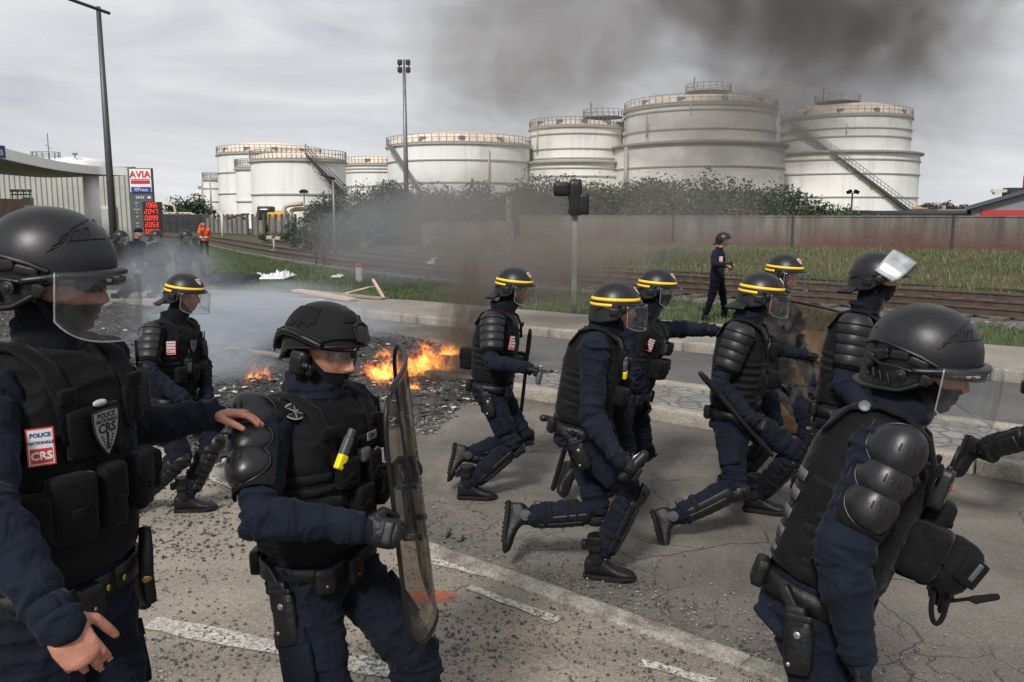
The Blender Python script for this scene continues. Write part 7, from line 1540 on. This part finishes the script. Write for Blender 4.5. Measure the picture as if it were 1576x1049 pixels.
    def shin(s, sd, knee=True, ridged=False):
        J = s.J[sd]; kn, a = J['kn'], J['a']; ax = (a - kn).normalized(); th = (kn - J['hip']).normalized(); fw = (th - ax * th.dot(ax)); fw = (fw.normalized() if fw.length > .25 else (s.Fp - ax * s.Fp.dot(ax)).normalized()); y = ax.cross(fw); k = s.k
        b = MB(); b.strip(lambda u, v: kn + ax * (.03 + .33 * v) * k + (fw * math.cos(R(-78 + 156 * u)) + y * math.sin(R(-78 + 156 * u))) * (.080 - .014 * v) * k, 22, 10, .010); base = b.build('shin_guard', M_PLAS, s.o)
        q = MB()
        if not ridged: q.strip(lambda u, v: kn + ax * (.075 + .265 * v) * k + (fw * math.cos(R(-46 + 92 * u)) + y * math.sin(R(-46 + 92 * u))) * (.0835 - .013 * v + .004 * math.sin(v * math.pi) + .0015 * math.sin(v * 30)) * k, 14, 18, .004)
        for i in range(6 if ridged else 0): q.strip(lambda u, v, i=i: kn + ax * (.075 + .046 * i + .043 * v) * k + (fw * math.cos(R(-46 + 92 * u)) + y * math.sin(R(-46 + 92 * u))) * (.0835 - .0025 * i + .003 * math.sin(v * math.pi)) * k, 14, 3, .004)
        q.build('shin_plate', M_PAD, base)
        for t in (.10, .24):
            q = MB(); q.strip(lambda u, v: kn + ax * (t + .03 * v) * k + (fw * math.cos(2 * math.pi * u) + y * math.sin(2 * math.pi * u)) * .074 * k, 28, 1, .003)
            q.build('guard_strap', M_WEB, base)
        if knee:
            q = MB(); c = kn + fw * .045 * k
            def f(u, v):
                al = 2 * math.pi * u; r = math.sin(v * 1.45); p = (ax * math.cos(al) * r * .075 + y * math.sin(al) * r * .066 + fw * (math.cos(v * 1.45) * .050 + (.0 if v < .7 else -.03 * (v - .7)))) * k
                return c + p
            q.strip(f, 26, 12, 0); q.strip(lambda u, v: c + (ax * (-.05 + .03 * v) + (fw * math.cos(R(-70 + 140 * u)) * .055 + y * math.sin(R(-70 + 140 * u)) * .082)) * k, 16, 2, .006)
            q.build('knee_cap', M_PAD, base)
        return s
def cyl_thing(name, pts, rads, m_, label, cat, group=None, parts=()):
    pts = [V(p) for p in pts]; c = sum(pts, V((0, 0, 0))) / len(pts); b = MB(); b.tube([p for p in pts], rads, 14, dome=True); o = b.build(name, m_, smooth='auto', origin=c); tag(o, label, cat, group); return o
# ================================================================== THE OFFICERS
GRP = 'riot police officers crossing the road'
def base_gear(p, vest=True, holster='R', mats=None):
    p.uni(); p.boots(); p.vest(); p.belt(holster, sidepouch=(60, -30, 120)); return p
# ---- left foreground
p1 = Person('masked officer filling the left edge in glossy helmet, bare hand on the shield bearer', 2.02, (94, 885), (64, 542), (86, 434), yaw=-42, pyaw=-38, hyaw=-22, hpitch=-4,
    arms={'R': dict(e=(-22, 790, -1), w=(84, 950, -1), D=(.55, -.12, -.75), N=(-.45, .82, -.35), bare=1, claws=(.55, .6, .68, .76), spread=.05, thumb=.35, shu=-.02),
          'L': dict(T=(322, 640, 2.44), pole=(-.7, .2, -.55), D=(.93, .22, .04), N=(.25, -.1, -.95), bare=1, curl=.38, thumb=.3, spread=.07)},
    legs={'R': dict(g=(60, 1640), yaw=-45), 'L': dict(g=(250, 1600), yaw=-40)}, k=1.0, vox=.0055, group=GRP)
p1.uni(puff=1.08).boots(); p1.vest(bulk=1.03); p1.belt(None, sidepouch=(-60, -25))
p1.mask(-.044, side=-.035).helmet('riot', k=.97)
for (c_, d_, n_, r_) in TIPS[:8]:
    b = MB(); x_ = d_.cross(n_).normalized(); b.rbox(c_ + n_.normalized() * r_ * .86, (r_ * .62, .0055, .0012), .001, rot3(x_, d_.normalized(), x_.cross(d_.normalized())), n=3); b.build('fingernail', mat('nail', (.50, .28, .21), .35), p1.o)
_l = put(PR['lenses'], 'spectacle_lens', p1.o, p1.HM); _l.material_slots[0].link = 'OBJECT'; _l.material_slots[0].material = M_GLASS
put(PR['spectacle_frame'], 'spectacle_frame', p1.o, p1.HM)
for az, w_, h in ((-32, .050, .076), (-4, .036, .074), (20, .034, .068)): p1.pouch(.205, az, w_, h, .024)
p1.pouch(.20, 60, .045, .052, .030); p1.pouch(.20, -58, .040, .05, .028)
for az in (-4, 8, 18): p1.pouch(.30, az, .018, .018, .006, 'button_tab', False)
p1.pouch(.35, -8, .075, .055, .010, 'chest_panel', False); p1.pouch(.375, 20, .019, .050, .008, 'webbing_tab', False)
p1.patch(p1.tM(.345, -6, .034), 'crs', 1.02); p1.radio(.40, 52)
p1.patch(p1.tM(.34, -47, .010), 'flag', .82)
p1.pouch(.405, -6, .017, .0055, .004, 'name_strip', False, mat('name_strip_grey', (.38, .41, .45), .6), off=.024)
b = MB()
M = p1.tM(.0, 12, .02, 0, .181, .141)
for az in (-8, 2, 26):
    b = MB(); q = p1.tM(.0, az, .014, 0, .19, .15); b.disc(q.translation, q.to_3x3() @ V((0, 0, 1)), .008, .003, 16); b.build('belt_stud', M_BRASS, p1.B)
b = MB(); q = p1.tM(.01, 16, .035, 0, .181, .141); r3 = q.to_3x3(); b.tube([q.translation + r3 @ V((-.02, -.03, .02)), q.translation + r3 @ V((.03, .03, -.0)), q.translation + r3 @ V((.055, .075, -.01))], [.018, .018, .015], 16); b.disc(q.translation + r3 @ V((-.021, -.031, .0205)), r3 @ V((-.6, -.6, .5)), .013, .004, 16, 1)
b.build('torch_holder', [M_LEA, M_BRASS], p1.B)
b = MB(); q = p1.tM(-.085, 72, .045, -6, .181, .141); r3 = q.to_3x3(); b.rbox(q.translation, (.030, .075, .020), .010, r3); b.rbox(q.translation + r3 @ V((-.002, .070, .006)), (.025, .016, .021), .004, r3, 1); b.rbox(q.translation + r3 @ V((.012, -.03, .0)), (.022, .06, .016), .010, r3)
b.build('yellow_topped_holster', [M_PLAS, M_YELP], p1.B)
# ---- the shield bearer
p2 = Person('masked officer in cloth-covered helmet gripping a tall clear shield in front of the fire', 2.72, (492, 850), (478, 612), (499, 538), yaw=-42, pyaw=-35, hyaw=-40, hpitch=-9, hroll=-3,
    arms={'R': dict(e=(398, 795, -1), w=(556, 812, 0), D=(.98, -.1, -.18), N=(.1, .85, -.35), claws=(1.25, 1.3, 1.35, 1.4), thumb=1.0, shf=-.02), 'L': dict(T=(600, 735, 2.98), pole=(0, .4, -1), D=(.8, .3, .2), N=(.3, -.8, 0), curl=1.3)},
    legs={'R': dict(g=(372, 1300), yaw=-40), 'L': dict(g=(660, 1270), yaw=-20)}, k=1.06, vox=.0055, group=GRP)
p2.uni(puff=1.1).boots(); p2.vest(); p2.belt('R', sidepouch=(-45, -10)); p2.gloves()
p2.mask(-.048).helmet('fast'); put(PR['lenses'], 'spectacle_lens', p2.o, p2.HM); put(PR['spectacle_frame'], 'spectacle_frame', p2.o, p2.HM)
p2.arm_caps('R', .15)
b = MB(); b.strip(lambda u, v: p2.J['R']['sh'] + (p2.U * .035 + p2.Lc * .03) + p2.Lc * (-.085 + .12 * u) + p2.Fc * (-.085 + .17 * v) + p2.U * (.048 - 1.1 * (u - .62) ** 2 * .12 - (v - .5) ** 2 * .16), 14, 14, .012); b.build('shoulder_flap', M_VEST, p2.v)
q = p2.J['R']['sh'] + p2.Lc * .045 + p2.U * .05 + p2.Fc * .088; n_ = (p2.Fc * .75 + p2.U * .62 - p2.Lc * .1).normalized(); y_ = (p2.U - n_ * p2.U.dot(n_)).normalized(); p2.patch(fmat(q, y_.cross(n_), y_, n_), 'round', 1.0)
p2.taser(.37, -13, -33); p2.pouch(.30, -10, .040, .045, .018); p2.pouch(.29, 12, .032, .05, .018, flap=True); p2.pouch(.20, 0, .038, .048, .022); p2.pouch(.20, 28, .036, .05, .022); p2.pouch(.19, -32, .036, .05, .020); p2.pouch(.37, 12, .05, .022, .008, 'panel', False)
p2.pouch(.335, 4, .022, .022, .014, 'grey_clip', False, M_GREYP)
p2.patch(p2.tM(.385, 14, .020), 'stripbadge', .9); p2.patch(p2.tM(.31, 42, .022), 'crs', .72); p2.radio(.36, 62)
b = MB(); c = p2.tM(.315, 18, .022); b.tube([c.translation + c.to_3x3() @ V((.022 * math.cos(t), .030 * math.sin(t), 0)) for t in [2 * math.pi * i / 20 for i in range(21)]], .0028, 6); b.build('carabiner', M_METAL, p2.v)
# ---- left middle distance
p3 = Person('officer in yellow-striped helmet beside the ash heap, behind the outstretched foreground sleeve', 5.8, (264, 612), (262, 498), (284, 453), yaw=-38, hyaw=-28, hpitch=-8,
    arms={'R': dict(e=(228, 572, -1), w=(282, 612, -1), curl=1.0), 'L': dict(T=(318, 606, 5.85), pole=(.3, .3, -1), curl=1.1)},
    legs={'R': dict(k=(276, 702, -1), a=(222, 758, 1), t=(205, 790, -1)), 'L': dict(g=(288, 786), yaw=-12)}, k=.97, group=GRP)
base_gear(p3, holster=None).gloves(); p3.helmet('crs').mask(-.125); p3.arm_plates('R', 5); p3.arm_plates('L', 5); p3.shin('R', ridged=True); p3.shin('L', ridged=True)
for az in (-28, 0, 24, 50): p3.pouch(.19, az, .034, .05, .03)
p3.radio(.24, -12); p3.radio(.33, 40); p3.patch(p3.tM(.36, 2, .012), 'crs', .85); p3.patch(p3.tM(.37, -48, .014), 'flag', .9); p3.pouch(.20, -120, .05, .06, .04)
# ---- runner in the smoke, centre
p4 = Person('officer in yellow-striped helmet jogging right of the fire with canister and upright baton', 6.05, (757, 592), (768, 482), (791, 443), yaw=-12, hyaw=-14, hpitch=-6,
    arms={'R': dict(e=(757, 556, -1), w=(811, 566, -1), N=(0, 0, -1), curl=1.15), 'L': dict(T=(801, 558, 6.3), pole=(-.3, .2, -1), curl=1.2)},
    legs={'R': dict(g=(722, 766), yaw=-4, pole=(1, 0, .1)), 'L': dict(k=(806, 668, 1), a=(714, 702, 1), t=(706, 742, -1))}, k=.98, group=GRP)
base_gear(p4).gloves(); p4.helmet('crs').mask(-.125); p4.arm_plates('R', 5); p4.arm_plates('L', 4); p4.shin('R'); p4.shin('L')
p4.pouch(.16, 175, .07, .075, .05); p4.pouch(.19, 25, .034, .05, .03); p4.pouch(.19, -15, .034, .05, .03); p4.patch(p4.tM(.33, -40, .012, -8), 'flag', .95)
# ---- runner, lower centre
p5 = Person('running officer with yellow-striped helmet and plain blue sleeves, launcher held low in front', 4.70, (893, 657), (924, 512), (947, 475), yaw=-8, hyaw=8, hpitch=-2,
    arms={'R': dict(e=(912, 640, -1), w=(950, 704, -1), D=(.75, 0, -.5), N=(-.2, .7, -.6), curl=1.0), 'L': dict(T=(968, 688, 4.95), pole=(-.3, .3, -1), curl=1.1)},
    legs={'R': dict(g=(922, 888), yaw=-8, pole=(1, -.05, .1)), 'L': dict(k=(917, 784, 1), a=(803, 796, 1), t=(798, 850, -1))}, k=1.0, group=GRP)
p5.uni(puff=1.12).boots(); p5.vest(bulk=1.02); p5.belt('R', sidepouch=(60, 150)); p5.gloves(); p5.helmet('crs', guard=False).mask(-.125); p5.shin('R'); p5.shin('L')
p5.taser(.36, -20, 22); p5.pouch(.25, 12, .045, .055, .04); p5.pouch(.22, -20, .035, .05, .035); p5.pouch(.15, 15, .055, .06, .035); p5.pouch(.36, 10, .05, .04, .02)
# ---- arm stretched forward
p6 = Person('masked officer in yellow-striped helmet, arm stretched to the back of the baton runner', 5.95, (966, 604), (988, 494), (1011, 446), yaw=-38, pyaw=-25, hyaw=-8, hpitch=-4,
    arms={'R': dict(e=(972, 572, -1), w=(990, 614, 1), curl=.7), 'L': dict(e=(1050, 506, 1), w=(1098, 508, -1), D=(1, -.1, .05), N=(0, .3, -1), curl=.3)},
    legs={'R': dict(k=(952, 693, -1), a=(884, 722, 1), t=(876, 756, -1)), 'L': dict(k=(990, 692, 1), a=(914, 770, 1), t=(902, 806, -1))}, k=.99, group=GRP)
base_gear(p6).gloves(); p6.helmet('crs').mask(-.02); p6.shin('R'); p6.shin('L')
p6.pouch(.21, 2, .06, .065, .045); p6.pouch(.22, 38, .045, .055, .035); p6.pouch(.35, 30, .04, .045, .03); p6.patch(p6.tM(.37, -18, .014, -12), 'flag', .85); p6.radio(.36, 10)
# ---- runner with baton
p7 = Person('officer in yellow-striped helmet and shoulder plates running with a baton across the hip', 5.45, (1130, 634), (1146, 498), (1171, 456), yaw=-8, hyaw=6, hpitch=-6,
    arms={'R': dict(e=(1110, 592, -1), w=(1158, 646, -1), D=(.85, -.1, -.45), N=(.3, .8, -.5), claws=(1.2, 1.25, 1.3, 1.35), thumb=1), 'L': dict(T=(1195, 588, 5.75), pole=(-.3, .3, -1), curl=1.2)},
    legs={'R': dict(k=(1130, 748, -1), a=(1030, 800, 1), t=(1046, 852, -1)), 'L': dict(g=(1164, 786), yaw=-6)}, k=1.04, group=GRP)
base_gear(p7, holster=None).gloves(); p7.helmet('crs').mask(-.125); p7.arm_plates('R', 5); p7.arm_plates('L', 5); p7.shin('R'); p7.shin('L')
p7.pouch(.20, 15, .045, .055, .04); p7.pouch(.21, -30, .03, .045, .02); p7.pouch(.36, 15, .04, .05, .025)
b = MB(); c = p7.tM(.42, -20, .02); b.tube([c.translation + c.to_3x3() @ V((.010 * math.cos(t), .026 * math.sin(t), 0)) for t in [2 * math.pi * i / 16 for i in range(17)]], .003, 6); b.build('carabiner', M_METAL, p7.v)
# ---- behind the amber shield
p8 = Person('bare-faced officer in yellow-striped helmet seen over the top of the amber shield', 6.25, (1182, 572), (1190, 466), (1207, 422), yaw=-30, hyaw=-18, hpitch=-4,
    arms={'R': dict(T=(1238, 545, 6.12), pole=(-.2, -.4, -1), curl=1.2), 'L': dict(T=(1250, 592, 6.2), pole=(.2, .3, -1), curl=1.2)},
    legs={'R': dict(k=(1192, 662, -1), a=(1124, 752, 1), t=(1116, 792, -1)), 'L': dict(g=(1235, 752), yaw=-10)}, k=.99, group=GRP)
base_gear(p8).gloves(); p8.helmet('crs', guard=False).mask(-.125); p8.shin('R'); p8.shin('L'); p8.pouch(.24, 5, .05, .06, .035); p8.pouch(.36, 25, .04, .05, .025); p8.patch(p8.tM(.37, -10, .014), 'crs', .8)
# ---- visor raised
p9 = Person('masked officer in plain black helmet with its milky visor tipped up', 5.0, (1296, 632), (1324, 486), (1350, 430), yaw=-6, hyaw=-10, hpitch=-4,
    arms={'R': dict(e=(1300, 592, -1), w=(1345, 645, -1), curl=1.1), 'L': dict(T=(1370, 600, 5.3), pole=(-.3, .3, -1), curl=1.1)},
    legs={'R': dict(g=(1235, 850), yaw=-6), 'L': dict(g=(1360, 815), yaw=-6)}, k=1.04, group=GRP)
base_gear(p9).gloves(); p9.helmet('plain', up=62).mask(-.022); p9.arm_plates('R', 5); p9.arm_plates('L', 5); p9.shin('R'); p9.shin('L'); p9.pouch(.22, 10, .05, .06, .04)
# ---- right foreground
p10 = Person('masked officer filling the lower right, leaning forward in a glossy helmet with clear visor', 2.28, (1262, 905), (1368, 644), (1424, 567), yaw=-6, pyaw=-15, hyaw=-6, hpitch=-8,
    arms={'R': dict(e=(1294, 858, -1), w=(1322, 1010, 1), curl=.8, shf=.03, shu=-.01), 'L': dict(T=(1430, 880, 2.5), pole=(-.2, .3, -1), curl=1.2)},
    legs={'R': dict(g=(1330, 1500), yaw=-6), 'L': dict(g=(1200, 1440), yaw=-6)}, k=.96, vox=.0055, group=GRP)
p10.uni(puff=1.24, hem=-.12).boots(); p10.vest(bulk=1.04); p10.belt('R'); p10.gloves(); p10.mask(-.034).helmet('riot', k=1.0); p10.arm_caps('R', .35)
p10.pouch(.22, -8, .055, .07, .05); p10.pouch(.17, 24, .050, .06, .04); p10.pouch(.30, 4, .05, .05, .04); p10.radio(.385, -14)
b = MB(); c = p10.tM(.395, -14, .055); b.disc(c.translation, c.to_3x3() @ V((0, 0, 1)), .006, .002, 12); b.build('radio_light', M_RED, p10.v)
b = MB(); c = p10.tp(.21) + p10.Fc * .265 + V((0, -.02, 0)); R3 = rot3(V((.82, 0, -.57)), V((0, 1, 0)), V((.57, 0, .82))); b.rbox(c, (.046, .050, .066), .024, R3, puff=.010); b.rbox(c + R3 @ V((.01, -.062, .012)), (.034, .007, .038), .006, R3); b.rbox(c + R3 @ V((.016, -.070, .018)), (.007, .003, .026), .002, R3, 1)
b.build('slung_bag', [M_VEST, M_GREYP], p10.o)
b = MB(); c0 = p10.tp(.21) + p10.Fc * .235 + V((0, -.03, -.115)); b.tube([c0 + V((.020 * math.sin(t_), -.005 * math.cos(t_), .065 * math.cos(t_))) for t_ in [.3 + 5.7 * i / 20 for i in range(21)]], .007, 8); b.tube([c0 + V((.02, 0, 0)), c0 + V((.07, -.01, .012)), c0 + V((.09, -.01, .010))], [.005, .005, .012], 10, dome=True); b.tube([c0 + V((.09, -.01, .01)), c0 + V((.145, -.01, .018))], [.011, .009], 12, dome=True)
b.build('hanging_strap', M_WEB, p10.o)
b = MB(); c = p10.J['R']['sh'] + p10.U * .085 + p10.Lc * .05 - p10.Fc * .095; b.disc(c, (-.3, -.8, .6), .016, .004, 18); b.build('strap_stud', M_GREYP, p10.v)
# grey loops down the side closure of his vest
b = MB()
for i in range(5):
    b = MB(); u0 = .06 + .055 * i; b.strip(lambda u, v: p10.tsurf(u0 + .030 * v, 196 + 26 * u, off=.010)[0], 6, 1, .004); b.build('grey_webbing_loop', M_GREYP, p10.v)
# ---- cut by the right edge
p11 = Person('officer cut off by the right edge, only the trailing leg and boot in frame', 5.3, (1622, 598), (1640, 480), (1668, 432), yaw=-4,
    arms={'R': dict(e=(1606, 560, -1), w=(1660, 590, -1), curl=1.1), 'L': dict(T=(1690, 560, 5.6), pole=(-.3, .3, -1), curl=1.1)},
    legs={'R': dict(k=(1592, 668, -1), a=(1502, 694, 1), t=(1484, 738, -1)), 'L': dict(g=(1660, 820), yaw=-6)}, k=.98, group=GRP)
base_gear(p11).gloves(); p11.helmet('crs').mask(-.02); p11.shin('R'); p11.shin('L'); p11.arm_plates('R', 5)
# ================================================================== FARTHER PEOPLE
GB = 'police officers standing back near the fuel station'
def bgman(label, Y, pel, nk, head, yaw, arms, legs, k=1.0, helm='plain', vest=True, group=GB, **kw):
    p = Person(label, Y, pel, nk, head, yaw=yaw, arms=arms, legs=legs, k=k, vox=.012, group=group, **kw)
    p.uni(jm=kw.get('jm')).boots(False)
    if vest: p.vest(webbing=False)
    if helm: p.helmet(helm, strap=False)
    return p
b6 = bgman('officer standing alone before the stained wall, looking at something held in his hand', 16.0, (1104, 422), (1106, 385), (1113, 369), -15, {'R': dict(e=(1099, 405, -1), w=(1117, 408, -1), bare=1, curl=.8), 'L': dict(T=(1122, 407, 16.2), pole=(0, .3, -1), bare=1, curl=.8)}, {'R': dict(g=(1086, 492), yaw=-15), 'L': dict(g=(1116, 488), yaw=-15)}, k=.96, group='police officers standing back', vest=False)
b = MB(); c = b6.tM(.33, -62, .03); b6.patch(c, 'flag', 1.0, b6.o)
b3 = bgman('helmeted officer second from the right in the smoky background row', 19, (241, 414), (239, 378), (240, 364), -60, {'R': dict(e=(226, 396, -1), w=(236, 408, -1), curl=.9), 'L': dict(T=(252, 404, 18.9), pole=(.4, .3, -1), curl=.9)}, {'R': dict(g=(231, 468), yaw=-60), 'L': dict(g=(252, 466), yaw=-50)}, k=1.03)
b4 = bgman('helmeted officer at the right end of the smoky background row, holding a slanted dark shield', 19.5, (282, 412), (283, 377), (286, 364), -35, {'R': dict(e=(271, 396, -1), w=(284, 404, -1), curl=.9), 'L': dict(T=(300, 400, 19.4), pole=(.3, .3, -1), curl=.9)}, {'R': dict(g=(274, 465), yaw=-40), 'L': dict(g=(296, 462), yaw=-30)}, k=1.02)
b2 = bgman('officer in a dark cap with no helmet, in the background row below the price sign', 21, (209, 405), (210, 372), (213, 359), -50, {'R': dict(e=(199, 388, -1), w=(205, 402, 1), bare=1, curl=.7), 'L': dict(e=(222, 388, 1), w=(222, 402, -1), bare=1, curl=.7)}, {'R': dict(g=(203, 456), yaw=-60), 'L': dict(g=(216, 455), yaw=-40)}, k=1.03, helm=None, vest=False)
b = MB(); b.lathe([(.086, .035), (.098, .045), (.100, .085), (.07, .118), (.01, .122)], b2.HM, 28); b.tube([b2.HM @ V((.085, y, .045)) for y in (-.06, 0, .06)], .014, 8); b.build('cap', M_TR, b2.o)
b1 = bgman('helmeted officer at the left end of the background row, half hidden by the foreground helmet', 19, (184, 414), (184, 379), (186, 365), -20, {'R': dict(e=(176, 396, -1), w=(186, 408, 1), curl=.9), 'L': dict(T=(196, 404, 19.1), pole=(.3, .3, -1), curl=.9)}, {'R': dict(g=(176, 468), yaw=-30), 'L': dict(g=(192, 466), yaw=-30)}, k=1.0)
M_HIVIS = cloth('orange_hi_vis', (.85, .13, .035), .3, 500, .1); M_REFL = mat('reflective_band', (.55, .55, .52), .4)
b5 = Person('man in an orange high-visibility jacket with one hand raised, on the grass by the track', 40, (314, 368), (314, 352), (313, 345), yaw=-80, arms={'R': dict(e=(307, 357, -1), w=(308, 347, -1), bare=1, curl=.7), 'L': dict(e=(322, 360, 1), w=(323, 368, -1), bare=1, curl=.7)}, legs={'R': dict(g=(309, 395), yaw=-90), 'L': dict(g=(320, 394), yaw=-70)}, k=1.0, vox=.014)
b5.uni(jm=M_HIVIS, puff=1.2, hem=-.06).boots(False)
b = MB(); b.strip(lambda u, v: b5.tsurf(.06 + .07 * v, 360 * u, .185, .15, .012)[0], 40, 1, .006); b.build('reflective_band', M_REFL, b5.o)
# ================================================================== THINGS HELD
def baton(name, a, c, label, r=.016, handle=None, group='police batons'):
    a, c = V(a), V(c); o = (a + c) / 2; b = MB(); d = (c - a).normalized()
    b.tube([a, a + d * .01, a + (c - a) * .5, c - d * .01, c], [r * .9, r, r * .95, r * .95, r * .8], 14, dome=True)
    ob = b.build(name, M_PLAS, smooth='auto', origin=o); tag(ob, label, 'baton', group)
    q = MB(); q.tube([a + d * .03, a + d * .17], [r * 1.18, r * 1.18], 14, dome=True)
    for i in range(6): q.tube([a + d * (.045 + .02 * i), a + d * (.052 + .02 * i)], r * 1.28, 14)
    q.build('grip', M_WEB, ob)
    if handle is not None:
        h = V(handle); s0 = a + d * .16; q = MB(); q.tube([s0, s0 + h * .10, s0 + h * .13], [r * .85, r * .8, r * 1.2], 12, dome=True); q.build('side_handle', M_PLAS, ob)
    return ob
hR = p7.hands['R'][1]; da = at(1190, 702, hR.y - .03) - at(1078, 574, hR.y - .06)
baton('baton', at(1078, 574, hR.y - .04), at(1188, 700, hR.y - .06), 'long black baton held across the hip of the runner with shining shoulder plates')
baton('baton', at(816, 508, 6.27), at(802, 634, 6.22), 'thin black baton held upright by the officer jogging right of the fire', .014)
b_ = baton('baton', at(884, 640, 4.90), at(851, 752, 4.98), 'side-handled baton hanging behind the hip of the lowest runner', .017)
q = MB(); q.tube([at(884, 645, 4.9), at(850, 644, 4.86), at(836, 643, 4.85)], [.015, .014, .022], 12, dome=True); q.build('side_handle', M_PLAS, b_)
# canister
c = p4.hands['R'][1] + V((.02, -.02, .0)); b = MB(); b.tube([c + V((-.01, 0, -.05)), c + V((.0, 0, .02)), c + V((.004, 0, .035)), c + V((.006, 0, .045))], [.020, .020, .011, .010], 16, dome=True); o = b.build('spray_canister', M_GREYP, smooth='auto', origin=c); tag(o, 'small pale spray canister in the fist of the officer jogging right of the fire', 'canister')
b = MB(); b.rbox(c + V((.008, 0, .052)), (.012, .010, .008), .004); b.build('nozzle', M_METAL, o)
# launcher of the lowest runner
a = p5.hands['R'][1]; z_ = p5.hands['L'][1]; b = MB(); d = V((.62, .12, .62)).normalized(); s_ = a - d * .03 + V((.02, .0, -.01))
b.tube([s_ - d * .03, s_ + d * .02, s_ + d * .09, s_ + d * .13], [.024, .032, .030, .028], 16, dome=True); o = b.build('launcher', M_PLAS, smooth='auto', origin=a); tag(o, 'stubby black launcher held low in both hands by the lowest runner', 'launcher')
b = MB(); b.rbox(s_ + d * .05 + V((.02, 0, -.045)), (.016, .014, .040), .008, Matrix.Rotation(.5, 3, 'Y')); b.build('grip', M_PLAS, o); b = MB(); b.tube([s_ + d * .0 + V((0, 0, .03)), s_ + d * .06 + V((0, 0, .045)), s_ + d * .12 + V((0, 0, .03))], .004, 8); b.build('sight', M_METAL, o)
# the long shield of the shield bearer
def shield(name, A, B, C, D, bow, m_, label, rim=.008, rounded=.06, grip=None, n=26):
    """A,B top corners, C,D bottom corners below them; bow vector gives the curve"""
    A, B, C, D, bow = map(V, (A, B, C, D, bow)); o = (A + B + C + D) / 4
    def f(u, v):
        L = A + (C - A) * v; Rr = B + (D - B) * v; return L + (Rr - L) * u + bow * (1 - (2 * u - 1) ** 2) 
    def g(u, v):   # rounded corners: pull the outline in
        uu, vv = 2 * u - 1, 2 * v - 1; cu = abs(uu) ** 7; cv = abs(vv) ** 10
        return f(.5 + uu * (1 - .16 * cv * abs(uu)) / 2, .5 + vv * (1 - .07 * cu * abs(vv)) / 2)
    b = MB(); b.strip(g, n, 36, .004); ob = b.build(name, m_, origin=o); tag(ob, label, 'riot shield')
    path = [g(u / 20, 0) for u in range(21)] + [g(1, v / 30) for v in range(1, 31)] + [g(1 - u / 20, 1) for u in range(1, 21)] + [g(0, 1 - v / 30) for v in range(1, 31)]
    b = MB(); b.tube(path, rim, 8); b.build('rim', M_PLAS, ob)
    q = MB(); inn = -bow.normalized()
    for v0 in (.42, .62):
        q.tube([g(.3, v0), g(.3, v0) + inn * .05, g(.62, v0) + inn * .06, g(.62, v0)], .010, 8)
    q.tube([g(.46, .40) + inn * .05, g(.46, .64) + inn * .05], .013, 8)
    for v0 in (.42, .62):
        for u0 in (.3, .62): q.disc(g(u0, v0), inn, .012, .006, 12)
    q.build('handle', M_PLAS, ob); r = MB()
    for i in range(6): r.disc(g(.62, .36 + .035 * i) , inn, .005, .005, 10)
    r.build('rivet', M_METAL, ob); return ob
shield('riot_shield', at(586, 606, 2.42), at(600, 516, 3.02), at(632, 1010, 2.46), at(652, 910, 3.02), (.062, .015, -.0), M_TINT, 'tall clear bowed shield seen nearly edge-on, carried by the officer beside the fire', .0075)
# amber shield of the far officer
shield('riot_shield', at(1146, 450, 5.98), at(1322, 492, 6.85), at(1135, 655, 5.98), at(1290, 672, 6.8), (.13, -.16, 0), M_TINT2, 'amber tinted shield between the baton runner and the officer with the raised visor', .010)
shield('riot_shield', at(295, 366, 19.3), at(302, 366, 19.7), at(311, 424, 19.2), at(317, 424, 19.6), (.03, 0, 0), M_PLAS, 'narrow dark shield slanting beside the rightmost officer of the background row', .02, n=8)
c = b6.hands['R'][1]; b = MB(); b.rbox(c + V((.03, 0, .03)), (.04, .012, .075), .008); o = b.build('telephone', M_PLAS, origin=c); tag(o, 'small dark telephone in the hand of the officer before the stained wall', 'phone')
